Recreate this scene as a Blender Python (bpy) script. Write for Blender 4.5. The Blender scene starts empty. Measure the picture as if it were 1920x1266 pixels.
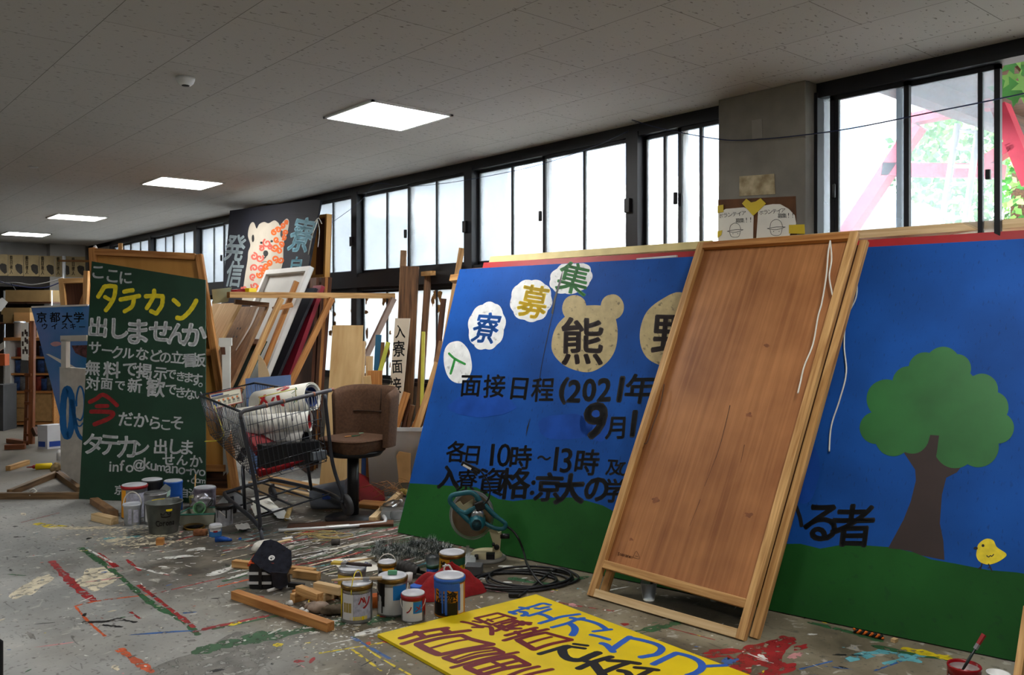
import bpy, math, random
from math import sin, cos, pi, radians
from mathutils import Vector, Matrix, noise
R = random.Random(7)
SC = bpy.context.scene; COL = SC.collection
V = Vector

# ------------------------------------------------------------------ camera, sky, exposure
YAW = radians(40.63); FPX = 1620.0; EYE = V((0, 0, 1.45)); HZ = 595.0
FWD = V((sin(YAW), cos(YAW), 0)); RGT = V((cos(YAW), -sin(YAW), 0)); UP = V((0, 0, 1))
cd = bpy.data.cameras.new('camera'); cam = bpy.data.objects.new('camera', cd); COL.objects.link(cam)
cam.location = EYE; cam.rotation_euler = (pi/2, 0, -YAW)
cd.sensor_width = 36; cd.lens = FPX/1920*36; cd.shift_y = -38/1920; cd.clip_end = 200
SC.camera = cam
vs = SC.view_settings
vs.view_transform = 'Standard'; vs.look = 'None'; vs.gamma = 1; vs.use_curve_mapping = False
vs.exposure = 0.85
LAMP = 20.0
wd = bpy.data.worlds.new('world'); SC.world = wd; wd.use_nodes = True
bg = wd.node_tree.nodes['Background']; bg.inputs[0].default_value = (0.86, 0.94, 1.0, 1); bg.inputs[1].default_value = 8.0

# ------------------------------------------------------------------ photo geometry: rays meet real surfaces
def ray(u, v): return FWD + RGT*((u-960)/FPX) + UP*((HZ-v)/FPX)
def Z(u, v, z=0.0): d = ray(u, v); return EYE + d*((z-EYE.z)/d.z)
def XP(u, v, x): d = ray(u, v); return EYE + d*(x/d.x)
def YP(u, v, y): d = ray(u, v); return EYE + d*(y/d.y)
def T(u, v, t): return EYE + ray(u, v)*t
def dep(p): return (p-EYE).dot(FWD)
class Plane:
    def __init__(s, o, e, w):
        s.o = V(o); s.e = V(e).normalized(); s.w = V(w).normalized(); s.n = s.e.cross(s.w)
        if s.n.dot(EYE-s.o) < 0: s.n = -s.n
    def px(s, u, v):
        d = ray(u, v); p = EYE + d*(s.n.dot(s.o-EYE)/s.n.dot(d)); q = p-s.o
        return q.dot(s.e), q.dot(s.w)
    def pt(s, a, b, d=0.0): return s.o + s.e*a + s.w*b + s.n*d
    def P(s, u, v, d=0.0): return s.pt(*s.px(u, v), d)
def lean(b0, b1, deg):
    b0 = V(b0); b1 = V(b1); e = (b1-b0).normalized(); n = V((-e.y, e.x, 0))
    if n.dot(b0-EYE) < 0: n = -n
    return Plane(b0, e, n*sin(radians(deg)) + UP*cos(radians(deg)))
def facing(u, v, t, deg=0, turn=0):
    """upright plane through a point, square to the line of sight (turned about the vertical)"""
    p = T(u, v, t); e = RGT*cos(radians(turn)) + FWD*sin(radians(turn)); n = V((-e.y, e.x, 0))
    return Plane(p, e, n*sin(radians(deg)) + UP*cos(radians(deg)))

# ------------------------------------------------------------------ materials
def lin(c): return tuple((x/255/12.92 if x/255 <= .04045 else ((x/255+.055)/1.055)**2.4) for x in c) + (1,)
MC = {}
def nd(nt, t, **k):
    n = nt.nodes.new(t)
    for a, b in k.items(): setattr(n, a, b)
    return n
def mat(name, c, rough=.6, metal=0, var=.12, scale=6, bump=0, c2=None, spec=.4, speck=0, worn=0):
    if name in MC: return MC[name]
    m = bpy.data.materials.new(name); m.use_nodes = True; nt = m.node_tree; L = nt.links
    b = nt.nodes['Principled BSDF']; b.inputs['Roughness'].default_value = rough; b.inputs['Metallic'].default_value = metal
    b.inputs['Specular IOR Level'].default_value = spec
    c = lin(c); ca = tuple(min(1, x*(1-var)) for x in c[:3])+(1,); cb = tuple(min(1, x*(1+var)) for x in c[:3])+(1,)
    if c2: cb = lin(c2)
    tc = nd(nt, 'ShaderNodeAttribute', attribute_name='gc')
    no = nd(nt, 'ShaderNodeTexNoise'); no.inputs['Scale'].default_value = scale; no.inputs['Detail'].default_value = 5
    L.new(tc.outputs['Vector'], no.inputs['Vector'])
    rp = nd(nt, 'ShaderNodeValToRGB'); e = rp.color_ramp.elements
    e[0].position = .35; e[0].color = ca; e[1].position = .65; e[1].color = cb
    L.new(no.outputs['Fac'], rp.inputs['Fac']); colr = rp.outputs['Color']
    if speck:   # little dark flecks and pores of old painted plywood
        mp = nd(nt, 'ShaderNodeMapping'); mp.inputs['Scale'].default_value = (75, 24, 24); L.new(tc.outputs['Vector'], mp.inputs['Vector'])
        n2 = nd(nt, 'ShaderNodeTexNoise'); n2.inputs['Scale'].default_value = 1; n2.inputs['Detail'].default_value = 2; L.new(mp.outputs['Vector'], n2.inputs['Vector'])
        r2 = nd(nt, 'ShaderNodeMapRange'); r2.inputs[1].default_value = .62; r2.inputs[2].default_value = .72; r2.inputs[4].default_value = speck; L.new(n2.outputs['Fac'], r2.inputs[0])
        mx = nd(nt, 'ShaderNodeMix', data_type='RGBA'); L.new(r2.outputs[0], mx.inputs[0]); L.new(colr, mx.inputs[6]); mx.inputs[7].default_value = (.01, .012, .02, 1); colr = mx.outputs[2]
    L.new(colr, b.inputs['Base Color'])
    if worn:    # paint rubbed through in patches
        n3 = nd(nt, 'ShaderNodeTexNoise'); n3.inputs['Scale'].default_value = 26; n3.inputs['Detail'].default_value = 8; L.new(tc.outputs['Vector'], n3.inputs['Vector'])
        r3 = nd(nt, 'ShaderNodeMapRange'); r3.inputs[1].default_value = .5-.16*(1-worn)*2; r3.inputs[2].default_value = r3.inputs[1].default_value+.09; L.new(n3.outputs['Fac'], r3.inputs[0]); L.new(r3.outputs[0], b.inputs['Alpha'])
    if bump:
        bp = nd(nt, 'ShaderNodeBump'); bp.inputs['Strength'].default_value = bump; bp.inputs['Distance'].default_value = .01
        L.new(no.outputs['Fac'], bp.inputs['Height']); L.new(bp.outputs['Normal'], b.inputs['Normal'])
    MC[name] = m; return m
def wood(name, dark, light, rough=.55, sx=1.2, sy=22, contrast=.5, blotch=.25):
    if name in MC: return MC[name]
    m = bpy.data.materials.new(name); m.use_nodes = True; nt = m.node_tree; L = nt.links
    b = nt.nodes['Principled BSDF']; b.inputs['Roughness'].default_value = rough; b.inputs['Specular IOR Level'].default_value = .3
    tc = nd(nt, 'ShaderNodeAttribute', attribute_name='gc')
    mp = nd(nt, 'ShaderNodeMapping'); mp.inputs['Scale'].default_value = (sx, sy, sy)
    L.new(tc.outputs['Vector'], mp.inputs['Vector'])
    n1 = nd(nt, 'ShaderNodeTexNoise'); n1.inputs['Scale'].default_value = 2.2; n1.inputs['Detail'].default_value = 6; n1.inputs['Distortion'].default_value = .6
    L.new(mp.outputs['Vector'], n1.inputs['Vector'])
    n2 = nd(nt, 'ShaderNodeTexNoise'); n2.inputs['Scale'].default_value = 3; n2.inputs['Detail'].default_value = 3
    L.new(tc.outputs['Vector'], n2.inputs['Vector'])
    mx = nd(nt, 'ShaderNodeMath', operation='MULTIPLY_ADD'); mx.inputs[1].default_value = blotch
    L.new(n2.outputs['Fac'], mx.inputs[0]); L.new(n1.outputs['Fac'], mx.inputs[2])
    rp = nd(nt, 'ShaderNodeValToRGB'); e = rp.color_ramp.elements
    dv = nd(nt, 'ShaderNodeMath', operation='DIVIDE'); dv.inputs[1].default_value = 1+blotch; L.new(mx.outputs[0], dv.inputs[0]); half = contrast*.4/(1+blotch)
    e[0].position = max(0, .5-half); e[0].color = lin(dark); e[1].position = min(1, .5+half); e[1].color = lin(light)
    L.new(dv.outputs[0], rp.inputs['Fac']); L.new(rp.outputs['Color'], b.inputs['Base Color'])
    bp = nd(nt, 'ShaderNodeBump'); bp.inputs['Strength'].default_value = .12; bp.inputs['Distance'].default_value = .004
    L.new(n1.outputs['Fac'], bp.inputs['Height']); L.new(bp.outputs['Normal'], b.inputs['Normal'])
    MC[name] = m; return m
def glassy(name, trans=.6, c=(235, 242, 250), rough=.25, speck=0):
    """pane or clear plastic: part see-through, part milky with grime"""
    if name in MC: return MC[name]
    m = bpy.data.materials.new(name); m.use_nodes = True; nt = m.node_tree; L = nt.links
    nt.nodes.remove(nt.nodes['Principled BSDF']); out = nt.nodes['Material Output']
    tr = nd(nt, 'ShaderNodeBsdfTransparent'); tl = nd(nt, 'ShaderNodeBsdfTranslucent'); df = nd(nt, 'ShaderNodeBsdfDiffuse')
    for x in (tl, df): x.inputs[0].default_value = lin(c)
    a = nd(nt, 'ShaderNodeMixShader'); a.inputs[0].default_value = .08; L.new(tl.outputs[0], a.inputs[1]); L.new(df.outputs[0], a.inputs[2])
    tc = nd(nt, 'ShaderNodeAttribute', attribute_name='gc'); no = nd(nt, 'ShaderNodeTexNoise'); no.inputs['Scale'].default_value = 3; no.inputs['Detail'].default_value = 6
    L.new(tc.outputs['Vector'], no.inputs['Vector'])
    mr = nd(nt, 'ShaderNodeMapRange'); mr.inputs[1].default_value = .3; mr.inputs[2].default_value = .7
    mr.inputs[3].default_value = max(0, trans-.06); mr.inputs[4].default_value = min(1, trans+.06); L.new(no.outputs['Fac'], mr.inputs[0])
    b = nd(nt, 'ShaderNodeMixShader'); L.new(mr.outputs[0], b.inputs[0]); L.new(a.outputs[0], b.inputs[1]); L.new(tr.outputs[0], b.inputs[2])
    gl = nd(nt, 'ShaderNodeBsdfGlossy'); gl.inputs['Roughness'].default_value = rough
    fr = nd(nt, 'ShaderNodeFresnel'); fr.inputs[0].default_value = 1.3
    d = nd(nt, 'ShaderNodeMixShader'); L.new(fr.outputs[0], d.inputs[0]); L.new(b.outputs[0], d.inputs[1]); L.new(gl.outputs[0], d.inputs[2])
    L.new(d.outputs[0], out.inputs[0]); MC[name] = m; return m
def lamp_mat(name, s):
    m = bpy.data.materials.new(name); m.use_nodes = True; b = m.node_tree.nodes['Principled BSDF']
    b.inputs['Base Color'].default_value = (.9, .9, .9, 1); b.inputs['Emission Color'].default_value = (1, .985, .95, 1); b.inputs['Emission Strength'].default_value = s
    MC[name] = m; return m

pine = wood('pine', (160, 112, 62), (222, 178, 118))
pine_pale = wood('pine_pale', (196, 160, 112), (232, 205, 160))
pine_warm = wood('pine_warm', (150, 92, 44), (205, 146, 84))
ply = wood('plywood_pale', (184, 146, 94), (216, 184, 132), sx=.7, sy=5, blotch=.4)
ply_or = wood('plywood_orange', (176, 122, 54), (206, 150, 76), sx=.7, sy=5, contrast=.9)
ply_br = wood('plywood_brown', (124, 74, 42), (194, 134, 84), sx=.5, sy=20, contrast=1.25, blotch=1.2, rough=.5)
old = wood('old_wood', (70, 46, 30), (138, 98, 64))
dark_wood = wood('dark_wood', (52, 32, 22), (104, 66, 44))
board_br = wood('brown_board', (66, 40, 28), (112, 72, 50), contrast=.8)
rough_wd = wood('weathered_wood', (104, 76, 54), (182, 142, 102), sx=5, sy=12, contrast=.9)
white_p = mat('white_paint', (226, 226, 224), .5, var=.06)
offw = mat('off_white_paint', (206, 204, 196), .55, var=.08)
black = mat('black_plastic', (20, 20, 22), .45)
black_m = mat('dark_metal', (38, 39, 43), .45, metal=.3)
steel = mat('steel', (176, 178, 180), .3, metal=.9)
frame_m = mat('dark_steel_frame', (26, 27, 32), .5)
paper = mat('paper', (232, 229, 218), .7, var=.04)
red = mat('red_paint', (170, 30, 36), .5); yellow = mat('yellow_paint', (236, 206, 10), .5, var=.06)
cardb = mat('cardboard', (170, 132, 84), .8)

# ------------------------------------------------------------------ mesh collector
class MB:
    def __init__(s): s.v = []; s.f = []; s.mi = []; s.g = []; s.sm = []
    def add(s, vs, fs, mi=0, gs=None, smooth=False):
        o = len(s.v); s.v += [V(x) for x in vs]; s.g += [V(x) for x in (gs if gs else vs)]
        for f in fs: s.f.append([i+o for i in f]); s.mi.append(mi); s.sm.append(smooth)
        return s
    def hexa(s, b, mi=0, order=(0, 1, 2), size=None):
        """box from 8 corners: bottom ring then top ring"""
        q = R.uniform(0, 40)
        sz = size or ((b[1]-b[0]).length, (b[3]-b[0]).length, (b[4]-b[0]).length)
        loc = [(0, 0, 0), (1, 0, 0), (1, 1, 0), (0, 1, 0), (0, 0, 1), (1, 0, 1), (1, 1, 1), (0, 1, 1)]
        od = sorted(range(3), key=lambda i: -sz[i])
        gs = [V((l[od[0]]*sz[od[0]]+q, l[od[1]]*sz[od[1]]+q*.7, l[od[2]]*sz[od[2]])) for l in loc]
        return s.add(b, [(3, 2, 1, 0), (4, 5, 6, 7), (0, 1, 5, 4), (1, 2, 6, 5), (2, 3, 7, 6), (3, 0, 4, 7)], mi, gs)
    def box(s, c, size, M=None, mi=0):
        h = V(size)/2; c = V(c)
        b = [V((x, y, z)) for z in (-h.z, h.z) for x, y in ((-h.x, -h.y), (h.x, -h.y), (h.x, h.y), (-h.x, h.y))]
        return s.hexa([c+(M @ p if M else p) for p in b], mi)
    def bb(s, lo, hi, mi=0): return s.box((V(lo)+V(hi))/2, V(hi)-V(lo), None, mi)
    def beam(s, p0, p1, w, h, up=(0, 0, 1), mi=0, w1=None):
        p0 = V(p0); p1 = V(p1); d = (p1-p0).normalized(); up = V(up); sd = d.cross(up)
        if sd.length < 1e-4: sd = d.cross(V((1, 0, 0)))
        sd.normalize(); u2 = sd.cross(d).normalized(); w1 = w1 or w
        b = []
        for k in (-1, 1):
            b += [p0-sd*w/2+u2*h/2*k, p1-sd*w1/2+u2*h/2*k, p1+sd*w1/2+u2*h/2*k, p0+sd*w/2+u2*h/2*k]
        return s.hexa(b, mi)
    def tube(s, pts, r, seg=8, mi=0, closed=False, cap=True):
        pts = [V(p) for p in pts]; n = len(pts); rs = r if isinstance(r, (list, tuple)) else [r]*n
        vs = []; prev = None
        for i, p in enumerate(pts):
            if closed: d = (pts[(i+1) % n]-pts[i-1])
            else: d = pts[min(i+1, n-1)]-pts[max(i-1, 0)]
            d.normalize()
            if prev is None:
                a = d.cross(UP)
                if a.length < .1: a = d.cross(V((1, 0, 0)))
            else: a = prev - d*prev.dot(d)
            a.normalize(); prev = a; b = d.cross(a)
            vs += [p + (a*cos(2*pi*k/seg)+b*sin(2*pi*k/seg))*rs[i] for k in range(seg)]
        fs = []
        for i in range(n if closed else n-1):
            j = (i+1) % n
            fs += [(i*seg+k, i*seg+(k+1) % seg, j*seg+(k+1) % seg, j*seg+k) for k in range(seg)]
        if cap and not closed: fs += [tuple(range(seg))[::-1], tuple((n-1)*seg+k for k in range(seg))]
        return s.add(vs, fs, mi, None, True)
    def lathe(s, prof, c=(0, 0, 0), seg=28, mi=0, M=None, smooth=True):
        c = V(c); vs = []
        for r, z in prof:
            for k in range(seg):
                p = V((r*cos(2*pi*k/seg), r*sin(2*pi*k/seg), z)); vs.append(c + (M @ p if M else p))
        fs = []
        for i in range(len(prof)-1):
            fs += [(i*seg+k, i*seg+(k+1) % seg, (i+1)*seg+(k+1) % seg, (i+1)*seg+k) for k in range(seg)]
        if prof[0][0] > 1e-5: fs.append(tuple(range(seg))[::-1])
        if prof[-1][0] > 1e-5: fs.append(tuple((len(prof)-1)*seg+k for k in range(seg)))
        return s.add(vs, fs, mi, None, smooth)
    def prism(s, pts, n, t, mi=0, mside=None):
        """flat outline pts, thickened by n*t behind it"""
        pts = [V(p) for p in pts]; k = len(pts); n = V(n)*t
        e = max((pts[(i+1) % k]-pts[i] for i in range(k)), key=lambda x: x.length).normalized(); nn = V(n).normalized(); w = nn.cross(e); q = R.uniform(0, 30)
        g = lambda p: V(((p-pts[0]).dot(e)+q, (p-pts[0]).dot(w)+q, (p-pts[0]).dot(nn)))
        vs = pts + [p+n for p in pts]
        fs = [tuple(range(k)), tuple(range(2*k-1, k-1, -1))]
        s.add(vs, fs, mi, [g(p) for p in vs])
        return s.add(vs, [(i, (i+1) % k, k+(i+1) % k, k+i) for i in range(k)], mi if mside is None else mside, [g(p) for p in vs])
    def grid(s, fn, nu, nv, mi=0, smooth=True):
        vs = [fn(i/nu, j/nv) for j in range(nv+1) for i in range(nu+1)]
        fs = [(j*(nu+1)+i, j*(nu+1)+i+1, (j+1)*(nu+1)+i+1, (j+1)*(nu+1)+i) for j in range(nv) for i in range(nu)]
        return s.add(vs, fs, mi, None, smooth)
    def ball(s, c, r, nu=14, nv=9, mi=0, M=None, wob=0, seed=0):
        c = V(c); rr = V(r if isinstance(r, (list, tuple)) else (r, r, r))
        def fn(a, b):
            th = 2*pi*a; ph = pi*b
            d = V((cos(th)*sin(ph), sin(th)*sin(ph), -cos(ph)))
            k = 1+wob*noise.noise(d*2.2+V((seed, 0, 0)))
            p = V((d.x*rr.x, d.y*rr.y, d.z*rr.z))*k
            return c + (M @ p if M else p)
        return s.grid(fn, nu, nv, mi)
OFF = {}
def put(name, mb, m, parent=None, bevel=0, solid=0, sub=0):
    off = OFF.get(parent.name, V((0, 0, 0))) if parent else V((0, 0, 0))
    me = bpy.data.meshes.new(name)
    me.from_pydata([tuple(v-off) for v in mb.v], [], mb.f)
    ms = m if isinstance(m, (list, tuple)) else [m]
    for x in ms: me.materials.append(x)
    me.polygons.foreach_set('material_index', mb.mi); me.polygons.foreach_set('use_smooth', mb.sm)
    a = me.attributes.new('gc', 'FLOAT_VECTOR', 'POINT'); fl = [c for g in mb.g for c in g]; a.data.foreach_set('vector', fl)
    me.update()
    o = bpy.data.objects.new(name, me); COL.objects.link(o)
    if parent: o.parent = parent; OFF[o.name] = off
    if solid:
        md = o.modifiers.new('thickness', 'SOLIDIFY'); md.thickness = solid; md.offset = 0
    if sub:
        md = o.modifiers.new('smooth', 'SUBSURF'); md.levels = sub; md.render_levels = sub
    if bevel:
        md = o.modifiers.new('bevel', 'BEVEL'); md.width = bevel; md.segments = 2; md.limit_method = 'ANGLE'
    return o
def thing(name, label, cat, loc, group=None, rot=None, local=False):
    o = bpy.data.objects.new(name, None); COL.objects.link(o); o.empty_display_size = .05
    o.location = V(loc); o['label'] = label; o['category'] = cat
    if group: o['group'] = group
    if rot is not None: o.rotation_euler = rot
    OFF[o.name] = V((0, 0, 0)) if (local or rot is not None) else V(loc)
    return o
def tag(o, label, cat, group=None):
    o['label'] = label; o['category'] = cat
    if group: o['group'] = group
    return o
def single(name, mb, m, label, cat, group=None, **k):
    """a thing that is one mesh: its origin sits at its own foot"""
    lo = V([min(v[i] for v in mb.v) for i in range(3)]); hi = V([max(v[i] for v in mb.v) for i in range(3)])
    base = V(((lo.x+hi.x)/2, (lo.y+hi.y)/2, lo.z)); mb.v = [v-base for v in mb.v]
    o = put(name, mb, m, None, **k); o.location = base
    return tag(o, label, cat, group)
def struct(name, mb, m, parent=None, **k):
    o = put(name, mb, m, parent, **k)
    if not parent: o['kind'] = 'structure'
    return o
def cr(pts, n=8, closed=False):
    """smooth curve through points (any dimension)"""
    pts = [V(p) for p in pts]; out = []; N = len(pts)
    if N == 2: return [pts[0].lerp(pts[1], i/n) for i in range(n+1)]
    for i in range(N if closed else N-1):
        g = (lambda j: pts[j % N]) if closed else (lambda j: pts[max(0, min(N-1, j))])
        a, b, c, d = g(i-1), g(i), g(i+1), g(i+2)
        for k in range(n):
            t = k/n
            out.append(((b*2)+(c-a)*t+(a*2-b*5+c*4-d)*t*t+(b*3-a-c*3+d)*t**3)*.5)
    if not closed: out.append(pts[-1])
    return out

# ------------------------------------------------------------------ lettering and brush strokes
GC = {}
def glyph(ch, off=0.0):
    k = (ch, off)
    if k not in GC:
        cu = bpy.data.curves.new('glyph', 'FONT'); cu.body = ch; cu.resolution_u = 3
        o = bpy.data.objects.new('glyph', cu); COL.objects.link(o)
        dg = bpy.context.evaluated_depsgraph_get(); dg.update()
        me = bpy.data.meshes.new_from_object(o.evaluated_get(dg))
        vs = [(v.co.x, v.co.y) for v in me.vertices]; fs = [tuple(p.vertices) for p in me.polygons]
        bpy.data.objects.remove(o); bpy.data.curves.remove(cu); bpy.data.meshes.remove(me)
        x0 = min(v[0] for v in vs); x1 = max(v[0] for v in vs); y0 = min(v[1] for v in vs); y1 = max(v[1] for v in vs)
        s = max(x1-x0, y1-y0)
        base = [((x-(x0+x1)/2)/s, (y-(y0+y1)/2)/s) for x, y in vs]; av, af = [], []
        for j in range(7 if off > .008 else 1):   # a fat brush: the same sign laid down in a small ring
            dx, dy = (0, 0) if j == 6 or off <= .008 else (cos(j*pi/3)*off, sin(j*pi/3)*off); o2 = len(av)
            av += [(x+dx, y+dy) for x, y in base]; af += [tuple(i+o2 for i in f) for f in fs]
        GC[k] = (av, af)
    return GC[k]
def put_glyph(mb, fn, ch, u, v, h, off=.02, rot=0, asp=1, wob=.03, shear=0, mi=0):
    vs, fs = glyph(ch, off); c, s = cos(radians(rot)), sin(radians(rot)); sd = R.uniform(0, 90); out = []
    for x, y in vs:
        q = noise.noise_vector(V((x*1.7+sd, y*1.7, sd)))
        x += q.x*wob; y += q.y*wob
        x = (x+shear*y)*asp; x, y = x*c-y*s, x*s+y*c
        out.append(fn(u+x*h, v-y*h))
    mb.add(out, fs, mi)
def put_stroke(mb, fn, pts, w, mi=0, n=6, taper=0, rough=.06, closed=False):
    ps = cr([V((p[0], p[1], 0)) for p in pts], n, closed); L = len(ps); a = []; b = []
    for i, p in enumerate(ps):
        d = (ps[(i+1) % L]-ps[i-1]) if closed else ps[min(i+1, L-1)]-ps[max(i-1, 0)]
        d = d.normalized() if d.length > 0 else V((1, 0, 0))
        q = V((-d.y, d.x, 0)); k = w/2*(1-taper*i/L)*(1+rough*R.uniform(-1, 1))
        a.append(p+q*k); b.append(p-q*k)
    if closed:
        out = [fn(p.x, p.y) for p in a+b]
        mb.add(out, [(i, (i+1) % L, L+(i+1) % L, L+i) for i in range(L)], mi); return
    d0 = (ps[0]-ps[1]).normalized(); d1 = (ps[-1]-ps[-2]).normalized()
    ring = [b[0]+(a[0]-b[0])*.15+d0*w*.3, ps[0]+d0*w*.42, a[0]-(a[0]-b[0])*.15+d0*w*.3]
    ring2 = [a[-1]-(a[-1]-b[-1])*.15+d1*w*.3*(1-taper), ps[-1]+d1*w*.42*(1-taper), b[-1]+(a[-1]-b[-1])*.15+d1*w*.3*(1-taper)]
    vs = [fn(p.x, p.y) for p in a+b+ring+ring2]; o = 2*L
    fs = [(i, i+1, L+i+1, L+i) for i in range(L-1)] + [(L, o, o+1, o+2, 0), (L-1, o+3, o+4, o+5, 2*L-1)]
    mb.add(vs, fs, mi)
def blob(cx, cy, rx, ry, n=40, wob=.05, rot=0, lob=0, la=.06):
    sd = R.uniform(0, 50); out = []
    for i in range(n):
        t = 2*pi*i/n; k = 1+wob*noise.noise(V((cos(t)*1.5+sd, sin(t)*1.5, sd)))*2 + (la*abs(sin(t*lob/2)) if lob else 0)
        x, y = cos(t)*rx*k, sin(t)*ry*k; c, s = cos(radians(rot)), sin(radians(rot))
        out.append((cx+x*c-y*s, cy+x*s+y*c))
    return out
def put_poly(mb, fn, pts, mi=0): mb.add([fn(*p) for p in pts], [tuple(range(len(pts)))], mi)
def on(pl, d): return lambda u, v: pl.P(u, v, d)
def framed(th, pl, q, fw, fd, fm, pm, back=.006, rails=(), recess=.6):
    """timber frame round a sheet: q = four plane points TL TR BR BL; the frame stands proud towards the viewer"""
    c = [V((a, b, 0)) for a, b in q]; ctr = sum(c, V())/4
    P3 = lambda p, d: pl.pt(p.x, p.y, d)
    names = ('top_rail', 'stile', 'bottom_rail', 'stile')
    for i in (1, 3, 0, 2):
        a, b = c[i], c[(i+1) % 4]; d = (b-a).normalized(); n = V((-d.y, d.x, 0))
        if n.dot(ctr-a) < 0: n = -n
        cut = fw*.98 if i in (0, 2) else 0
        mb = MB(); mb.beam(P3(a+n*fw/2+d*cut, fd/2), P3(b+n*fw/2-d*cut, fd/2), fw, fd, pl.n); put(names[i], mb, fm, th, bevel=.002)
    for (a0, b0, a1, b1) in rails:
        mb = MB(); mb.beam(pl.pt(a0, b0, fd/2), pl.pt(a1, b1, fd/2), fw, fd*.96, pl.n); put('cross_rail', mb, fm, th, bevel=.002)
    mb = MB(); mb.prism([P3(p, 0) for p in c], -pl.n, back); return put('panel', mb, pm, th)

# ================================================================== THE ROOM
CEIL = 2.81; WX = 4.66
def floor_mat():
    m = bpy.data.materials.new('worn_floor'); m.use_nodes = True; nt = m.node_tree; L = nt.links; b = nt.nodes['Principled BSDF']
    tc = nd(nt, 'ShaderNodeAttribute', attribute_name='gc')
    def noi(sc, det, dist=0, vec=None):
        n = nd(nt, 'ShaderNodeTexNoise'); n.inputs['Scale'].default_value = sc; n.inputs['Detail'].default_value = det; n.inputs['Distortion'].default_value = dist
        L.new(vec or tc.outputs['Vector'], n.inputs['Vector']); return n.outputs['Fac']
    def ramp(f, stops):
        r = nd(nt, 'ShaderNodeValToRGB'); e = r.color_ramp.elements
        while len(e) < len(stops): e.new(.5)
        for x, (p, c) in zip(e, stops): x.position = p; x.color = lin(c) if max(c) > 1 else (c[0],)*3+(1,)
        L.new(f, r.inputs['Fac']); return r.outputs['Color']
    def mix(f, a, c):
        x = nd(nt, 'ShaderNodeMix', data_type='RGBA'); L.new(f, x.inputs[0]); L.new(a, x.inputs[6])
        if isinstance(c, tuple): x.inputs[7].default_value = lin(c)
        else: L.new(c, x.inputs[7])
        return x.outputs[2]
    base = ramp(noi(1.3, 8, .4), [(.3, (136, 137, 134)), (.52, (164, 164, 160)), (.7, (184, 183, 176))])
    brown = ramp(noi(2.4, 9, .8), [(.3, (74, 67, 54)), (.5, (116, 107, 88)), (.72, (150, 142, 120))])
    d = nd(nt, 'ShaderNodeVectorMath', operation='DISTANCE'); L.new(tc.outputs['Vector'], d.inputs[0]); d.inputs[1].default_value = (3.6, 3.2, 0)
    a = nd(nt, 'ShaderNodeMath', operation='MULTIPLY_ADD'); a.inputs[1].default_value = 2.6; L.new(noi(.9, 6), a.inputs[0]); L.new(d.outputs['Value'], a.inputs[2])
    mr = nd(nt, 'ShaderNodeMapRange'); mr.inputs[1].default_value = 4.0; mr.inputs[2].default_value = 3.0; L.new(a.outputs[0], mr.inputs[0])
    col = mix(mr.outputs[0], base, brown)
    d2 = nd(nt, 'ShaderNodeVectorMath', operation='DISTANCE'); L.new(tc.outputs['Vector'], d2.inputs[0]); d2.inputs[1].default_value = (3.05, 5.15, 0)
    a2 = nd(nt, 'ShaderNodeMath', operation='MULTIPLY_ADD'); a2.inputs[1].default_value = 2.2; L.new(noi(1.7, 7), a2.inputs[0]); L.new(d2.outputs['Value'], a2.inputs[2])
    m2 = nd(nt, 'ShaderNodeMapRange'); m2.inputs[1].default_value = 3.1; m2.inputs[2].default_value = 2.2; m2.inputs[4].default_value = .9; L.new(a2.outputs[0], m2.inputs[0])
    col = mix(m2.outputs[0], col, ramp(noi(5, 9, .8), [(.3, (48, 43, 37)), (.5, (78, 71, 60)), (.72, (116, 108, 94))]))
    col = mix(ramp(noi(38, 3), [(.6, (0,)*3), (.7, (.7,)*3)]), col, (70, 66, 58))
    mp = nd(nt, 'ShaderNodeMapping'); mp.inputs['Scale'].default_value = (9, 2.2, 1); mp.inputs['Rotation'].default_value = (0, 0, .5); L.new(tc.outputs['Vector'], mp.inputs['Vector'])
    col = mix(ramp(noi(3, 9, 1.2, mp.outputs['Vector']), [(.62, (0,)*3), (.72, (.6,)*3)]), col, (64, 62, 58))
    col = mix(ramp(noi(14, 8, .6), [(.62, (0,)*3), (.68, (.5,)*3)]), col, (196, 192, 182))
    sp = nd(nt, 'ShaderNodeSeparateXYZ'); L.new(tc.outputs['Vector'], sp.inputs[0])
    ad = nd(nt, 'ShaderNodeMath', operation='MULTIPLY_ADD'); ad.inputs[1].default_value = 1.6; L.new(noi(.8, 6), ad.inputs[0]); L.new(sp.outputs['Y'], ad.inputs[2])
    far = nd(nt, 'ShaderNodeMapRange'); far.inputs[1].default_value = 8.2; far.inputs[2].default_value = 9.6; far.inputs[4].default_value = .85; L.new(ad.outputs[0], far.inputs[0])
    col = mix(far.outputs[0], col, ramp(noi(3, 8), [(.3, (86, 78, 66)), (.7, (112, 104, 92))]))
    L.new(col, b.inputs['Base Color'])
    rr = nd(nt, 'ShaderNodeMapRange'); rr.inputs[3].default_value = .42; rr.inputs[4].default_value = .72; b.inputs['Specular IOR Level'].default_value = .3; L.new(noi(3, 6), rr.inputs[0]); L.new(rr.outputs[0], b.inputs['Roughness'])
    bp = nd(nt, 'ShaderNodeBump'); bp.inputs['Strength'].default_value = .25; bp.inputs['Distance'].default_value = .004; L.new(noi(14, 8), bp.inputs['Height']); L.new(bp.outputs['Normal'], b.inputs['Normal'])
    return m
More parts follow.
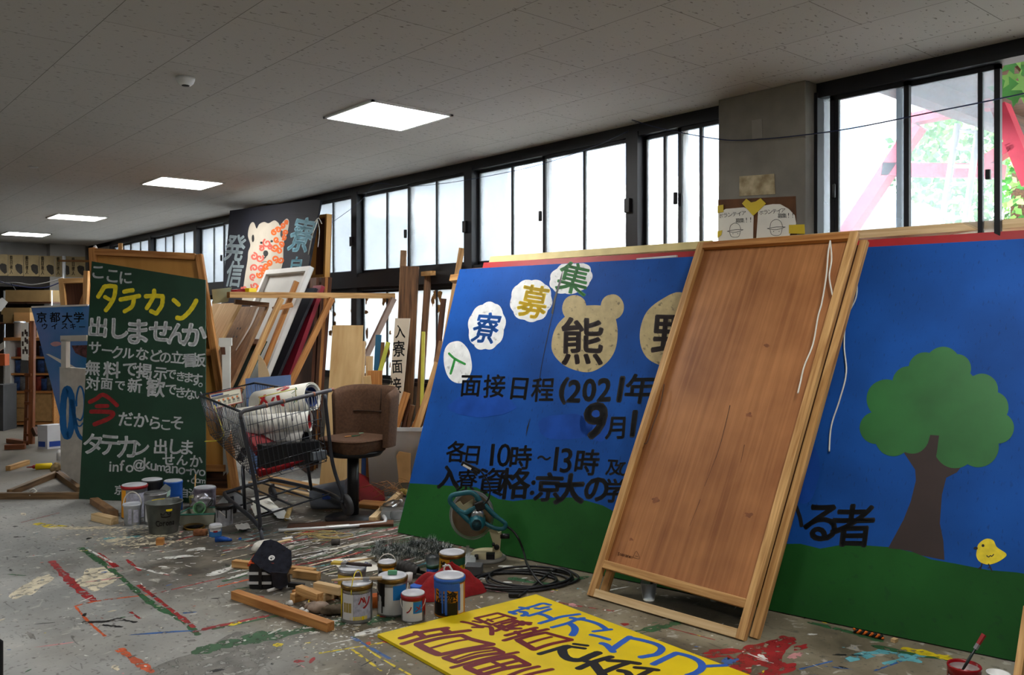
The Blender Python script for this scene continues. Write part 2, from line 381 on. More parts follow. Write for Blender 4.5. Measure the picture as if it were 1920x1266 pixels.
def ceil_mat():
    m = bpy.data.materials.new('ceiling_board'); m.use_nodes = True; nt = m.node_tree; L = nt.links; b = nt.nodes['Principled BSDF']; b.inputs['Roughness'].default_value = .85
    tc = nd(nt, 'ShaderNodeAttribute', attribute_name='gc')
    mp = nd(nt, 'ShaderNodeMapping'); mp.inputs['Rotation'].default_value = (0, 0, pi/2); mp.inputs['Location'].default_value = (.2, -1.155, 0); L.new(tc.outputs['Vector'], mp.inputs['Vector'])
    br = nd(nt, 'ShaderNodeTexBrick'); br.offset = .5; br.inputs['Scale'].default_value = 1; br.inputs['Brick Width'].default_value = .895; br.inputs['Row Height'].default_value = .4475
    br.inputs['Mortar Size'].default_value = .0022; br.inputs['Mortar Smooth'].default_value = .3
    br.inputs['Color1'].default_value = lin((178, 173, 166)); br.inputs['Color2'].default_value = lin((173, 168, 161)); br.inputs['Mortar'].default_value = lin((104, 98, 90)); L.new(mp.outputs['Vector'], br.inputs['Vector'])
    m2 = nd(nt, 'ShaderNodeMapping'); m2.inputs['Scale'].default_value = (26, 62, 1); m2.inputs['Rotation'].default_value = (0, 0, .35); L.new(tc.outputs['Vector'], m2.inputs['Vector'])
    n = nd(nt, 'ShaderNodeTexNoise'); n.inputs['Scale'].default_value = 1.0; n.inputs['Detail'].default_value = 2; L.new(m2.outputs['Vector'], n.inputs['Vector'])
    r = nd(nt, 'ShaderNodeValToRGB'); r.color_ramp.elements[0].position = .655; r.color_ramp.elements[1].position = .70; L.new(n.outputs['Fac'], r.inputs['Fac'])
    x = nd(nt, 'ShaderNodeMix', data_type='RGBA'); L.new(r.outputs['Color'], x.inputs[0]); L.new(br.outputs['Color'], x.inputs[6]); x.inputs[7].default_value = lin((116, 110, 102)); L.new(x.outputs[2], b.inputs['Base Color'])
    return m
concrete = mat('concrete', (128, 124, 116), .8, var=.2, scale=3, bump=.15)
conc_dk = mat('grey_plaster', (150, 148, 144), .85, var=.1, scale=2)
# ---- floor with its paint marks
PAL = [(206, 206, 200), (150, 36, 38), (46, 88, 54), (214, 190, 30), (52, 92, 150), (20, 20, 22), (92, 160, 170), (196, 84, 40), (206, 196, 170), (120, 118, 112), (200, 140, 140)]
fl = MB(); fl.add([(-6, -5, 0), (4.75, -5, 0), (4.75, 22, 0), (-6, 22, 0)], [(0, 1, 2, 3)], 0)
lvl = [0.0003]
def fz():
    lvl[0] += 3e-7; return lvl[0]
def fpaint(pts, w, ci, n=10, ragged=.35):
    z = fz(); q = [Z(u, v, 0) for u, v in pts]
    put_stroke(fl, lambda x, y: V((x, y, z)), [(p.x, p.y) for p in q], w, ci+1, n=n, rough=ragged)
def fpatch(cx, cy, rx, ry, ci, rot=0, wob=.3, n=44):
    z = fz(); c = Z(cx, cy, 0); put_poly(fl, lambda x, y: V((x, y, z)), blob(c.x, c.y, rx, ry, n, wob, rot), ci+1)
fpatch(60, 1099, .2, .06, 8, 60); fpatch(430, 1240, .42, .2, 9, 40); fpatch(180, 1085, .22, .1, 8, 70); fpatch(610, 1005, .5, .05, 9, -20)
for p, w, c in [([(97, 1053), (123, 1081), (144, 1102), (176, 1127)], .045, 1), ([(141, 1137), (185, 1127), (283, 1115)], .018, 7), ([(283, 1115), (420, 1083)], .012, 1),
                ([(151, 1028), (211, 1070), (282, 1130), (335, 1158), (371, 1190)], .036, 2), ([(183, 1038), (218, 1063)], .03, 1), ([(261, 1098), (303, 1130), (363, 1176)], .028, 1), ([(238, 1050), (262, 1070)], .02, 1),
                ([(141, 1137), (165, 1165), (197, 1193)], .012, 7), ([(225, 1218), (250, 1236), (284, 1260)], .035, 7), ([(373, 1222), (430, 1207), (510, 1194), (640, 1165)], .085, 2), ([(366, 1184), (420, 1172), (500, 1155)], .03, 1), ([(400, 1180), (640, 1130)], .02, 2),
                ([(165, 1030), (210, 1055)], .015, 0), ([(158, 1167), (196, 1166), (225, 1160)], .03, 5), ([(225, 1162), (254, 1167)], .022, 5), ([(190, 1172), (228, 1176)], .02, 5), ([(245, 1148), (262, 1160)], .014, 1),
                ([(555, 1042), (640, 1026), (722, 1012)], .022, 0), ([(560, 1050), (640, 1036), (730, 1018)], .03, 2), ([(540, 1062), (640, 1045), (745, 1016)], .03, 1), ([(470, 1073), (545, 1052)], .02, 0), ([(640, 1012), (735, 992)], .02, 0), ([(655, 1012), (760, 985)], .018, 1), ([(560, 1070), (620, 1058), (700, 1046)], .016, 6), ([(700, 1008), (745, 1004)], .03, 1),
                ([(430, 1085), (500, 1062)], .03, 0), ([(395, 1078), (470, 1052)], .06, 0), ([(410, 1100), (470, 1086)], .02, 7), ([(420, 1090), (480, 1076)], .03, 2),
                ([(680, 1212), (720, 1238), (770, 1266)], .012, 3), ([(660, 1218), (715, 1258)], .012, 3), ([(600, 1225), (720, 1205)], .014, 3), ([(660, 1195), (730, 1235)], .02, 4), ([(1040, 1128), (1080, 1136), (1150, 1146)], .012, 1),
                ([(1190, 1188), (1245, 1174), (1275, 1166)], .05, 2), ([(1255, 1178), (1340, 1200)], .008, 1), ([(1140, 1150), (1165, 1143)], .006, 0), ([(1520, 1168), (1580, 1182), (1650, 1202)], .04, 2), ([(1590, 1238), (1660, 1222), (1720, 1240)], .05, 6), ([(1640, 1212), (1710, 1226), (1800, 1240)], .04, 2), ([(1660, 1245), (1740, 1226)], .03, 6), ([(1700, 1218), (1790, 1236)], .06, 3), ([(1500, 1255), (1560, 1240)], .01, 4), ([(1640, 1258), (1690, 1240)], .01, 4),
                ([(940, 1062), (1000, 1068)], .05, 0), ([(1040, 1095), (1100, 1082)], .04, 2), ([(960, 1085), (1050, 1100)], .06, 2), ([(890, 1100), (950, 1108)], .06, 10), ([(860, 1092), (905, 1085)], .03, 0), ([(40, 980), (110, 962)], .01, 1), ([(70, 982), (105, 990)], .05, 3), ([(90, 984), (130, 988)], .03, 3), ([(200, 1010), (260, 1006)], .05, 6), ([(310, 1020), (380, 1000)], .02, 1), ([(560, 1000), (690, 985)], .03, 1)]:
    fpaint(p, w, c)
for u, v, rx, ry, c, r in [(1430, 1228, .15, .09, 1, 20), (1470, 1205, .1, .05, 1, 10), (1390, 1250, .14, .05, 1, 30), (1360, 1222, .09, .03, 1, -30), (1455, 1258, .12, .04, 1, 5), (1500, 1215, .05, .02, 1, 0), (1320, 1232, .08, .02, 1, -35), (1173, 1171, .016, .02, 1, 0), (1075, 1135, .02, .03, 10, 0), (560, 1240, .02, .02, 1, 0), (440, 1170, .03, .02, 3, 0), (520, 1210, .02, .03, 3, 0), (480, 1195, .1, .05, 2, 0), (720, 1160, .1, .05, 2, 10), (890, 1170, .08, .05, 0, 0), (690, 1185, .06, .03, 0, 0), (1370, 1240, .04, .03, 4, 0), (1490, 1230, .05, .02, 10, 0), (215, 1012, .08, .04, 8, 20), (300, 1018, .16, .03, 8, -20), (170, 990, .22, .04, 8, -40), (370, 1030, .06, .03, 0, 0), (330, 1045, .1, .03, 0, -20)]:
    fpatch(u, v, rx, ry, c, r)
fpatch(1430, 1232, .03, .012, 0, 60); fpaint([(1400, 1225), (1440, 1240)], .008, 0); fpaint([(1420, 1236), (1450, 1244)], .006, 0)
for i in range(1900):
    x = R.gauss(2.4, .75); y = R.uniform(1.3, 6.8)
    if x < .4 or x > 4.4: continue
    s = R.choice((.002, .003, .004, .006, .009))*R.uniform(.6, 1.3); c = R.choices(range(11), (46, 8, 7, 5, 5, 12, 4, 4, 12, 8, 3))[0]
    k = R.uniform(1, 3.5) if R.random() < .85 else R.uniform(5, 14); z = fz()
    put_poly(fl, lambda a, b: V((a, b, z)), blob(x, y, s*k, s, 9, .3, R.gauss(-25, 40)), c+1)
for i in range(170):   # long drag marks of past painting jobs
    c = Z(R.uniform(400, 760), R.uniform(985, 1085)); d = (Z(700, 1010)-Z(480, 1066)).normalized(); L_ = R.uniform(.05, .45); w_ = R.uniform(.003, .016); z = fz(); q = V((c.x, c.y, 0)); e = V((-d.y, d.x, 0))*R.uniform(-.04, .04)
    put_stroke(fl, lambda x, y: V((x, y, z)), [(q.x, q.y), (q.x+d.x*L_*.5+e.x, q.y+d.y*L_*.5+e.y), (q.x+d.x*L_, q.y+d.y*L_)], w_, R.choices((0, 1, 2, 5, 6, 8, 9), (9, 4, 4, 6, 1, 3, 4))[0]+1, n=5, rough=.5)
for i in range(520):   # white crumbs in front of the cans
    c = Z(R.gauss(640, 70), R.gauss(1165, 30)); s = R.uniform(.002, .007); z = fz()
    put_poly(fl, lambda a, b: V((a, b, z)), blob(c.x, c.y, s*R.uniform(1, 2.2), s, 8, .35, R.uniform(0, 180)), R.choice((0, 0, 0, 8))+1)
for i in range(260):
    x = R.uniform(-1.5, 1.6); y = R.uniform(2, 9); s = R.uniform(.004, .02); z = fz()
    put_poly(fl, lambda a, b: V((a, b, z)), blob(x, y, s*R.uniform(1, 3), s, 9, .35, R.uniform(0, 180)), R.choice((5, 5, 5, 9, 8, 0))+1)
for i in range(260):   # sawdust round the cans
    p = Z(R.gauss(250, 50), R.gauss(1005, 13), 0); s = R.uniform(.004, .012); z = fz()
    put_poly(fl, lambda a, b: V((a, b, z)), blob(p.x, p.y, s*2, s, 8, .3, R.uniform(0, 180)), 8+1)
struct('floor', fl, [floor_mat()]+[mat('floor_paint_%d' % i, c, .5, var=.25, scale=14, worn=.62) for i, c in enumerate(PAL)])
mb = MB(); mb.add([(-6, -5, CEIL), (4.72, -5, CEIL), (4.72, 18, CEIL), (-6, 18, CEIL)], [(3, 2, 1, 0)]); struct('ceiling', mb, ceil_mat())
# ---- walls
wall_w = mat('wall_paint', (168, 164, 156), .8, var=.06)
mb = MB(); mb.bb((4.62, -5, 0), (4.86, 18, .82)); mb.bb((4.64, -5, 2.76), (4.86, 18, 2.95)); mb.bb((4.62, 16.4, 0), (4.86, 18, 2.81)); mb.bb((4.62, -5, 0), (4.86, .7, 2.81)); mb.bb((4.62, .7, .82), (4.86, 2.663, 1.3))
struct('wall_right', mb, concrete)
mb = MB(); mb.bb((4.5, 2.663, 0), (4.86, 3.262, CEIL)); struct('trim_1', mb, concrete, bevel=.006)
mb = MB(); mb.bb((4.5, 9.75, 0), (4.86, 10.4, CEIL)); struct('trim_2', mb, concrete)
mb = MB(); mb.bb((-6.2, -5.2, 0), (4.86, -5, CEIL)); struct('wall_front', mb, wall_w)
mb = MB(); mb.bb((-6.2, -5, 0), (-6, 22, CEIL)); struct('wall_left', mb, wall_w)
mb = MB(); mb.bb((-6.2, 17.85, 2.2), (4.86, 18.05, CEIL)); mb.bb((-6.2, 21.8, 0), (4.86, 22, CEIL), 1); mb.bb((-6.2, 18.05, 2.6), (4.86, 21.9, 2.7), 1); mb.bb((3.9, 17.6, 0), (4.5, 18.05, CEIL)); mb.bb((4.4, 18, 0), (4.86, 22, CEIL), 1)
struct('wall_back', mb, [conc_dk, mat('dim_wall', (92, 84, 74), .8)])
mb = MB(); mb.bb((4.62, -5, CEIL-.075), (4.72, 17.9, CEIL)); struct('trim_3', mb, frame_m)
mb = MB(); mb.bb((4.56, 3.26, 1.755), (4.72, 16.4, 1.865)); struct('trim_4', mb, frame_m)
# ---- windows
pane_m = glassy('dusty_window_pane', .8, (244, 248, 252)); pane_lo = glassy('painted_window_pane', .6, (246, 246, 244)); pane_hz = glassy('hazy_window_pane', .7, (206, 216, 228))
peel = mat('peeled_residue', (150, 110, 60), .8, var=.4, scale=30)
def window(n, y0, y1, z0, z1, lower=False, open_to=None, pm=None):
    w = bpy.data.objects.new('window_%d' % n, None); COL.objects.link(w); w.location = (WX, (y0+y1)/2, z0); w['kind'] = 'structure'; OFF[w.name] = V(w.location)
    f = MB(); f.bb((4.59, y0, z0), (4.72, y0+.055, z1)); f.bb((4.59, y1-(.02 if open_to else .055), z0), (4.72, y1, z1)); f.bb((4.6, y0, z1-.03), (4.72, y1, z1)); f.bb((4.6, y0, z0), (4.72, y1, z0+.035)); put('window_frame', f, frame_m, w)
    ym = (y0+y1)/2; pm = pm or (pane_lo if lower else pane_m)
    spans = [(y0+.05, ym+.02, 4.64), (ym-.02, y1-.05, 4.675)]
    if open_to: spans = open_to
    for a, b, x in spans:  # each sliding sash
        s = MB(); za, zb = z0+.03, z1-.025
        s.bb((x-.014, a, za), (x+.014, a+.028, zb)); s.bb((x-.014, b-.028, za), (x+.014, b, zb)); s.bb((x-.014, a, za), (x+.014, b, za+.04)); s.bb((x-.014, a, zb-.03), (x+.014, b, zb))
        mbar = MB(); mid = (a+b)/2 if not open_to else (1.785 if a < 2 else b-.04); mbar.bb((x-.012, mid-.011, za), (x+.012, mid+.011, zb))
        so = put('sash', s, frame_m, w); put('glazing_bar', mbar, frame_m, so)
        g = MB(); g.bb((x-.002, a+.02, za+.03), (x+.002, b-.02, zb-.02)); put('pane', g, pm, so)
        if lower:
            pe = MB(); k = 0
            for j in range(26):
                yy = R.choice((a+.05, mid-.03, mid+.04, b-.06))+R.uniform(-.03, .03); zz = R.uniform(za+.05, zb-.06) if j > 8 else zb-.05-R.random()*.08
                pe.add([V((x-.004-j*1e-5, p[0], p[1])) for p in blob(yy, zz, R.uniform(.01, .035), R.uniform(.015, .06), 12, .4)], [tuple(range(12))])
            put('peeled_paint', pe, peel, so)
    if open_to: g = MB(); g.bb((4.66, 2.57, z0), (4.664, 2.645, z1)); put('side_pane', g, pm, w)
    for yy in (y0+.03,) if not open_to else (1.72,):
        l = MB(); zc = 2.16 if open_to else z0+(z1-z0)*.42; lh = .5 if open_to else 1; l.bb((4.6-.035*lh, yy-.03*lh, zc-.05*lh), (4.6, yy+.02*lh, zc+.05*lh)); l.tube([(4.6, (2.55 if open_to else ym+.02), zc-.03), (4.6, (2.55 if open_to else ym+.02), zc+.05)], .016, 8); put('latch', l, black, w, bevel=.004)
    return w
TOPZ = CEIL-.06; k = 1
for y0, y1 in [(2.66+.6, 4.06), (4.06, 5.94), (5.94, 7.87), (7.87, 9.76), (10.39, 12.3), (12.3, 14.25), (14.25, 16.4)]:
    window(k, y0, y1, 1.865, TOPZ); k += 1
    window(k, y0, y1, .8, 1.755, True); k += 1
window(k, .7, 2.66, 1.3, TOPZ, open_to=[(2.13, 2.585, 4.645), (1.69, 2.215, 4.68)], pm=pane_hz); k += 1
# ---- ceiling lamps, smoke detector, disc
lm = lamp_mat('lamp_diffuser', LAMP)
def ceiling_lamp(x, y, label):
    t = thing('ceiling_light', label, 'ceiling light', (x, y, CEIL-.012), 'square ceiling light panels')
    a = MB(); h = .305
    for c, s in (((x-h, y), (.02, 2*h+.02)), ((x+h, y), (.02, 2*h+.02)), ((x, y-h), (2*h+.02, .02)), ((x, y+h), (2*h+.02, .02))): a.box((c[0], c[1], CEIL-.006), (s[0], s[1], .012))
    put('frame', a, white_p, t)
    d = MB(); d.box((x, y, CEIL-.005), (2*h-.02, 2*h-.02, .008)); put('diffuser', d, lm, t)
for y, l in [(4.97, 'square lit ceiling panel above the shopping cart, the nearest and largest of the row'), (8.8, 'square lit ceiling panel, second nearest of the row, above the green sign'), (12.76, 'square lit ceiling panel, third in the row, left of the navy bear board'), (15.86, 'square lit ceiling panel farthest away, close to the back wall'), (1.1, 'square lit ceiling panel over the right end of the blue mural')]:
    ceiling_lamp(3.16, y, l)
for y in (1.1, 4.97): ceiling_lamp(-.7, y, 'square lit ceiling panel out of view, added to light the green sign and cans')  # assumed row out of view, added to brighten the green sign and cans
p = Z(348, 152, CEIL-.02); t = thing('smoke_detector', 'small white round smoke detector on the ceiling', 'smoke detector', (p.x, p.y, CEIL-.045))
a = MB(); a.lathe([(0, 0), (.03, 0), (.042, .012), (.05, .03), (.052, .045)], (p.x, p.y, CEIL-.045)); put('casing', a, white_p, t)
a = MB(); a.lathe([(0, -.004), (.02, -.004), (.024, .004)], (p.x, p.y, CEIL-.045)); put('sensor_grille', a, black, t)
p = Z(62, 313, CEIL); a = MB(); a.lathe([(0, CEIL-.008), (.03, CEIL-.008), (.045, CEIL)], (p.x, p.y, 0)); single('ceiling_disc', a, steel, 'small round metal fitting on the ceiling left of the smoke detector', 'ceiling fitting')
# ---- what stands on the column
def colpt(u, v, d=.002): q = XP(u, v, 4.5); return V((4.5-d, q.y, q.z))
for (nm, q, m_, lb, ct) in [
    ('notice_board', [(1347, 375), (1492, 368), (1495, 470), (1347, 470)], mat('brown_tape', (96, 62, 36), .8, var=.3), 'torn brown backing strip low on the concrete column', 'backing board'),
    ('paper_notice', [(1387, 331), (1452, 326), (1454, 364), (1387, 368)], mat('old_paper', (150, 132, 100), .8, c2=(196, 182, 150), scale=14), 'stained old paper patch glued to the column, above the two drawings', 'paper'),
    ('switch_plate', [(1410, 226), (1429, 223), (1430, 258), (1411, 261)], mat('plate_grey', (146, 142, 134), .7), 'blank grey cover plate high on the concrete column', 'cover plate')]:
    a = MB(); a.prism([colpt(u, v, .004 if nm == 'paper_notice' else .003) for u, v in q], (1, 0, 0), .003); single(nm, a, m_, lb, ct)
ink = mat('ink', (24, 24, 26), .6); tape = mat('yellow_tape', (214, 186, 30), .5, var=.08)
def drawing(nm, out, lines, hat, label):
    a = MB(); a.prism([colpt(u, v, .0075) for u, v in out], (1, 0, 0), .003); o = thing(nm, label, 'poster', colpt(out[0][0], out[-1][1], .0075), 'hand-drawn recruiting sheets on the column'); put('sheet', a, paper, o)
    b = MB(); fn = lambda u, v: colpt(u, v, .0085)
    for txt, u, v, du, dv, h in lines:
        for i, ch in enumerate(txt): put_glyph(b, fn, ch, u+du*i, v+dv*i, h, .006)
    cx, cy, s = hat
    put_stroke(b, fn, [(cx-14*s, cy), (cx-11*s, cy-12*s), (cx, cy-18*s), (cx+10*s, cy-13*s), (cx+14*s, cy-2*s)], .8); put_stroke(b, fn, [(cx-20*s, cy+2), (cx, cy-1), (cx+20*s, cy-1)], .9); put_stroke(b, fn, [(cx-20*s, cy+2), (cx, cy+4), (cx+20*s, cy-1)], .8); put_stroke(b, fn, [(cx-14*s, cy+3), (cx-9*s, cy+16*s), (cx+8*s, cy+16*s), (cx+13*s, cy+2)], .8)
    for dx in (-6, 6): put_stroke(b, fn, [(cx+dx*s, cy+8*s), (cx+dx*s+.4, cy+9*s)], 1.2)
    put('drawing', b, ink, o)
drawing('recruiting_poster', [(1348, 400), (1362, 392), (1396, 389), (1408, 394), (1414, 404), (1413, 453), (1348, 453)], [('ボランティア', 1353, 405, 8.6, -1, 8), ('募集!!', 1385, 414, 8, -.6, 9)], (1380, 432, .75), 'left of the two hand-drawn hat sheets taped to the column')
drawing('recruiting_poster', [(1423, 394), (1432, 386), (1450, 383), (1464, 383), (1480, 392), (1491, 404), (1494, 420), (1482, 440), (1480, 453), (1419, 453)], [('ボランティア', 1429, 399, 8.2, -.8, 8), ('募集!!', 1464, 405, 8, -.4, 9)], (1457, 427, .85), 'right of the two hand-drawn hat sheets taped to the column')
for q, lb in [([(1393, 382), (1401, 373), (1410, 380), (1419, 378), (1428, 372), (1438, 382), (1424, 396), (1414, 405)], 'V-shaped yellow tape between the two drawings on the column'), ([(1347, 386), (1358, 384), (1358, 398), (1347, 400)], 'small yellow tape at the upper left of the left drawing'), ([(1347, 434), (1356, 432), (1354, 441), (1347, 447)], 'small yellow tape at the lower left of the left drawing'), ([(1481, 422), (1510, 421), (1511, 439), (1481, 438)], 'yellow tape on the right edge of the right drawing')]:
    a = MB(); a.prism([colpt(u, v, .0105) for u, v in q], (1, 0, 0), .002); single('tape_strip', a, tape, lb, 'tape', 'yellow tape pieces on the column')
# ---- cable along the windows
navy_c = mat('blue_cable', (24, 34, 70), .5)
def cable(pts, x, r, lb):
    a = MB(); a.tube(cr([XP(u, v, x) for u, v in pts], 8), r, 6); single('cable', a, navy_c, lb, 'cable')
cable([(1185, 225), (1240, 241), (1347, 261), (1410, 262), (1500, 254), (1600, 240), (1750, 210), (1860, 188), (1990, 160)], 4.48, .0035, 'dark blue cable hung across the column and the right window')
cable([(590, 437), (630, 412), (675, 378), (705, 345), (760, 350), (830, 344), (900, 333), (1000, 312), (1100, 280), (1178, 246)], 4.52, .0025, 'thin blue cable looping along the window tops')
# ================================================================== OUTSIDE
mb = MB(); mb.add([(4.9, -20, -.15), (40, -20, -.15), (40, 60, -.15), (4.9, 60, -.15)], [(0, 1, 2, 3)]); struct('ground_outside', mb, mat('outside_ground', (150, 146, 136), .9))
bt = thing('dormitory_building', 'white building with balcony bands seen pale through the windows', 'building', (13, 14, -.15))
a = MB(); a.bb((13, 5.5, -.15), (14, 40, 10)); put('facade', a, mat('white_facade', (236, 238, 240), .8), bt)
wg = mat('pale_blue_windows', (150, 176, 204), .3, var=.2, scale=1.5)
for z in (1.2, 4.0, 6.6):
    for y in range(6, 40, 3):
        a = MB(); a.bb((12.96, y+.2, z), (13.02, y+2.7, z+1.3)); put('window_band', a, wg, bt)
for z in (.5, 3.2, 5.8):
    a = MB(); a.bb((12.2, 5.5, z), (13, 40, z+.2)); a.bb((12.2, 5.5, z+.2), (12.25, 40, z+.75)); put('balcony', a, mat('balcony_white', (240, 240, 240), .8), bt)
rp = mat('red_timber', (204, 62, 84), .5); X0 = 6.6
t = thing('timber_truss', 'red painted timber truss with slanting posts outside the right window', 'truss', (X0, 2.6, -.15))
for (u0, v0, u1, v1, w) in [(1570, 465, 1722, 235, .1), (1660, 318, 1880, 322, .1), (1700, 226, 1860, 194, .08), (1876, 200, 1935, 345, .1), (1838, 312, 1905, 268, .08)]:
    a = MB(); a.beam(XP(u0, v0, X0), XP(u1, v1, X0), w, .12, (1, 0, 0)); put('beam', a, rp, t)
for u in (1600, 1900):
    q = XP(u, 470, X0); a = MB(); a.beam((X0, q.y, -.15), (X0, q.y, q.z+.1), .14, .14); put('post', a, rp, t)
t = thing('shading_roof', 'dark timber roof outside, extended past its eave to shade the right window', 'roof', (6.2, .6, 2.9))  # roof enlarged beyond its visible eave so it shades the right window
a = MB(); a.bb((4.9, -4.5, 3.0), (8.2, 2.7, 3.12)); put('roof_deck', a, dark_wood, t)
for y in (-3, -.2, 2.5): a = MB(); a.bb((4.9, y, 2.86), (8.2, y+.12, 3.0)); put('rafter', a, dark_wood, t)
for y in (-4.3, 2.55): a = MB(); a.bb((8.0, y, -.15), (8.12, y+.12, 2.9)); put('roof_post', a, dark_wood, t)
X1 = 6.0; t = thing('ladder', 'white ladder leaning outside behind the right window', 'ladder', (X1, 2.3, -.15)); al = mat('white_ladder', (230, 234, 238), .4)
La = lambda k: XP(1796, 232, X1).lerp(XP(1764, 430, X1), k); Lb = lambda k: XP(1834, 245, X1).lerp(XP(1808, 430, X1), k)
for Lf in (La, Lb): a = MB(); a.tube([Lf(0), Lf((Lf(0).z+.15)/(Lf(0).z-Lf(1).z))], .022, 8); put('rail', a, al, t)
kz = (La(0).z+.15)/(La(0).z-La(1).z)
for i in range(int(kz/.17)): a = MB(); a.tube([La(.06+i*.17), Lb(.02+i*.17)], .014, 6); put('rung', a, al, t)
t = thing('garden_shed', 'grey shed with a white sloping eave outside the right window', 'shed', (8.2, 4.4, -.15))
a = MB(); a.bb((8.2, 4.0, -.15), (9.4, 5.4, 2.6)); put('shed_wall', a, mat('shed_grey', (150, 160, 172), .7), t)
a = MB(); a.beam(XP(1560, 150, 8), XP(1730, 225, 8), .5, .12, (1, 0, .4)); put('eave', a, white_p, t)
leafm = [mat('leaf_green_a', (70, 130, 60), .5, var=.3, scale=3), mat('leaf_green_b', (130, 176, 90), .5, var=.3, scale=3)]
def tree(c, rad, n, s, label, trunk=True):
    t = thing('tree', label, 'tree', (c[0], c[1], -.15), 'garden trees outside')
    a = MB()
    for i in range(n):
        d = V((R.gauss(0, 1), R.gauss(0, 1), R.gauss(0, .8))).normalized()*rad*R.uniform(.55, 1.05); q = V(c)+V((d.x, d.y, d.z)); e = V((R.gauss(0, 1), R.gauss(0, 1), R.gauss(0, 1))).normalized(); f = e.cross(V((R.random(), 1, R.random()))).normalized(); k = s*R.uniform(.6, 1.3)
        a.add([q, q+e*k*.5+f*k*.35, q+e*k, q+e*k*.5-f*k*.35], [(0, 1, 2, 3)], R.randint(0, 1))
    o = put('foliage', a, leafm, t)
    if trunk: b = MB(); b.tube([(c[0], c[1], -.15), (c[0]+.1, c[1], c[2]-rad*.6), (c[0], c[1], c[2])], [.14, .1, .05], 8); put('trunk', b, dark_wood, t)
tree((10.7, 3.7, 3.5), 1.3, 4600, .1, 'leafy green tree behind the red timber frame'); tree((8.6, .6, 1.2), 1.1, 4200, .08, 'low green tree seen through the open right window'); tree((13.4, .3, 3.6), 1.7, 4200, .12, 'tall pale green tree at the far right outside')
t = thing('maple_branch', 'maple branch with broad leaves hanging at the open window', 'branch', XP(1910, 110, 5.8)); a = MB()
for i in range(16):
    q = XP(R.uniform(1876, 1935), R.uniform(95, 175), 5.8+R.uniform(-.3, .3)); s = R.uniform(.06, .1); e = V((R.gauss(0, .4), R.gauss(0, 1), R.gauss(0, 1))).normalized(); f = e.cross(V((1, .2, .3))).normalized(); ps = []
    for k in range(10): r_ = s if k % 2 == 0 else s*.45; ps.append(q+e*cos(k*pi/5)*r_+f*sin(k*pi/5)*r_)
    b = MB(); b.add(ps, [tuple(range(10))], 0); put('leaf', b, leafm[i % 2], t)
a = MB(); a.tube([XP(1860, 90, 5.8), XP(1900, 120, 5.8), XP(1960, 175, 5.9)], .008, 6); put('twig', a, dark_wood, t)

# ================================================================== THE BIG BOARDS
def flat_part(name, th, m, polys, pl, d):
    a = MB(); fn = on(pl, d)
    for i, p in enumerate(polys): put_poly(a, on(pl, d+i*3e-5), p)
    return put(name, a, m, th)
# ---- blue mural
MU = lean(Z(745, 1000), V((3.958, 1.403, 0)), 20.5)
t = thing('mural_board', 'long blue and green painted signboard with tree, chick and bear heads, leaning along the windows', 'signboard', (3.6, 3.2, 0)); mural = t
mblue = mat('mural_blue', (22, 78, 158), .62, var=.2, scale=2.2, spec=.15, speck=.35); mgreen = mat('mural_green', (30, 84, 34), .6, var=.22, scale=2, spec=.15, speck=.2)
W1 = MU.px(1290, 485)[1]
tl = MU.px(862, 505); pts = [(0, 0.006), (3.9, .006), (3.9, W1+.03), (1.0, W1+.005), (tl[0], tl[1]), MU.px(840, 600), MU.px(806, 745)]
a = MB(); a.prism([MU.pt(x, y) for x, y in pts], -MU.n, .009); put('panel', a, [mblue], t)
a = MB(); a.beam(MU.pt(.05, .02, -.03), MU.pt(3.58, .02, -.03), .04, .03, MU.n); a.beam(MU.pt(.05, 1.8, -.03), MU.pt(3.58, 1.85, -.03), .04, .03, MU.n); put('back_batten', a, pine_warm, t)
hill = [(766, 906), (800, 908), (840, 911), (866, 912), (893, 914), (920, 928), (935, 936), (962, 940), (988, 937), (1041, 933), (1074, 933), (1103, 940), (1130, 948), (1200, 985), (1300, 1010), (1463, 1020), (1501, 1020), (1538, 1029), (1571, 1023), (1623, 1023), (1666, 1026), (1714, 1036), (1745, 1049), (1791, 1057), (1852, 1069)]
hp = [MU.px(*p) for p in hill]; hp = [(max(.0, x), y) for x, y in hp] + [(3.6, .37), (3.9, .36), (3.9, .006), (0, .006)]
a = MB(); a.add([MU.pt(x, y, .0006) for x, y in hp], [tuple(range(len(hp)))]); put('painted_hill', a, mgreen, t)
clouds = [(858, 679, 26, 40, -8), (913, 612, 33, 44, 12), (996, 564, 37, 39, 30), (1071, 521, 40, 28, -18)]
for i, (x, y, rx, ry, ro) in enumerate(clouds):
    pp = blob(x, y, rx, ry, 60, .03, ro, 9 if i else 0, .07)
    top = lambda u: 497-(u-1000)*.035
    pp = [(u, max(v, top(u))) for u, v in pp]
    flat_part('painted_cloud', t, mat('mural_white', (222, 224, 224), .6, var=.08, scale=20, speck=.4), [pp], MU, .0008)
op = mat('mural_overpaint', (24, 72, 160), .6, var=.2, scale=6, spec=.15)
for x, y, rx, ry in [(905, 762, 62, 22), (1060, 800, 56, 24), (1118, 795, 30, 32), (1500, 880, 36, 60)]: flat_part('overpaint', t, op, [blob(x, y, rx, ry, 40, .12)], MU, .0007)
tan = mat('mural_tan', (182, 164, 118), .6, var=.1, scale=20, speck=.6)
sm2 = lambda ps: [(p.x, p.y) for p in cr([V((x, y, 0)) for x, y in ps], 5, True)]
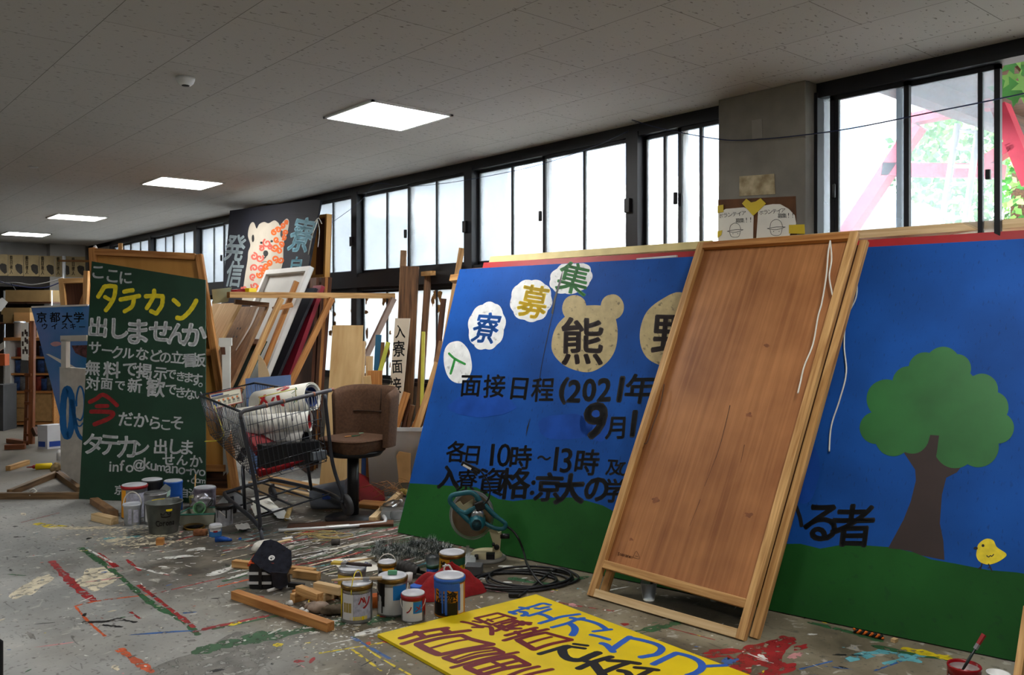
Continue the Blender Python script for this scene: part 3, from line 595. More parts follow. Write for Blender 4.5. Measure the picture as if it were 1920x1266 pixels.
flat_part('painted_bear_head', t, tan, [blob(1077, 578, 23, 25, 30, .02), blob(1148, 576, 22, 24, 30, .02), sm2([(1064, 590), (1080, 575), (1100, 573), (1125, 573), (1146, 578), (1156, 604), (1158, 632), (1152, 660), (1136, 682), (1110, 697), (1085, 696), (1056, 684), (1036, 660), (1036, 632), (1046, 608)])], MU, .0008)
flat_part('painted_bear_head', t, tan, [sm2([(1212, 586), (1240, 562), (1275, 548), (1310, 570), (1320, 620), (1300, 664), (1256, 686), (1222, 678), (1204, 656), (1200, 622)])], MU, .0008)
ink_m = mat('mural_black', (22, 22, 26), .5)
fn = on(MU, .0013)
for row in [[('面', 883, 724, 40, .02), ('接', 927, 724, 43, .02), ('日', 974, 729, 40, .02), ('程', 1018, 731, 45, .02), ('(', 1057, 733, 48, .06), ('2', 1077, 734, 40, .05), ('0', 1105, 732, 40, .05), ('2', 1133, 731, 42, .05), ('1', 1164, 730, 46, .06), ('年', 1200, 729, 54, .03)], [('9', 1117, 790, 66, .05), ('月', 1154, 803, 41, .03), ('1', 1188, 795, 48, .05)],
                       [('各', 856, 847, 40, .025), ('日', 886, 854, 34, .025), ('1', 923, 853, 40, .02), ('0', 945, 854, 42, .01), ('時', 977, 858, 44, .025), ('～', 1020, 859, 26, .03), ('1', 1043, 861, 44, .02), ('3', 1062, 864, 45, .02), ('時', 1101, 867, 48, .025), ('及', 1151, 877, 30, .03), ('び', 1174, 878, 28, .03)],
                       [('入', 842, 895, 42, .05), ('寮', 876, 901, 42, .018), ('資', 921, 904, 52, .016), ('格', 965, 907, 58, .026), (':', 999, 915, 26, .06), ('京', 1029, 914, 52, .04), ('大', 1068, 917, 54, .05), ('の', 1118, 918, 46, .05), ('学', 1152, 920, 44, .03)],
                       [('る', 1539, 980, 66, .036), ('者', 1599, 985, 78, .03)]]:
    L1 = MB()
    for ch, u, v, h, o in row: put_glyph(L1, fn, ch, u, v, h, o*.95, rot=R.uniform(-3, 3), shear=.12, asp=.92 if h < 50 else 1)
    if row[0][0] == 'る': put_stroke(L1, fn, [(1493, 950), (1500, 970), (1503, 986)], 7)
    put('black_lettering', L1, ink_m, t)

L2 = MB(); put_glyph(L2, fn, '熊', 1092, 640, 88, .022, asp=.9); put('bear_lettering', L2, mat('mural_brown_black', (52, 36, 34), .5), t); L2 = MB(); put_glyph(L2, fn, '野', 1263, 627, 76, .026, shear=.1); put('bear_lettering', L2, mat('mural_brown_black', (52, 36, 34), .5), t)
L3 = MB(); gp = mat('mural_leaf_green', (44, 140, 60), .5); put_stroke(L3, fn, [(842, 663), (853, 673), (872, 683)], 4.5); put_stroke(L3, fn, [(853, 674), (849, 688), (845, 701)], 4.5); put('cloud_lettering', L3, gp, t); L3 = MB(); put_glyph(L3, fn, '集', 1076, 522, 58, .02, rot=-14); put('cloud_lettering', L3, gp, t)
L3 = MB(); put_glyph(L3, fn, '寮', 912, 615, 58, .022, rot=-6, shear=.25, asp=.8); put('cloud_lettering', L3, mat('mural_letter_blue', (40, 110, 200), .5), t)
L3 = MB(); put_glyph(L3, fn, '募', 1000, 566, 62, .025, rot=-10, shear=.1, asp=.85); put('cloud_lettering', L3, mat('mural_letter_yellow', (236, 204, 30), .5), t)
s8 = lambda x, y: (1440+x*.6685, 420+y*.6685)
a = MB()
put_poly(a, on(MU, .0009), [s8(*p) for p in [(380, 640), (413, 690), (415, 720), (400, 780), (380, 830), (337, 910), (370, 913), (400, 918), (430, 930), (460, 936), (495, 943), (492, 890), (482, 840), (488, 760), (500, 712), (530, 697), (552, 668), (520, 640), (400, 600)]]); put('painted_trunk', a, mat('mural_trunk', (50, 36, 34), .5), t)
a = MB(); k = 0
for x, y, r in [(490, 395, 50), (440, 405, 45), (530, 405, 40), (395, 445, 46), (332, 492, 56), (302, 572, 45), (352, 600, 52), (405, 600, 45), (600, 465, 45), (630, 515, 45), (646, 572, 44), (590, 625, 58), (525, 625, 60), (480, 500, 120), (560, 520, 95), (400, 520, 90), (440, 570, 40)]:
    put_poly(a, on(MU, .0011+k*2e-5), [s8(*p) for p in blob(x, y, r, r, 36, .01)]); k += 1
put('painted_crown', a, mat('mural_crown', (40, 104, 48), .5, var=.2, scale=3), t)
a = MB(); put_poly(a, on(MU, .0016), [s8(*p) for p in [(455, 592), (480, 594), (474, 640), (470, 662), (445, 652), (446, 625)]]); put('painted_branch', a, MC['mural_trunk'], t)
s3 = lambda x, y: (1440+x*.305, 880+y*.305)
a = MB(); fn = on(MU, .0012); put_poly(a, fn, [s3(p.x, p.y) for p in cr([V((x, y, 0)) for x, y in [(1284, 500), (1295, 460), (1340, 428), (1385, 438), (1408, 480), (1466, 522), (1440, 555), (1390, 580), (1345, 586), (1300, 568), (1281, 535)]], 5, True)], 0)
fn = on(MU, .0016)
put_poly(a, fn, [s3(*p) for p in blob(1322, 470, 9, 9, 14, 0)], 1); put_poly(a, fn, [s3(*p) for p in [(1262, 484), (1276, 476), (1291, 482), (1288, 494), (1270, 493)]], 1)
for q, w in (([(1345, 532), (1356, 540), (1368, 532), (1376, 536), (1388, 524)], 6), ([(1316, 580), (1310, 600), (1294, 612)], 8), ([(1312, 598), (1306, 618)], 6), ([(1356, 584), (1368, 606), (1378, 628)], 8), ([(1366, 604), (1352, 608)], 5)): put_stroke(a, fn, [s3(*p) for p in q], w*.305, 1)
put('painted_chick', a, [mat('mural_chick', (236, 212, 40), .5, var=.12, scale=30), ink_m], t)
a = MB(); put_poly(a, on(MU, .0018), [(1056, 504), (1052, 530), (1042, 562), (1037, 590), (1034, 588), (1038, 562), (1048, 530)]); put_stroke(a, on(MU, .0018), [(1036, 590), (1028, 625), (1015, 690), (1008, 740)], 1); put_poly(a, on(MU, .0018), [(995, 783), (991, 800), (986, 820), (988, 802)]); put('split', a, black, t)
# ---- boards stacked behind the mural
t = thing('red_signboard', 'red edge of another signboard standing close behind the blue mural', 'signboard', (3.9, 3.2, 0))
a = MB(); a.prism([MU.pt(x, y, -.055) for x, y in [(.12, .2), (3.55, .2), (3.6, W1+.1), (1.8, W1+.075), (.14, W1+.066)]], -MU.n, .02); put('panel', a, red, t)
t = thing('batten_frame', 'pale yellow timber frame resting behind the red board along the mural top', 'timber frame', (4.0, 3.2, 0))
for a0, a1, m_ in ((.17, 1.9, mat('cream_paint', (222, 204, 142), .6)), (1.9, 3.6, pine_pale)):
    a = MB(); a.beam(MU.pt(a0, W1+.095+a0*.012, -.1), MU.pt(a1, W1+.095+a1*.016, -.1), .05, .05, MU.n); put('top_batten', a, m_, t)
for x in (.25, 1.9, 3.5): a = MB(); a.beam(MU.pt(x, .15, -.11), MU.pt(x, W1+.04, -.11), .04, .03, MU.n); put('upright', a, pine, t)
for u0, v0, u1, v1, lb in [(828, 511, 872, 507, 'short plank end sticking out left of the blue mural top'), (858, 500, 896, 497, 'grey plank end lying on the mural top left corner')]:
    q = MU.P(u0, v0, -.13); r_ = MU.P(u1, v1, -.13); a = MB(); a.beam(q, r_, .05, .06, MU.n); single('plank', a, rough_wd if u0 > 840 else pine, lb, 'plank')
a = MB(); q = MU.P(1192, 484, -.02); r_ = MU.P(1267, 478, -.02); a.beam(q, r_, .02, .012, UP); single('white_strip', a, white_p, 'thin white strip lying on the mural top edge', 'strip')
# ---- framed brown panel
BR = lean(Z(1103, 1117), Z(1397, 1203), 28.5)
t = thing('plywood_sign_back', 'tall brown plywood panel in a pale timber frame leaning against the blue mural', 'framed panel', Z(1250, 1160))
c = [BR.px(1311, 457), BR.px(1606, 456), BR.px(1397, 1203), BR.px(1103, 1117)]
def edge(a, b, k): return a[0]+(b[0]-a[0])*k, a[1]+(b[1]-a[1])*k
H2 = c[0][1]; wl = lambda h: edge(c[3], c[0], h/H2)[0]; wr = lambda h: edge(c[2], c[1], h/H2)[0]
fw, fd = .042, .032
a = MB(); a.beam(BR.pt(wl(0)+fw/2, 0, .0), BR.pt(wl(H2)+fw/2, H2, .0), fw, fd, BR.n); put('stile', a, pine, t, bevel=.002)
a = MB(); a.beam(BR.pt(wr(0)-fw/2, 0, .0), BR.pt(wr(H2)-fw/2, H2, .0), fw, fd, BR.n); put('stile', a, pine, t, bevel=.002)
a = MB(); a.beam(BR.pt(wl(H2)+fw, H2-fw/2, 0), BR.pt(wr(H2)-fw, H2-fw/2, 0), fw, fd, BR.n); put('top_rail', a, pine_warm, t, bevel=.002)
a = MB(); a.beam(BR.pt(wl(.19)+fw, .175, 0), BR.pt(wr(.17)-fw, .16, 0), fw, fd, BR.n); put('lower_rail', a, pine, t, bevel=.002)
a = MB(); a.beam(BR.pt(wl(0)+fw, .022, 0), BR.pt(wr(0)-fw, .022, 0), fw, fd, BR.n); put('bottom_rail', a, pine_pale, t, bevel=.002)
a = MB(); a.prism([BR.pt(wl(H2)+.005, H2-.005, -.017), BR.pt(wr(H2)-.005, H2-.005, -.017), BR.pt(wr(.16)-.005, .16, -.017), BR.pt(wl(.17)+.005, .17, -.017)], -BR.n, .005)
pb = put('panel', a, ply_br, t)
a = MB(); fn = on(BR, -.0165)
put_stroke(a, fn, [(1366, 758), (1356, 800), (1345, 840), (1330, 880), (1318, 910)], 1.6, taper=.7); put_stroke(a, fn, [(1393, 832), (1386, 865)], 1.2, taper=.6); put_stroke(a, fn, [(1310, 935), (1290, 985)], 1, taper=.6); put('crack', a, dark_wood, pb)
a = MB(); kn = mat('ply_knot', (134, 82, 48), .5, var=.2, scale=30)
for u, v, r_ in [(1402, 776, 8), (1226, 936, 10), (1401, 964, 10), (1435, 645, 6), (1180, 1010, 5)]: a = MB(); put_poly(a, fn, blob(u, v, r_*.8, r_*.5, 20, .3)); put('knot', a, kn, pb)
a = MB(); fn = on(BR, -.0155)
for i, ch in enumerate('Stepanel'): put_glyph(a, fn, ch, 1157+i*3.6, 1037+i*1.0, 4.6 if ch != 'S' else 6, .01, rot=-12)
put_stroke(a, fn, [(1184, 1044), (1190, 1032), (1196, 1046), (1184, 1044)], .8); put_stroke(a, fn, [(1188, 1041), (1193, 1042)], .8); put('stamp', a, dark_wood, pb)
t2 = thing('plywood_sign_back', 'second timber-framed panel hidden right behind the tall brown plywood panel', 'framed panel', Z(1300, 1150))
for s_, x in (('l', .05), ('r', wr(0)+.012)):
    a = MB(); x1 = wl(H2)+.06 if s_ == 'l' else wr(H2)+.014; a.beam(BR.pt(x, .03, -.055), BR.pt(x1, H2-.02, -.055), .04, .032, BR.n); put('stile', a, pine, t2, bevel=.002)
a = MB(); a.prism([BR.pt(wl(H2)+.08, H2-.03, -.073), BR.pt(wr(H2), H2-.03, -.073), BR.pt(wr(.2), .2, -.073), BR.pt(wl(.2)+.04, .2, -.073)], -BR.n, .004); put('panel', a, board_br, t2)
cordm = mat('white_cord', (226, 224, 214), .7)
a = MB(); a.tube(cr([BR.P(1560, 456, .024), BR.P(1557, 480, .03), BR.P(1553, 520, .025), BR.P(1545, 570, .025), BR.P(1538, 600, .03), BR.P(1528, 650, .025), BR.P(1512, 690, .025), BR.P(1504, 720, .02), BR.P(1499, 741, .02)], 6), .0042, 6)
a.tube(cr([BR.P(1560, 457, .024), BR.P(1562, 490, .02), BR.P(1557, 520, .015), BR.P(1561, 548, .012), BR.P(1564, 558, .012)], 6), .0042, 6); single('cord', a, cordm, 'white cord hanging down the inside of the brown panel from its top rail', 'cord', 'white cords on the brown panel')
a = MB(); a.tube(cr([MU.P(1603, 514, .03), MU.P(1609, 532, .03), MU.P(1606, 560, .012), MU.P(1588, 600, .012), MU.P(1584, 650, .012), MU.P(1588, 700, .012), MU.P(1576, 750, .012), MU.P(1560, 800, .012), MU.P(1556, 848, .012)], 6), .0042, 6); single('cord', a, cordm, 'white cord dangling over the blue mural right of the brown panel', 'cord', 'white cords on the brown panel')
a = MB(); a.tube(cr([BR.P(1247, 722, .01), BR.P(1240, 760, .012), BR.P(1226, 800, .012), BR.P(1216, 830, .012), BR.P(1210, 834, .012)], 6), .003, 6); single('cord', a, mat('brown_cord', (80, 56, 40), .7), 'thin brown string at the left stile of the brown panel', 'cord')
# ---- yellow sign on the floor
y0 = Z(708, 1195); ex = V((1, -.055, 0)).normalized(); ey = V((-.02, -1, 0)).normalized()
YS = Plane(V((y0.x, y0.y, .014)), ex, ey)
YS.n = V((0, 0, 1))
t = thing('floor_signboard', 'yellow signboard with red, black and blue brush letters lying on the floor', 'signboard', V((2.55, 2.45, 0)))
a = MB(); a.prism([YS.pt(x, y) for x, y in [(0, 0), (.925, 0), (.925, 1.83), (0, 1.83)]], (0, 0, -1), .0135); put('panel', a, yellow, t)
def fsign(name, rows, m):
    a = MB(); k = 0
    for reg, w, pts in rows:
        ox, oy, sc = {1: (700, 1110, .1875), 2: (1000, 1110, .1875), 3: (860, 1110, .125)}[reg]
        q = [YS.px(ox+x*sc, oy+y*sc) for x, y in pts]; k += 1; w = w*((.66 if reg == 1 else .8) if 'red' in name else .95)
        put_stroke(a, lambda x, y, k=k: YS.pt(x, y, .0006+k*4e-6), q, w, rough=.03)
    put(name, a, m, t)
fsign('blue_lettering', [(3, .026, [(720, 300), (900, 240), (1070, 195), (1190, 155), (1300, 178)]), (3, .024, [(860, 215), (930, 225), (980, 240)]), (3, .026, [(1090, 228), (1150, 235), (1210, 220), (1275, 208)]), (3, .03, [(720, 285), (750, 300), (790, 318)]), (3, .03, [(870, 285), (930, 290), (945, 320), (895, 345)]),
 (3, .026, [(980, 347), (1140, 300), (1300, 240)]), (3, .03, [(1140, 315), (1240, 345), (1320, 395)]), (3, .028, [(1140, 462), (1300, 410), (1450, 360), (1600, 335), (1715, 318)]),
 (3, .026, [(1315, 525), (1540, 460), (1690, 395), (1780, 378)]), (3, .03, [(1595, 375), (1720, 402)]), (2, .03, [(400, 262), (500, 285), (590, 320), (650, 365)]), (2, .026, [(700, 368), (530, 390)]), (3, .036, [(1580, 465), (1640, 520), (1645, 580), (1605, 645)]),
 (2, .028, [(505, 425), (590, 445), (675, 473)]), (2, .034, [(605, 512), (650, 530), (690, 570), (715, 600)]), (2, .034, [(705, 575), (790, 510), (880, 445)]), (2, .034, [(880, 455), (1000, 480), (1130, 520), (1185, 565), (1140, 620), (1060, 640), (980, 655)]),
 (2, .034, [(1100, 728), (1210, 670), (1330, 610)]), (2, .034, [(1330, 612), (1450, 645), (1550, 700), (1570, 760), (1520, 810), (1430, 845)]), (2, .028, [(1590, 748), (1680, 742), (1800, 737)])], mat('sign_blue', (34, 92, 186), .5))
dr = mat('sign_dark_red', (112, 16, 22), .5)
fsign('red_lettering', [(3, .03, [(215, 385), (380, 345), (540, 305)]), (3, .03, [(545, 308), (660, 345), (785, 382)]), (3, .03, [(225, 390), (330, 440), (440, 490)]), (3, .028, [(440, 487), (600, 435), (790, 385)]), (3, .02, [(350, 430), (480, 395), (640, 350)]), (3, .02, [(390, 400), (460, 440)]),
 (3, .03, [(15, 440), (140, 465), (260, 505), (400, 515), (440, 545), (440, 640)]), (3, .028, [(170, 525), (310, 528)]), (3, .026, [(180, 430), (290, 455)]), (3, .03, [(490, 585), (640, 520), (820, 440)]), (3, .03, [(500, 500), (620, 560), (660, 575)]), (3, .03, [(640, 560), (860, 540)]), (3, .03, [(700, 400), (820, 430), (890, 490)]), (3, .03, [(800, 440), (1010, 455)]), (3, .028, [(880, 430), (990, 485)]), (3, .03, [(720, 520), (900, 470), (1000, 480)]), (3, .03, [(560, 490), (700, 530), (860, 545)]), (3, .03, [(600, 470), (760, 430)]),
 (3, .034, [(645, 652), (860, 590), (1090, 530)]), (3, .034, [(615, 730), (900, 640), (1250, 552)]), (3, .03, [(790, 590), (860, 650)]), (3, .034, [(1010, 545), (1080, 580)]), (3, .034, [(800, 720), (1000, 655), (1220, 605)]), (3, .034, [(1220, 605), (1400, 660), (1590, 712)]), (3, .045, [(830, 730), (940, 800), (1050, 868)]), (3, .034, [(1050, 868), (1300, 780), (1590, 718)]), (3, .026, [(980, 768), (1150, 712), (1300, 672)]),
 (1, .05, [(265, 465), (480, 400), (720, 358)]), (1, .05, [(280, 525), (560, 440), (930, 383)]), (1, .05, [(415, 400), (490, 450)]), (1, .06, [(670, 365), (740, 410)]), (1, .05, [(420, 525), (640, 465), (860, 432)]), (1, .05, [(860, 435), (950, 475), (1150, 525)]), (1, .065, [(430, 530), (530, 590), (630, 635)]), (1, .05, [(630, 638), (900, 575), (1150, 528)]), (1, .03, [(550, 568), (780, 500), (900, 478)]),
 (1, .04, [(675, 668), (900, 600), (1160, 562)]), (1, .04, [(1160, 565), (1245, 608)]), (1, .045, [(800, 715), (1000, 650), (1245, 612)]), (1, .05, [(690, 672), (800, 715)]), (1, .026, [(770, 690), (980, 620), (1180, 588)]), (1, .036, [(745, 770), (1060, 680), (1390, 608)]), (1, .05, [(885, 765), (1100, 700), (1350, 650)]), (1, .045, [(1350, 655), (1490, 735)]), (1, .05, [(1040, 845), (1250, 780), (1490, 738)]), (1, .055, [(900, 775), (1040, 840)]), (1, .04, [(980, 810), (1200, 745), (1410, 690)]), (1, .035, [(1150, 710), (1300, 780)]), (1, .036, [(1300, 850), (1450, 790), (1590, 755)]), (1, .036, [(1420, 860), (1560, 820), (1720, 783)])], dr)
fsign('black_lettering', [(3, .03, [(1120, 937), (1300, 880), (1500, 815)]), (2, .045, [(280, 545), (225, 575), (240, 640), (300, 680), (400, 685), (480, 650), (570, 610)]), (2, .026, [(310, 548), (440, 567)]), (2, .026, [(340, 520), (465, 537)]), (2, .036, [(375, 775), (540, 700), (695, 652)]), (2, .032, [(440, 698), (540, 715)]), (2, .045, [(520, 720), (570, 790), (610, 845)]), (2, .034, [(665, 690), (820, 700), (960, 722)]), (2, .034, [(850, 715), (720, 765), (600, 820)]), (2, .03, [(925, 762), (1040, 772), (1140, 788)]), (2, .036, [(770, 795), (840, 810), (870, 850)]), (2, .03, [(1090, 780), (960, 850)])], mat('sign_black', (20, 20, 24), .5))
# ---- green sign with its orange framed board behind
g0, g1 = Z(148, 937), Z(385, 945)
GR = lean(g0, g1, 7)
t = thing('green_signboard', 'dark green signboard with white and yellow hand-painted Japanese text, slanted top edge', 'signboard', (g0+g1)/2)
gq = [GR.px(172, 490), GR.px(385, 525), GR.px(385, 946), GR.px(148, 938)]
a = MB(); a.prism([GR.pt(x, max(y, .004)) for x, y in gq], -GR.n, .012); put('panel', a, mat('chalk_green', (28, 62, 44), .5, var=.14, scale=5), t)
fn = on(GR, .001); rows_ = [('こ', 184, 511, 22), ('こ', 211, 518, 22), ('に', 236, 521, 22), ('出', 184, 613, 37), ('し', 225, 616, 36), ('ま', 259, 622, 43), ('せ', 300, 621, 40), ('ん', 335, 626, 40), ('か', 364, 628, 44), ('サ', 178, 652, 22), ('ー', 201, 657, 19), ('ク', 220, 661, 22), ('ル', 241, 663, 21), ('な', 267, 664, 23), ('ど', 293, 667, 22), ('の', 310, 671, 20), ('立', 332, 670, 22), ('看', 354, 676, 25), ('板', 373, 675, 25),
                    ('無', 174, 690, 27), ('料', 210, 694, 31), ('で', 244, 693, 26), ('掲', 270, 696, 28), ('示', 301, 701, 24), ('で', 321, 702, 18), ('き', 339, 706, 17), ('ま', 354, 708, 18), ('す', 369, 712, 21), ('。', 376, 722, 8), ('対', 174, 719, 25), ('面', 200, 720, 21), ('で', 225, 723, 18), ('新', 253, 723, 26), ('歓', 292, 727, 34), ('で', 321, 731, 20), ('き', 339, 736, 19), ('な', 356, 739, 20), ('い', 373, 741, 15),
                    ('だ', 236, 786, 26), ('か', 265, 788, 27), ('ら', 291, 793, 23), ('こ', 311, 797, 18), ('そ', 332, 793, 23), ('タ', 174, 832, 37), ('テ', 206, 835, 38), ('カ', 238, 838, 39), ('ン', 265, 841, 28), ('出', 301, 838, 27), ('し', 330, 838, 27), ('ま', 351, 839, 26), ('せ', 316, 862, 22), ('ん', 342, 863, 20), ('か', 368, 865, 23),
                    ] + [(ch, 224+i*17.3, 919+i*.8, 18) for i, ch in enumerate('京都大学熊野寮自治会')]
lat_ = [('i', 207, 875, 18), ('n', 217, 878, 13), ('f', 229, 873, 20), ('o', 243, 879, 14), ('@', 261, 873, 22), ('k', 276, 869, 20), ('u', 288, 876, 13), ('m', 302, 878, 15), ('a', 316, 880, 14), ('n', 328, 881, 13), ('o', 341, 883, 13), ('-', 353, 882, 8), ('r', 361, 885, 12), ('y', 368, 889, 16), ('o', 379, 887, 12), ('.', 353, 902, 4), ('c', 362, 902, 10), ('o', 371, 902, 9), ('m', 380, 903, 10)]
lw_ = mat('letter_white', (240, 242, 244), .6, var=.1, scale=40); cuts = [0, 3, 9, 19, 29, 38, 43, 50, 53, 63]
for i0, i1 in zip(cuts, cuts[1:]):
    a = MB()
    for ch, u, v, h in rows_[i0:i1]: put_glyph(a, fn, ch, u, v, h, .045 if i0 == 3 else .028, rot=-R.uniform(0, 6))
    put('white_lettering', a, lw_, t)
for i0, i1 in ((0, 15), (15, 19)):
    a = MB()
    for ch, u, v, h in lat_[i0:i1]: put_glyph(a, fn, ch, u, v, h, .025, rot=-3)
    put('white_lettering', a, lw_, t)
z7 = lambda x, y: (150+x*.1895, 480+y*.1895)
b = MB(); k = 0
for w, q in [(36, [(240, 305), (215, 350), (180, 405)]), (36, [(240, 305), (300, 298), (355, 305)]), (34, [(352, 310), (340, 400), (300, 480), (255, 540)]), (30, [(245, 405), (290, 430)]), (34, [(435, 355), (480, 345), (525, 340)]), (36, [(400, 432), (490, 415), (588, 396)]), (34, [(535, 420), (515, 500), (440, 550)]), (36, [(650, 400), (740, 395), (820, 400)]), (34, [(820, 405), (810, 490), (755, 572)]), (34, [(755, 572), (700, 545)]), (34, [(735, 340), (725, 410), (660, 520)]), (34, [(925, 435), (955, 460), (980, 485)]), (36, [(960, 612), (1010, 615), (1070, 565), (1120, 500), (1152, 440)])]:
    k += 1; put_stroke(b, on(GR, .001+k*3e-5), [z7(*p) for p in q], w*.235)
put('yellow_lettering', b, mat('letter_yellow', (226, 206, 34), .55, var=.12, scale=30), t)
b = MB(); k = 0
z2 = lambda x, y: (x*.2527, 700+y*.2527)
for w, q in [(30, [(665, 215), (715, 190), (760, 160), (810, 185), (870, 240)]), (30, [(715, 245), (800, 243)]), (32, [(675, 285), (760, 285), (838, 295), (810, 335), (700, 380)])]: k += 1; put_stroke(b, on(GR, .001+k*3e-5), [z2(*p) for p in q], w*.2527)
put('red_lettering', b, mat('letter_red', (146, 28, 30), .6, var=.2, scale=30), t)
OB = lean(T(160, 925, 7.0), T(450, 928, 6.98), 8)
t = thing('plywood_sign_back', 'orange plywood board in a timber frame standing behind the green sign', 'framed panel', V((2.4, 7.1, 0)))
q = [OB.px(173, 467), OB.px(384, 476), OB.px(452, 927), OB.px(196, 925)]
m1, m2 = OB.px(300, 660), OB.px(420, 660); m3, m4 = OB.px(300, 876), OB.px(438, 876)
framed(t, OB, q, .055, .04, pine_warm, ply_or, rails=[(m1[0], m1[1], m2[0]-.06, m2[1]), (m3[0], m3[1], m4[0]-.06, m4[1])])
a = MB(); a.prism([OB.P(378, 884, .004), OB.P(425, 882, .004), OB.P(428, 927, .004), OB.P(378, 927, .004)], -OB.n, .004); put('base_board', a, dark_wood, t)
for u, v, lb in [(178, 460, 'white'), (226, 458, 'wood')]:
    a = MB(); p = OB.P(u, 470, -.03); 
    if lb == 'white': a.tube([p-UP*.02, p+UP*.03, p+UP*.05], [.012, .02, .008], 8); put('knob', a, white_p, t)
    else: p = OB.P(226, 470, -.03); a.beam(V((p.x, p.y, .0))+FWD*.02, p+UP*.07, .03, .02); single('wood_stub', a, pine, 'short wood stub behind the top of the orange framed board', 'wood piece')
# ---- blue poster board, white boxy sign with blue letters, small framed board (left)
PB = facing(110, 920, 8.2, 3)
t = thing('poster_board', 'blue painted board with black Japanese title, leaning sideways left of the green sign', 'signboard', T(150, 900, 8.2))
a = MB(); a.prism([PB.P(*p) for p in [(58, 575), (168, 572), (168, 886), (140, 886), (112, 782)]], -PB.n, .03, 0, 1); put('panel', a, [mat('poster_blue', (52, 132, 200), .55, var=.12, scale=2, c2=(110, 140, 206)), pine_warm], t)
a = MB(); fn = on(PB, .001)
for it in [('京', 78, 595, 19), ('都', 103, 595, 19), ('大', 126, 596, 19), ('学', 148, 595, 19), None, ('ウ', 84, 612, 11), ('イ', 102, 612, 11), ('ス', 121, 612, 11), ('キ', 137, 612, 11), ('ー', 154, 613, 11)]:
    if it is None: put('lettering', a, ink, t); a = MB(); continue
    ch, u, v, h = it; put_glyph(a, fn, ch, u, v, h, .022, wob=0)
put('lettering', a, ink, t)
a = MB(); put_poly(a, fn, blob(105, 645, 10, 4.5, 24, .1)); put('painted_cloud', a, mat('poster_pink', (196, 152, 160), .6), t)
a = MB(); put_poly(a, fn, [(86, 664), (92, 664), (130, 682), (145, 691), (128, 690)]); put('painted_plane', a, white_p, t)
a = MB(); a.beam(PB.P(60, 576, .004), PB.P(166, 572.5, .004), .016, .02, PB.n); put('top_edge', a, white_p, t)
WP = facing(135, 908, 7.45, 2, -14)
t = thing('box_sign', 'white boxy signboard with a big blue letter, standing between blue poster and green sign', 'signboard', T(135, 908, 7.45))
a = MB(); a.prism([WP.P(*p) for p in [(111.5, 688), (166, 692), (166, 918), (143, 905), (114, 880)]], -WP.n, .06); put('panel', a, mat('box_sign_white', (196, 192, 184), .6, var=.1, scale=14), t)
a = MB()
a.beam(WP.P(117, 635, 0), WP.P(166, 634, 0), .05, .05, WP.n); put('top_rail', a, offw, t); a = MB(); a.beam(WP.P(123, 636, 0), WP.P(123, 690, 0), .05, .05, WP.n); put('post', a, offw, t)
a = MB(); put_poly(a, on(WP, -.02), [(131, 648), (166, 647), (166, 674), (150, 668), (138, 662)]); put('back_picture', a, mat('plum_picture', (96, 60, 62), .6, var=.5, scale=30), t)
a = MB(); bl = mat('logo_blue', (34, 108, 176), .5); fn = on(WP, .001)
z6 = lambda x, y: (x*.2685, 600+y*.2685)
put_stroke(a, fn, [z6(*p) for p in [(470, 480), (500, 540), (505, 650), (495, 760), (470, 815), (445, 760), (440, 650), (448, 540)]], 12.5, closed=True)
put_stroke(a, fn, [z6(*p) for p in [(500, 560), (515, 650), (528, 740), (548, 800), (575, 830), (610, 836)]], 7); put_stroke(a, fn, [z6(*p) for p in [(535, 600), (535, 540), (552, 470), (575, 480), (590, 560), (585, 650), (565, 700), (540, 690)]], 3.4); put_stroke(a, fn, [z6(*p) for p in [(525, 660), (540, 730), (560, 742), (580, 720)]], 3)
put('logo', a, bl, t)
SF = facing(135, 700, 8.7, 8)
t = thing('framed_board', 'small brown board in a timber frame peeping out above the blue poster', 'framed panel', T(140, 880, 8.7))
framed(t, SF, [SF.px(113, 524), SF.px(168, 522), SF.px(168, 860), SF.px(140, 860)], .05, .04, pine, board_br)
a = MB(); a.prism([SF.P(*p, .008) for p in [(150, 566), (164, 530), (170, 530), (170, 576), (148, 576)]], -SF.n, .004); put('inner_panel', a, pine_warm, t)
a = MB(); a.beam(V((T(150, 530, 8.5).x, T(150, 530, 8.5).y, 0)), T(163, 508, 8.5), .05, .04); single('wood_stub', a, pine, 'short timber end standing up left of the green sign', 'wood piece')
a = MB(); a.beam(T(112, 489, 9.5), OB.P(185, 489, -.025), .03, .02); single('thin_lath', a, pine_warm, 'thin lath sticking out left behind the orange framed board', 'lath')
# ---- bear board high at the windows
BB = lean(V((3.95, 10.15, 0)), V((3.95, 7.6, 0)), 0); BB = Plane(XP(424, 540, 3.9), V((0, -1, 0)), V((.18, 0, 1)))
t = thing('bear_signboard', 'navy signboard with a white bear full of orange swirls, high in front of the windows', 'signboard', V((3.9, 8.9, 1.2)))
a = MB(); a.prism([BB.P(*p) for p in [(431, 395), (490, 387), (590, 374), (601, 376), (578, 500), (560, 610), (410, 610), (418, 545)]], -BB.n, .02); put('panel', a, mat('navy_board', (20, 22, 34), .8, var=.2, scale=3), t)
zb = lambda x, y: (400+x*.1659, 350+y*.1659)
a = MB(); put_poly(a, on(BB, .001), [zb(p.x, p.y) for p in cr([V((x, y, 0)) for x, y in [(335, 1200), (360, 1000), (388, 830), (395, 740), (420, 660), (392, 560), (402, 470), (430, 410), (462, 410), (490, 475), (520, 425), (575, 400), (625, 415), (690, 382), (735, 410), (755, 440), (790, 395), (830, 362), (855, 390), (850, 460), (830, 545), (800, 620), (792, 720), (790, 830), (772, 920), (700, 1200), (560, 1330), (345, 1330)]], 4, True)]); put('painted_bear', a, mat('bear_white', (178, 170, 156), .8, var=.06), t)
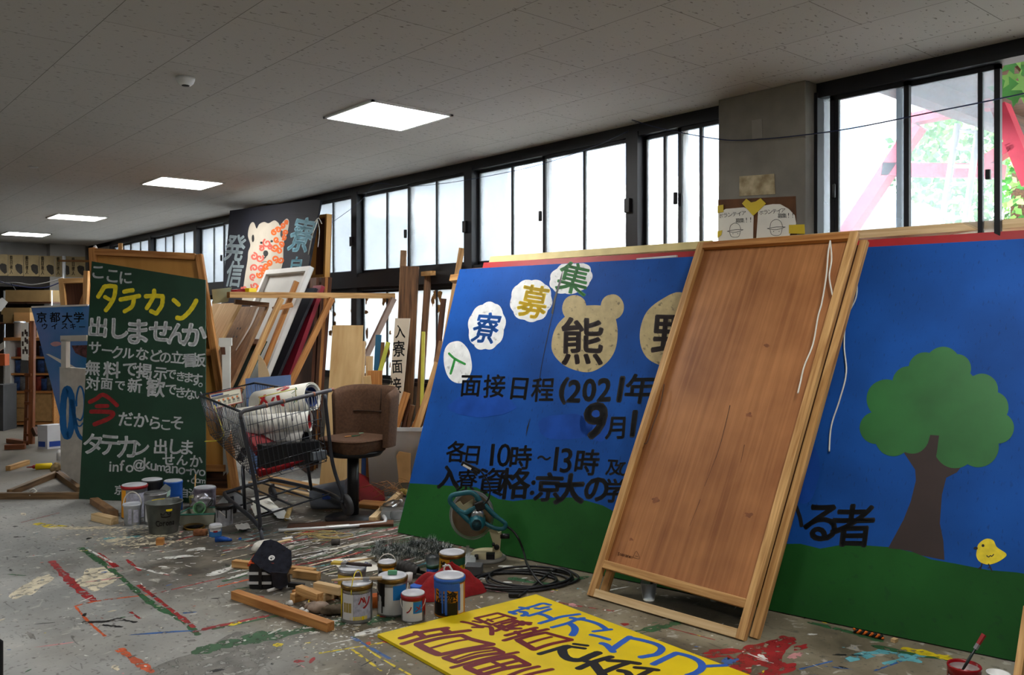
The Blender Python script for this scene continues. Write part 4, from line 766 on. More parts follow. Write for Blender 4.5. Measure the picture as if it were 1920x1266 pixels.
a = MB(); fn = on(BB, .0022)
for x, y, r_, tr in [(545, 635, 15, 1.2), (662, 618, 15, 1.1)]: put_poly(a, fn, [zb(*p) for p in blob(x, y, r_, r_*.9, 16, 0)])
put_poly(a, fn, [zb(*p) for p in blob(450, 585, 14, 42, 20, .05)]); put_poly(a, fn, [zb(*p) for p in blob(773, 535, 15, 42, 20, .05)]); put_poly(a, fn, [zb(*p) for p in blob(594, 755, 28, 34, 20, .05)]); put_stroke(a, fn, [zb(*p) for p in [(590, 780), (590, 800), (575, 806)]], 2); put_stroke(a, fn, [zb(*p) for p in [(545, 860), (590, 848), (625, 858)]], 1); put('face_marks', a, black, t)
sw = {0: mat('swirl_orange', (206, 92, 22), .8), 1: mat('swirl_pink', (190, 88, 74), .8)}
for ci in (0, 1):
    a = MB(); k = 0
    for x, y, r_, c in [(735, 490, 26, 0), (830, 400, 18, 0), (785, 440, 24, 0), (690, 520, 26, 0), (715, 600, 26, 0), (700, 690, 36, 0), (770, 650, 26, 0), (745, 730, 30, 0), (700, 820, 32, 0), (765, 830, 30, 0), (635, 860, 26, 0), (600, 900, 28, 0), (820, 520, 24, 0), (800, 575, 22, 0), (530, 1000, 30, 0), (575, 960, 24, 0), (525, 1160, 30, 0), (610, 640, 40, 1), (545, 700, 26, 1), (640, 685, 22, 1), (460, 790, 34, 1), (525, 810, 36, 1), (465, 920, 34, 1), (450, 1020, 30, 1), (470, 1120, 34, 1), (545, 920, 28, 1), (350, 1150, 24, 1)]:
        if c != ci: continue
        st = R.uniform(0, 6); sg = R.choice((-1, 1)); k += 1
        sp = [(x+cos(st+sg*i*.7)*r_*(1.25-i*.09), y+sin(st+sg*i*.7)*r_*(1.25-i*.09)) for i in range(11)]
        put_stroke(a, on(BB, .002+k*2e-5), [zb(*p) for p in sp], 3.4, n=3)
    put('swirls', a, sw[ci], t)
a = MB(); fn = on(BB, .002)
put_glyph(a, fn, '寮', 567, 440, 66, .03, rot=-8, shear=.3, asp=.62); put_glyph(a, fn, '自', 555, 500, 36, .025, asp=.7, shear=.2); put('blue_lettering', a, mat('bear_sky', (130, 190, 210), .6), t)
a = MB(); put_glyph(a, fn, '発', 441, 465, 50, .025, asp=.72, shear=.2, rot=-4); put_glyph(a, fn, '信', 440, 513, 48, .025, asp=.6, shear=.2, rot=-4); put('grey_lettering', a, mat('bear_grey', (164, 180, 186), .6), t)

# ================================================================== PAINT CANS AND SMALL THINGS ON THE FLOOR
def toward(p):
    """angle (about z) of the direction from p back to the camera"""
    return math.atan2(EYE.y-p.y, EYE.x-p.x)
tin = mat('tin_plate', (150, 150, 152), .35, metal=.8, var=.1)
lidw = mat('lid_white', (206, 208, 214), .35, var=.06, scale=20)
def arc_patch(mb, c, r, a0, a1, z0, z1, mi=0, n=8, rag=0):
    vs = []; sd = R.uniform(0, 50)
    for i in range(n+1):
        a = a0+(a1-a0)*i/n; k = noise.noise(V((a*3+sd, sd, 0)))*rag
        for z in (z0+k, z1): vs.append((c.x+cos(a)*r, c.y+sin(a)*r, c.z+z))
    mb.add(vs, [(2*i, 2*i+2, 2*i+3, 2*i+1) for i in range(n)], mi)
def can(u, v, rpx, hpx, label, body, bands=(), drips=None, lid=True, lidm=None, handle=None, tilt=None, group='paint cans crowded on the floor', txt=None, rim=None, name='paint_can', fill=None):
    """u,v = middle of the foot; rpx,hpx = radius and height in photo pixels (turned into metres at that depth)"""
    p = Z(u, v); p = p + FWD*0; k = dep(p)/FPX; r = rpx*k; p = V((p.x, p.y, 0)) + FWD*r; k = dep(p)/FPX; r = rpx*k; h = hpx*k
    t = thing(name, label, 'paint can', p, group); f = toward(p)
    a = MB(); pr = [(r*.97, 0), (r*1.0, .003), (r*.985, .008), (r*.985, h-.02), (r*1.0, h-.016), (r*1.02, h-.006), (r*1.01, h), (r*.93, h)]
    if lid: pr += [(0, h-.002)]
    else: pr += [(r*.9, h-.01), (r*.9, h*.25), (0, h*.22)]
    a.lathe(pr, p, 36); bo = put('body', a, body, t)
    if rim: a = MB(); a.lathe([(r*1.012, h-.02), (r*1.035, h-.008), (r*1.02, h+.001), (r*.9, h+.0012)], p, 36); put('rim', a, rim, t)
    for (a0, a1, z0, z1, m_) in bands:
        a = MB(); arc_patch(a, p, r*.985+.0008, f+radians(a0), f+radians(a1), z0*h, z1*h, 0, 12); put('label', a, m_, t)
    if drips:
        m_, n, a0, a1, top = drips; a = MB(); arc_patch(a, p, r*.985+.0022, f+radians(a0), f+radians(a1), h*top, h-.004, 0, 16, .012)
        for i in range(n):
            x = f+radians(R.uniform(a0, a1)); w = R.uniform(.03, .09); arc_patch(a, p, r*.985+.0026+i*2e-5, x-w, x+w, h*R.uniform(.02, top*.9), h*(top+.06), 0, 3)
        put('paint_drips', a, m_, t)
    if txt:
        m_, items = txt; a = MB()
        for ch, ang, z, s in items: put_glyph(a, lambda x, y: V((p.x+cos(f+radians(ang)+x/r)*(r*.985+.0016), p.y+sin(f+radians(ang)+x/r)*(r*.985+.0016), p.z+z*h-y)), ch, 0, 0, s, .03)
        put('print', a, m_, t)
    if lid:
        a = MB(); a.lathe([(r*.95, h-.001), (r*.96, h+.006), (r*.9, h+.008), (r*.86, h+.003), (r*.8, h+.003), (r*.76, h+.006), (0, h+.0065)], p, 32); put('lid', a, lidm or lidw, t)
    if fill: a = MB(); a.lathe([(r*.895, h*.6), (0, h*.6)], p, 24); put('paint', a, fill, t)
    if handle:
        hm, kind, ha = handle; a = MB(); q = f+radians(ha); sx = V((cos(q+pi/2), sin(q+pi/2), 0)); fw = V((cos(q), sin(q), 0)); pts = []
        for i in range(17):
            th = pi*i/16; z = h*.8+(r*1.25*sin(th) if kind == 'up' else -r*.9*sin(th)); o = fw*(0 if kind == 'up' else r*.95*sin(th)*.9)
            pts.append(p+sx*(r*1.03*cos(th))+o+UP*z)
        a.tube(pts, .0028, 6); put('handle', a, hm, t)
    t['_h'] = h; t['_r'] = r
    return t, p, r, h
pk = lambda t: t
wht = mat('label_white', (206, 206, 206), .5, var=.05); grey_l = mat('label_grey', (170, 170, 184), .5, var=.2, scale=60); cyan = mat('label_blue', (24, 116, 186), .5, var=.08); bronze = mat('gold_rim', (120, 92, 40), .35, metal=.6, var=.3, scale=30); blk = mat('paint_black', (22, 20, 20), .4); org = mat('label_orange', (222, 152, 24), .5, var=.1); olive = mat('label_olive', (150, 130, 44), .5); blue_p = mat('paint_blue', (40, 96, 190), .4); red_p = mat('paint_red', (150, 26, 30), .4); grn_p = mat('paint_green', (30, 84, 60), .4); wire = mat('wire_white', (214, 210, 200), .5); ywire = mat('wire_yellow', (214, 196, 60), .5)
A_, pA, rA, hA = can(664, 1171, 29, 68, 'tall paint can with pale printed label and yellow splashes, brush across its lid', tin, [(-62, -14, .1, .8, wht), (-13, 58, .1, .8, grey_l), (-56, -20, .3, .56, olive), (-62, 58, .79, .81, blk), (-30, 40, .1, .2, yellow)], (yellow, 3, -100, -66, .5), rim=bronze, handle=(ywire, 'up', 70), txt=(red_p, [('ソ', 34, .55, .05), ('ハ', 20, .62, .04)]))
B_, pB, rB, hB = can(732, 1158, 28, 68, 'tall paint can with blue and white label and black drips, green sponge on its lid', tin, [(-70, 2, .06, .8, wht), (2, 62, .45, .84, cyan), (2, 62, .05, .45, wht)], (blk, 5, -80, -30, .55), rim=bronze, handle=(wire, 'down', 0))
D_, pD, rD, hD = can(772, 1169, 22.5, 48, 'smallest front paint can, white and blue label with red paint down its right side', tin, [(-60, 0, .06, .82, wht), (0, 48, .36, .8, cyan), (0, 48, .06, .36, wht)], (red_p, 3, 48, 85, .4), rim=red_p, handle=(wire, 'down', -10), txt=(red_p, [('メ', 25, .55, .03), ('ノ', -20, .5, .03)]))
F_, pF, rF, hF = can(841, 1160, 29, 70, 'orange and black paint can smeared with blue drips, at the corner of the yellow sign', mat('can_orange', (206, 134, 20), .45, var=.15), [(-75, 30, .05, .4, blk), (34, 62, .1, .86, wht)], (blue_p, 9, -85, 40, .72), rim=blue_p, txt=(blk, [('油', -35, .55, .055), ('塗', 8, .55, .055), ('料', 12, .25, .04)]))
G_, pG, rG, hG = can(846, 1092, 24.5, 48, 'yellow paint can with green-black drips standing behind the red cloth', mat('can_yellow', (206, 160, 26), .45, var=.15), [(-10, 10, .1, .6, blk)], (grn_p, 6, -10, 80, .6), rim=bronze, txt=(blk, [('塗', -40, .6, .05)]))
H_, pH, rH, hH = can(723, 1090, 17.5, 30, 'small paint can with raised wire handle in front of the tinsel', tin, [(-60, 60, .05, .6, blk), (-30, 50, .62, .8, org)], None, rim=bronze, handle=(wire, 'up', 10))
I_, pI, rI, hI = can(655, 1128, 26, 54, 'paint can half hidden at the back left, worn dark brush on its lid', tin, [(-90, 0, .1, .9, mat('label_yellow', (206, 176, 60), .5, var=.2))], None, rim=tin)
J_, pJ, rJ, hJ = can(781, 1118, 13, 16, 'little open blue-rimmed can between the red cloth and the smallest front can', tin, [(-60, 60, .1, .8, cyan)], None, lid=False, rim=blue_p)
# things on the lids
def brush(pos, d, L, hw, label, hm, bm, flat=.02):
    t = thing('paint_brush', label, 'paint brush', pos); d = V(d).normalized(); a = MB()
    a.tube([pos-d*L*.5, pos-d*L*.2, pos+d*L*.12], [hw*.6, hw, hw*.7], 8); put('brush_handle', a, hm, t)
    a = MB(); a.beam(pos+d*L*.12, pos+d*L*.25, hw*3, hw*1.2, mi=0); put('ferrule', a, tin, t); a = MB(); a.beam(pos+d*L*.25, pos+d*L*.5, hw*3, hw*1.1, w1=hw*3.6); put('bristles', a, bm, t); return t
q = V((pA.x, pA.y, hA+.018)); brush(q, RGT*1+FWD*.15+UP*.0, .24, .008, 'pale wooden brush lying across the lid of the tall label can', pine_pale, mat('bristle_pale', (170, 150, 120), .8))
q = V((pI.x, pI.y, hI+.022)); brush(q, RGT*-1+FWD*.25, .22, .011, 'worn dark brush with yellow bristles lying on the back left can', mat('brush_dark', (60, 46, 44), .5), mat('bristle_yellow', (196, 170, 70), .8))
a = MB(); a.box((pB.x, pB.y, hB+.018), (.045, .02, .02), Matrix.Rotation(-.7, 3, 'Z')); single('sponge', a, mat('green_sponge', (96, 160, 120), .8), 'small green sponge block on the blue and white can lid', 'sponge', bevel=.003)
def fsq(p, w, d, ang): return Matrix.Rotation(ang, 3, 'Z')
p = Z(701, 1142); a = MB(); a.lathe([(.022, 0), (.03, .06), (.026, .06), (.02, .008), (0, .008)], p+FWD*.03, 20); single('orange_cup', a, mat('orange_plastic', (214, 116, 50), .5), 'small orange cup standing between the two tall front cans', 'cup')
p = Z(766, 1092); a = MB(); a.lathe([(.02, 0), (.024, .05), (.0, .052)], p, 16); single('white_cup', a, white_p, 'small white lid peeking out left of the red cloth', 'cup')
# plastic jar, tinsel, slipper, red cloth
clear = glassy('clear_plastic', .72, (225, 232, 236)); p = Z(811, 1080)
t = thing('plastic_jar', 'clear jar with green and blue paint layers beside the tinsel', 'jar', p); a = MB(); a.lathe([(.03, 0), (.036, .075), (.038, .11), (.036, .11), (.034, .07), (.0, .072)], p, 24); put('jar', a, clear, t)
a = MB(); a.lathe([(.0305, .002), (.034, .045), (0, .046)], p, 20); put('blue_paint', a, blue_p, t); a = MB(); a.lathe([(.0352, .046), (.0372, .064), (0, .066)], p, 20); put('green_paint', a, grn_p, t)
p = Z(772, 1052); t = thing('tinsel_garland', 'dark green and silver tinsel garland coiled on the floor by the saw', 'tinsel', p); a = MB(); path = []
for i in range(90):
    th = i/90*2*pi*2.3; rr = .14+.035*sin(i*.35)+.02*cos(i*.9); path.append(p+RGT*cos(th)*rr*1.25+FWD*sin(th)*rr*.8+UP*(.045+.05*(i/90)+.014*sin(i*.7)))
for i in range(6500):
    k = R.randrange(89); c = path[k].lerp(path[k+1], R.random()); d = V((R.gauss(0, 1), R.gauss(0, 1), R.gauss(0, 1))).normalized(); e = d.cross(V((R.random(), R.random(), 1))).normalized()*.0016; L_ = R.uniform(.03, .05)
    if c.z+d.z*L_ < .004: d.z = abs(d.z)
    a.add([c-e, c+e, c+d*L_], [(0, 1, 2)], R.choices((0, 1, 2), (4, 4, 3))[0])
o = put('strands', a, [mat('tinsel_green', (34, 56, 48), .35, metal=.4), mat('tinsel_silver', (222, 226, 226), .3, metal=.2), mat('tinsel_grey', (120, 132, 130), .3, metal=.6)], t); o['kind'] = 'stuff'
p = Z(772, 1080); ch = mat('rubber_grey', (52, 50, 48), .6); t = thing('slipper', 'dark grey rubber clog lying among the cans in front of the tinsel', 'slipper', p)
a = MB(); R1 = Matrix.Rotation(-YAW-.5, 3, 'Z')
a.grid(lambda u, v: p+R1 @ V((cos(2*pi*u)*.12*(1-v*.0), sin(2*pi*u)*.045, .004+.02*v)), 28, 1); put('sole', a, ch, t)
a = MB(); a.grid(lambda u, v: p+R1 @ V((-.115+.16*v, cos(pi*u)*(.045*(sin(pi*min(1, v*.75+.2)))**.5), .02+.055*sin(pi*u)*(sin(pi*min(1, v*.7+.18)))**.6*(1+.07*cos(v*44)))), 18, 40); put('upper', a, ch, t, solid=.004)
p = Z(826, 1132); t = thing('red_cloth', 'crumpled red cloth bag heaped among the paint cans', 'cloth bag', p); nb = lambda th: 1+.18*sin(th*3+1)+.1*sin(th*5)
def rc(u, v):
    th = 2*pi*u; r_ = (1-v)*nb(th); zz = .112*(1-(1-v)**2.4)*(1+.16*sin(th*2+.6)+.12*sin(th*5))+.03*noise.noise(V((cos(th)*r_*3.2, sin(th)*r_*3.2, 1)))*min(1, v*3)+.03*max(0, v-.72)/.28
    c_ = p+RGT*.0+FWD*.16; return c_+RGT*(cos(th)*.185*r_+.045*v)+FWD*(sin(th)*.13*r_)+UP*max(.002, zz)
a = MB(); a.grid(rc, 48, 16); put('cloth', a, mat('red_cloth', (150, 22, 28), .8, bump=.3, scale=40), t)
a = MB(); w_ = lambda u, v: T(u, v, dep(p)+.04)
for q in ([(836, 1058), (832, 1068), (838, 1076)], [(842, 1060), (848, 1070), (855, 1078)], [(843, 1076), (850, 1072)], [(830, 1062), (842, 1060)]): a.tube([w_(*x) for x in q], .005, 6)
put('white_trim', a, white_p, t)
# ---- timber offcuts
def stick(u0, v0, u1, v1, w, h, m_, label, z=0, name='timber_offcut', cat='timber', group='timber offcuts on the floor'):
    p0 = Z(u0, v0, z); p1 = Z(u1, v1, z); a = MB(); a.beam(p0+UP*h/2, p1+UP*h/2, w, h); return single(name, a, m_, label, cat, group, bevel=.002)
stick(440, 1122, 620, 1184, .045, .042, pine_warm, 'longest timber batten lying in front of the black tool bag')
stick(438, 1063, 590, 1080, .04, .04, pine, 'timber batten lying behind the black tool bag')
stick(552, 1082, 598, 1088, .04, .042, pine, 'short timber block right of the black tool bag')
stick(548, 1130, 588, 1118, .04, .042, pine, 'short timber piece at the near left of the crossed stack')
stick(560, 1112, 600, 1128, .04, .04, pine, 'timber block crossing on top of the offcut stack', z=.042)
stick(585, 1134, 645, 1114, .04, .042, pine_pale, 'timber piece lying under the stack beside the label can')
stick(592, 1106, 640, 1116, .04, .042, pine_pale, 'timber block at the back right of the offcut stack', z=.043)
stick(552, 1122, 566, 1116, .035, .04, pine_warm, 'tiny timber end poking from the offcut stack')
p = Z(502, 1112); q = Z(536, 1102); a = MB(); a.tube([p+UP*.01, q+UP*.01], .0095, 8); single('chalk_stick', a, white_p, 'white stick lying in front of the black tool bag', 'stick')
p = Z(597, 1148); t = thing('work_glove', 'dirty crumpled work glove lying beside the label can', 'glove', p); gm = mat('glove_fabric', (150, 132, 118), .9, var=.25, scale=24, bump=.4)
a = MB(); a.ball(p+UP*.025, (.055, .045, .026), wob=.35, M=Matrix.Rotation(-YAW, 3, 'Z')); put('palm', a, gm, t, sub=1)
for du, dv, l in [(-20, -2, .07), (-16, -10, .075), (-4, -16, .07), (8, -14, .05)]:
    a = MB(); e = Z(597+du*1.5, 1148+dv*1.4)-p; e = e.normalized()*l; a.tube(cr([p+UP*.025, p+e*.6+UP*.034, p+e+UP*.018], 4), [.014]*4+[.012]*4+[.008], 8); put('finger', a, gm, t)
p = Z(628, 1152); a = MB(); a.ball(p+UP*.022, (.075, .04, .024), wob=.5, seed=4, M=Matrix.Rotation(-YAW, 3, 'Z')); single('rag', a, mat('camo_rag', (86, 74, 58), .9, var=.5, scale=16), 'dark mottled rag bunched against the label can', 'rag', sub=1)
for i, (u, v) in enumerate([(566, 1148), (574, 1152), (545, 1135)]): p = Z(u, v); a = MB(); a.ball(p+UP*.01, .014, 8, 6, wob=.5, seed=i); single('paper_scrap', a, white_p, 'crumb of white paper scrap by the glove', 'scrap', 'white scraps by the glove')
t = thing('note_sheet', 'white note sheet with blue handwriting lying behind the cans', 'paper', Z(664, 1058)); a = MB(); a.prism([Z(*q)+UP*.004 for q in [(620, 1051), (688, 1046), (722, 1068), (648, 1080)]], (0, 0, -1), .0015); put('sheet', a, paper, t)
a = MB()
for i in range(14):
    u = R.uniform(636, 695); v = R.uniform(1052, 1070); s_ = R.uniform(5, 12); put_stroke(a, lambda x, y: Z(x, y)+UP*.0046, [(u, v), (u+s_*.4, v-2), (u+s_*.7, v+1.5), (u+s_, v-1)], .8)
put('handwriting', a, mat('pen_blue', (50, 70, 130), .6), t)
a = MB(); a.tube([Z(640, 1062)+UP*.02, Z(705, 1052)+UP*.02], .006, 6); single('brush_stick', a, pine_pale, 'thin wooden stick lying over the white note sheet', 'stick')
# ---- black tool bag
p = Z(502, 1107); k = dep(p)/FPX; t = thing('tool_bag', 'black waxed tool bag with white bands and a flopped-open lid', 'bag', p); Bx = lambda x, y, z: p+RGT*x*k+FWD*y*k+UP*z*k
bagm = mat('bag_black', (24, 24, 28), .45, bump=.2, scale=30); shin = mat('bag_lid_black', (30, 32, 42), .25, var=.3, scale=30)
a = MB(); a.grid(lambda u, v: Bx(-14+26*cos(2*pi*u)*(abs(cos(2*pi*u))**-.5 if abs(cos(2*pi*u)) > .02 else 0)*.98*(1+.03*v), 24+20*sin(2*pi*u)*(abs(sin(2*pi*u))**-.5 if abs(sin(2*pi*u)) > .02 else 0), 1+47*v), 40, 6); a.add([Bx(-40, 4, 47), Bx(12, 4, 47), Bx(12, 44, 47), Bx(-40, 44, 47)], [(0, 1, 2, 3)]); put('body', a, bagm, t)
for z in (10, 28):
    for x0, x1 in ((-39, -18), (-12, 6)): a = MB(); a.bb((0, 0, 0), (1, 1, 1)); a.v = [Bx(x0+(x1-x0)*q.x, 2.5+1.5*q.y, z+5*q.z) for q in a.v]; put('white_band', a, wht, t)
a = MB(); a.beam(Bx(-15, 2.6, 2), Bx(-15, 2.6, 48), 6*k, 2*k, FWD); put('strap', a, black, t)
a = MB(); a.prism([Bx(-40, 6, 46), Bx(-30, 6, 50), Bx(10, 6, 49), Bx(10, 40, 58), Bx(-38, 40, 56)], (0, 0, -1), .01); put('lining', a, mat('orange_lining', (206, 76, 28), .5), t)
lp = [Bx(*q) for q in [(-34, 8, 55), (-14, -6, 48), (10, -14, 38), (38, -8, 34), (43, 8, 46), (36, 34, 62), (6, 44, 80), (-8, 46, 84), (-20, 44, 80)]]
ln = (lp[3]-lp[0]).cross(lp[6]-lp[0]).normalized(); ln = ln if ln.dot(EYE-p) > 0 else -ln
lc = (lp[0]+lp[3]+lp[6])/3; lp = [q-ln*(q-lc).dot(ln) for q in lp]
a = MB(); a.prism(lp, -ln, .016); lo = put('lid', a, shin, t, bevel=.005)
a = MB(); a.prism([Bx(*q) for q in [(10, -14, 38), (38, -8, 34), (40, -6, 12), (26, -10, 4), (14, -12, 10)]], FWD, .05); put('side_flap', a, shin, t, bevel=.004)
a = MB(); lc = (lp[0]+lp[3]+lp[6])/3; e1 = (lp[3]-lp[0]).normalized(); e2 = ln.cross(e1); put_stroke(a, lambda x, y: lc+e1*x+e2*y+ln*.0013, [(cos(i*pi/8)*.013, sin(i*pi/8)*.013) for i in range(16)], .007, closed=True); put_stroke(a, lambda x, y: lc+e1*x+e2*y+ln*.0013, [(-.007, -.004), (0, .006), (.007, -.004)], .004); put('logo', a, white_p, lo)
a = MB(); a.beam(Bx(36, 10, 8), Bx(66, 14, 4), 10*k, 8*k); put('tail_strap', a, black, t)
# ---- mitre saw with coiled lead
p = Z(893, 1052); k = dep(p)/FPX; S = lambda u, v, y=0: p+RGT*(u-893)*k*(1+y/dep(p))+FWD*y+UP*max(0, (1052-v)*k)
t = thing('mitre_saw', 'teal mitre saw with round blade guard and cream base in front of the mural', 'power saw', p)
teal = mat('teal_plastic', (24, 92, 104), .45); cream = mat('cream_metal', (176, 166, 132), .45, var=.1); clearg = glassy('blade_guard', .75, (220, 222, 220)); brass = mat('blade_brown', (124, 108, 88), .4, metal=.5, var=.15)
Sp = lambda u, v, y: S(u, v, y)
a = MB(); ring = [S(884+39*cos(i*pi/24), 969+43*sin(i*pi/24), .06) for i in range(48)]; a.prism(ring, FWD, .004); a.lathe([(0, 0)], p) if False else None; put('blade', a, brass, t)
a = MB(); o_ = [S(884+(41)*cos(i*pi/24), 969+46*sin(i*pi/24), .045) for i in range(48)]; i_ = [S(884+37*cos(i*pi/24), 969+41*sin(i*pi/24), .045) for i in range(48)]
a.add(o_+i_, [(i, (i+1) % 48, 48+(i+1) % 48, 48+i) for i in range(48)]); a.tube(o_, .004, 6, closed=True); put('guard_ring', a, glassy('guard_clear', .35, (200, 200, 196)), t)
a = MB(); a.prism([S(*q, .03) for q in [(852, 948), (862, 942), (868, 950), (886, 938), (886, 952), (876, 960), (862, 962)]], FWD, .01); put('guard_plate', a, cream, t)
# handle loop: a closed D of fat tube
a = MB(); a.tube(cr([S(*q, .0) for q in [(847, 930), (862, 926), (882, 924), (893, 930), (900, 942), (893, 952), (882, 957), (872, 962), (860, 958), (850, 948), (844, 940)]], 5, True), .015, 10, closed=True); put('handle', a, teal, t)
a = MB(); a.tube(cr([S(*q, .0) for q in [(858, 956), (872, 970), (884, 980), (896, 984)]], 5), .016, 10); put('grip_arm', a, teal, t)
a = MB(); a.tube(cr([S(*q, .01) for q in [(892, 934), (910, 950), (926, 966), (942, 978), (948, 984), (944, 992), (930, 992), (912, 984), (902, 976)]], 5), [.015]*12+[.0125]*29, 10); put('rear_arm', a, teal, t)
Mf = Matrix((RGT, UP, -FWD)).transposed()
a = MB(); c_ = S(895, 978, .0); rr = 13*k; a.lathe([(rr*1.15, -.05), (rr*1.2, .0), (rr*1.1, .05), (rr*.95, .07), (rr*.8, .085), (0, .09)], c_, 28, 0, Mf); put('motor', a, teal, t)
a = MB()
for i in range(-4, 5): a.box(c_-FWD*.088+UP*(i*rr*.17), (rr*1.4*(1-(i/5)**2)**.5, .004, rr*.06), Matrix.Rotation(-YAW, 3, 'Z'))
put('vent_slots', a, black, t)
a = MB(); a.lathe([(12*k, -.02), (12*k, .03), (9*k, .04), (0, .04)], S(896, 965, .0), 20, 0, Mf); put('gear_cover', a, steel, t)
a = MB(); a.beam(S(892, 950, -.02), S(908, 944, -.02), .05, .05, FWD); put('switch_block', a, black, t, bevel=.006)
a = MB(); a.tube(cr([S(*q, -.03) for q in [(905, 946), (915, 936), (919, 922), (918, 908), (912, 896), (902, 882)]], 5), .005, 8); put('lamp_neck', a, black, t)
a = MB(); a.beam(S(866, 866, -.04), S(901, 883, -.04), .028, .018, FWD); a.beam(S(888, 880, -.05), S(894, 884, -.05), .026, .02, FWD); lamp = put('work_lamp', a, black, t, bevel=.003)
a = MB(); a.beam(S(869, 869, -.054), S(884, 877, -.054), .012, .004, FWD); put('lamp_lens', a, white_p, lamp)
a = MB(); a.prism([S(*q, .02) for q in [(916, 995), (927, 994), (934, 1002), (940, 1000), (936, 1050), (922, 1050), (924, 1020)]], FWD, .04); put('pivot_arm', a, cream, t, bevel=.004)
a = MB(); a.lathe([(5*k, 0), (5*k, .012), (3*k, .014)], S(931, 1027, .015), 16, 0, Mf); a.lathe([(3*k, 0), (3*k, .02), (0, .02)], S(925, 1021, .01), 12, 0, Mf); put('pivot_bolt', a, black, t)
a = MB(); a.tube([S(938, 1008, .03), S(955, 1008, .03)], .016, 12); put('side_knob', a, black, t)
a = MB(); pb_ = p+FWD*.05; a.lathe([(28*k, 0), (30*k, .01), (30*k, .03), (26*k, .045), (14*k, .05), (0, .05)], pb_+RGT*.06, 32); put('turntable', a, cream, t)
a = MB(); a.lathe([(40*k, 0), (40*k, .012), (36*k, .02), (0, .02)], pb_+RGT*.05, 32); put('base', a, mat('saw_base', (120, 118, 112), .5), t)
a = MB(); a.box(S(920, 1042, -.02), (.05, .05, .04), Matrix.Rotation(-YAW, 3, 'Z')); a.tube([S(894, 1044, -.05), S(894, 1036, -.05)], .012, 10); put('clamp', a, black, t)
a = MB(); a.prism([S(*q, -.08) for q in [(875, 1018), (881, 1018), (884, 1052), (876, 1052)]], FWD, .02); a.prism([S(*q, -.09) for q in [(866, 1034), (893, 1040), (893, 1052), (866, 1052)]], FWD, .06); put('fence_guard', a, glassy('fence_plastic', .5, (210, 210, 206)), t)
p2 = Z(888, 1080); a = MB(); a.box(p2+FWD*.05+UP*.025, (.095, .09, .05), Matrix.Rotation(-YAW-.1, 3, 'Z')); single('grey_box', a, mat('grey_block', (84, 86, 88), .6), 'grey plastic block on the floor in front of the mitre saw', 'block', bevel=.004)
a = MB(); c0 = Z(985, 1090); pts = [S(948, 987, .02), S(962, 998, .02), S(973, 1012, .0), S(982, 1035, 0), T(990, 1062, dep(c0)+.1)]
for i in range(66):
    th = -1.2+i*.52; k2 = .5+.5*sin(i*.37+1); rr = .13+.09*sin(i*.21)**2; cx = .10*sin(i*.11+.6)
    pts.append(c0+RGT*(cos(th)*rr*1.35+cx-.02)+FWD*(sin(th)*rr*.95)+UP*(.007+.02*(i/66)*k2))
pts += [c0-RGT*.02-FWD*.26+UP*.01, Z(970, 1119)+UP*.009]
pts = cr(pts, 4); a.tube(pts, .0066, 8); cb = single('power_cord', a, black, 'black power cord of the mitre saw coiled in loops on the floor', 'power cord')
a = MB(); q = Z(966, 1121)+UP*.014; a.beam(q+RGT*.02, q-RGT*.035, .024, .02); single('plug', a, black, 'black plug at the end of the coiled power cord', 'plug', bevel=.004)
# ---- right foreground
q = Z(1808, 1247, .135); p = V((q.x, q.y, 0)); t = thing('paint_can', 'open red paint can with a brush standing in it, bottom right corner', 'paint can', p, 'paint cans crowded on the floor'); r_ = .058
a = MB(); a.lathe([(r_*.97, 0), (r_, .004), (r_*.98, .01), (r_*.98, .12), (r_*1.03, .13), (r_, .135), (r_*.92, .132), (r_*.9, .12), (r_*.9, .08), (0, .08)], p, 36); put('body', a, [mat('can_label_white', (196, 190, 188), .5, var=.1)], t)
a = MB(); a.lathe([(r_*.985, .1), (r_*1.036, .131), (r_*1.0, .1365), (r_*.91, .133), (r_*.895, .075), (0, .1)], p, 36); f = toward(p)
for i in range(9): x = f+R.uniform(-1.4, 1.4); arc_patch(a, p, r_*.99+.002, x-.1, x+.1, R.uniform(.04, .09), .11, 0, 3)
put('red_paint', a, mat('paint_deep_red', (140, 16, 24), .25), t)
a = MB(); arc_patch(a, p, r_*.99+.001, f-.6, f-.1, .03, .1, 0, 6); put('label_print', a, mat('label_dark', (60, 60, 66), .5, var=.8, scale=60), t)
tp = T(1842, 1208, dep(p)-.0); brush(V((p.x, p.y, .13)).lerp(tp, .45)+UP*.01, (tp-V((p.x, p.y, .1))), .17, .006, 'dark brush standing in the open red paint can', mat('brush_green_black', (34, 44, 42), .4), red_p)
q = Z(1872, 1262, .11); a = MB(); a.lathe([(.03, 0), (.04, .105), (.042, .11), (.036, .11), (.03, .02), (0, .02)], V((q.x, q.y, 0)), 24); single('paper_cup', a, white_p, 'white cup beside the open red paint can', 'cup')
q = Z(1218, 1128); t = thing('plastic_cup', 'clear plastic cup with a grey brush under the brown panel', 'cup', q); a = MB(); a.lathe([(.03, 0), (.042, .085), (.044, .09), (.04, .09), (.028, .006), (0, .006)], q+FWD*.03, 24); put('cup', a, glassy('cup_plastic', .6, (190, 194, 194), .6), t); a = MB(); a.tube([q+FWD*.03+UP*.01, q+FWD*.02+RGT*.02+UP*.12], .007, 6); put('stirrer', a, black, t)
t = thing('rope_piece', 'twisted orange and black rope under the bottom edge of the mural', 'rope', Z(1625, 1190)); og = mat('rope_orange', (226, 110, 30), .7)
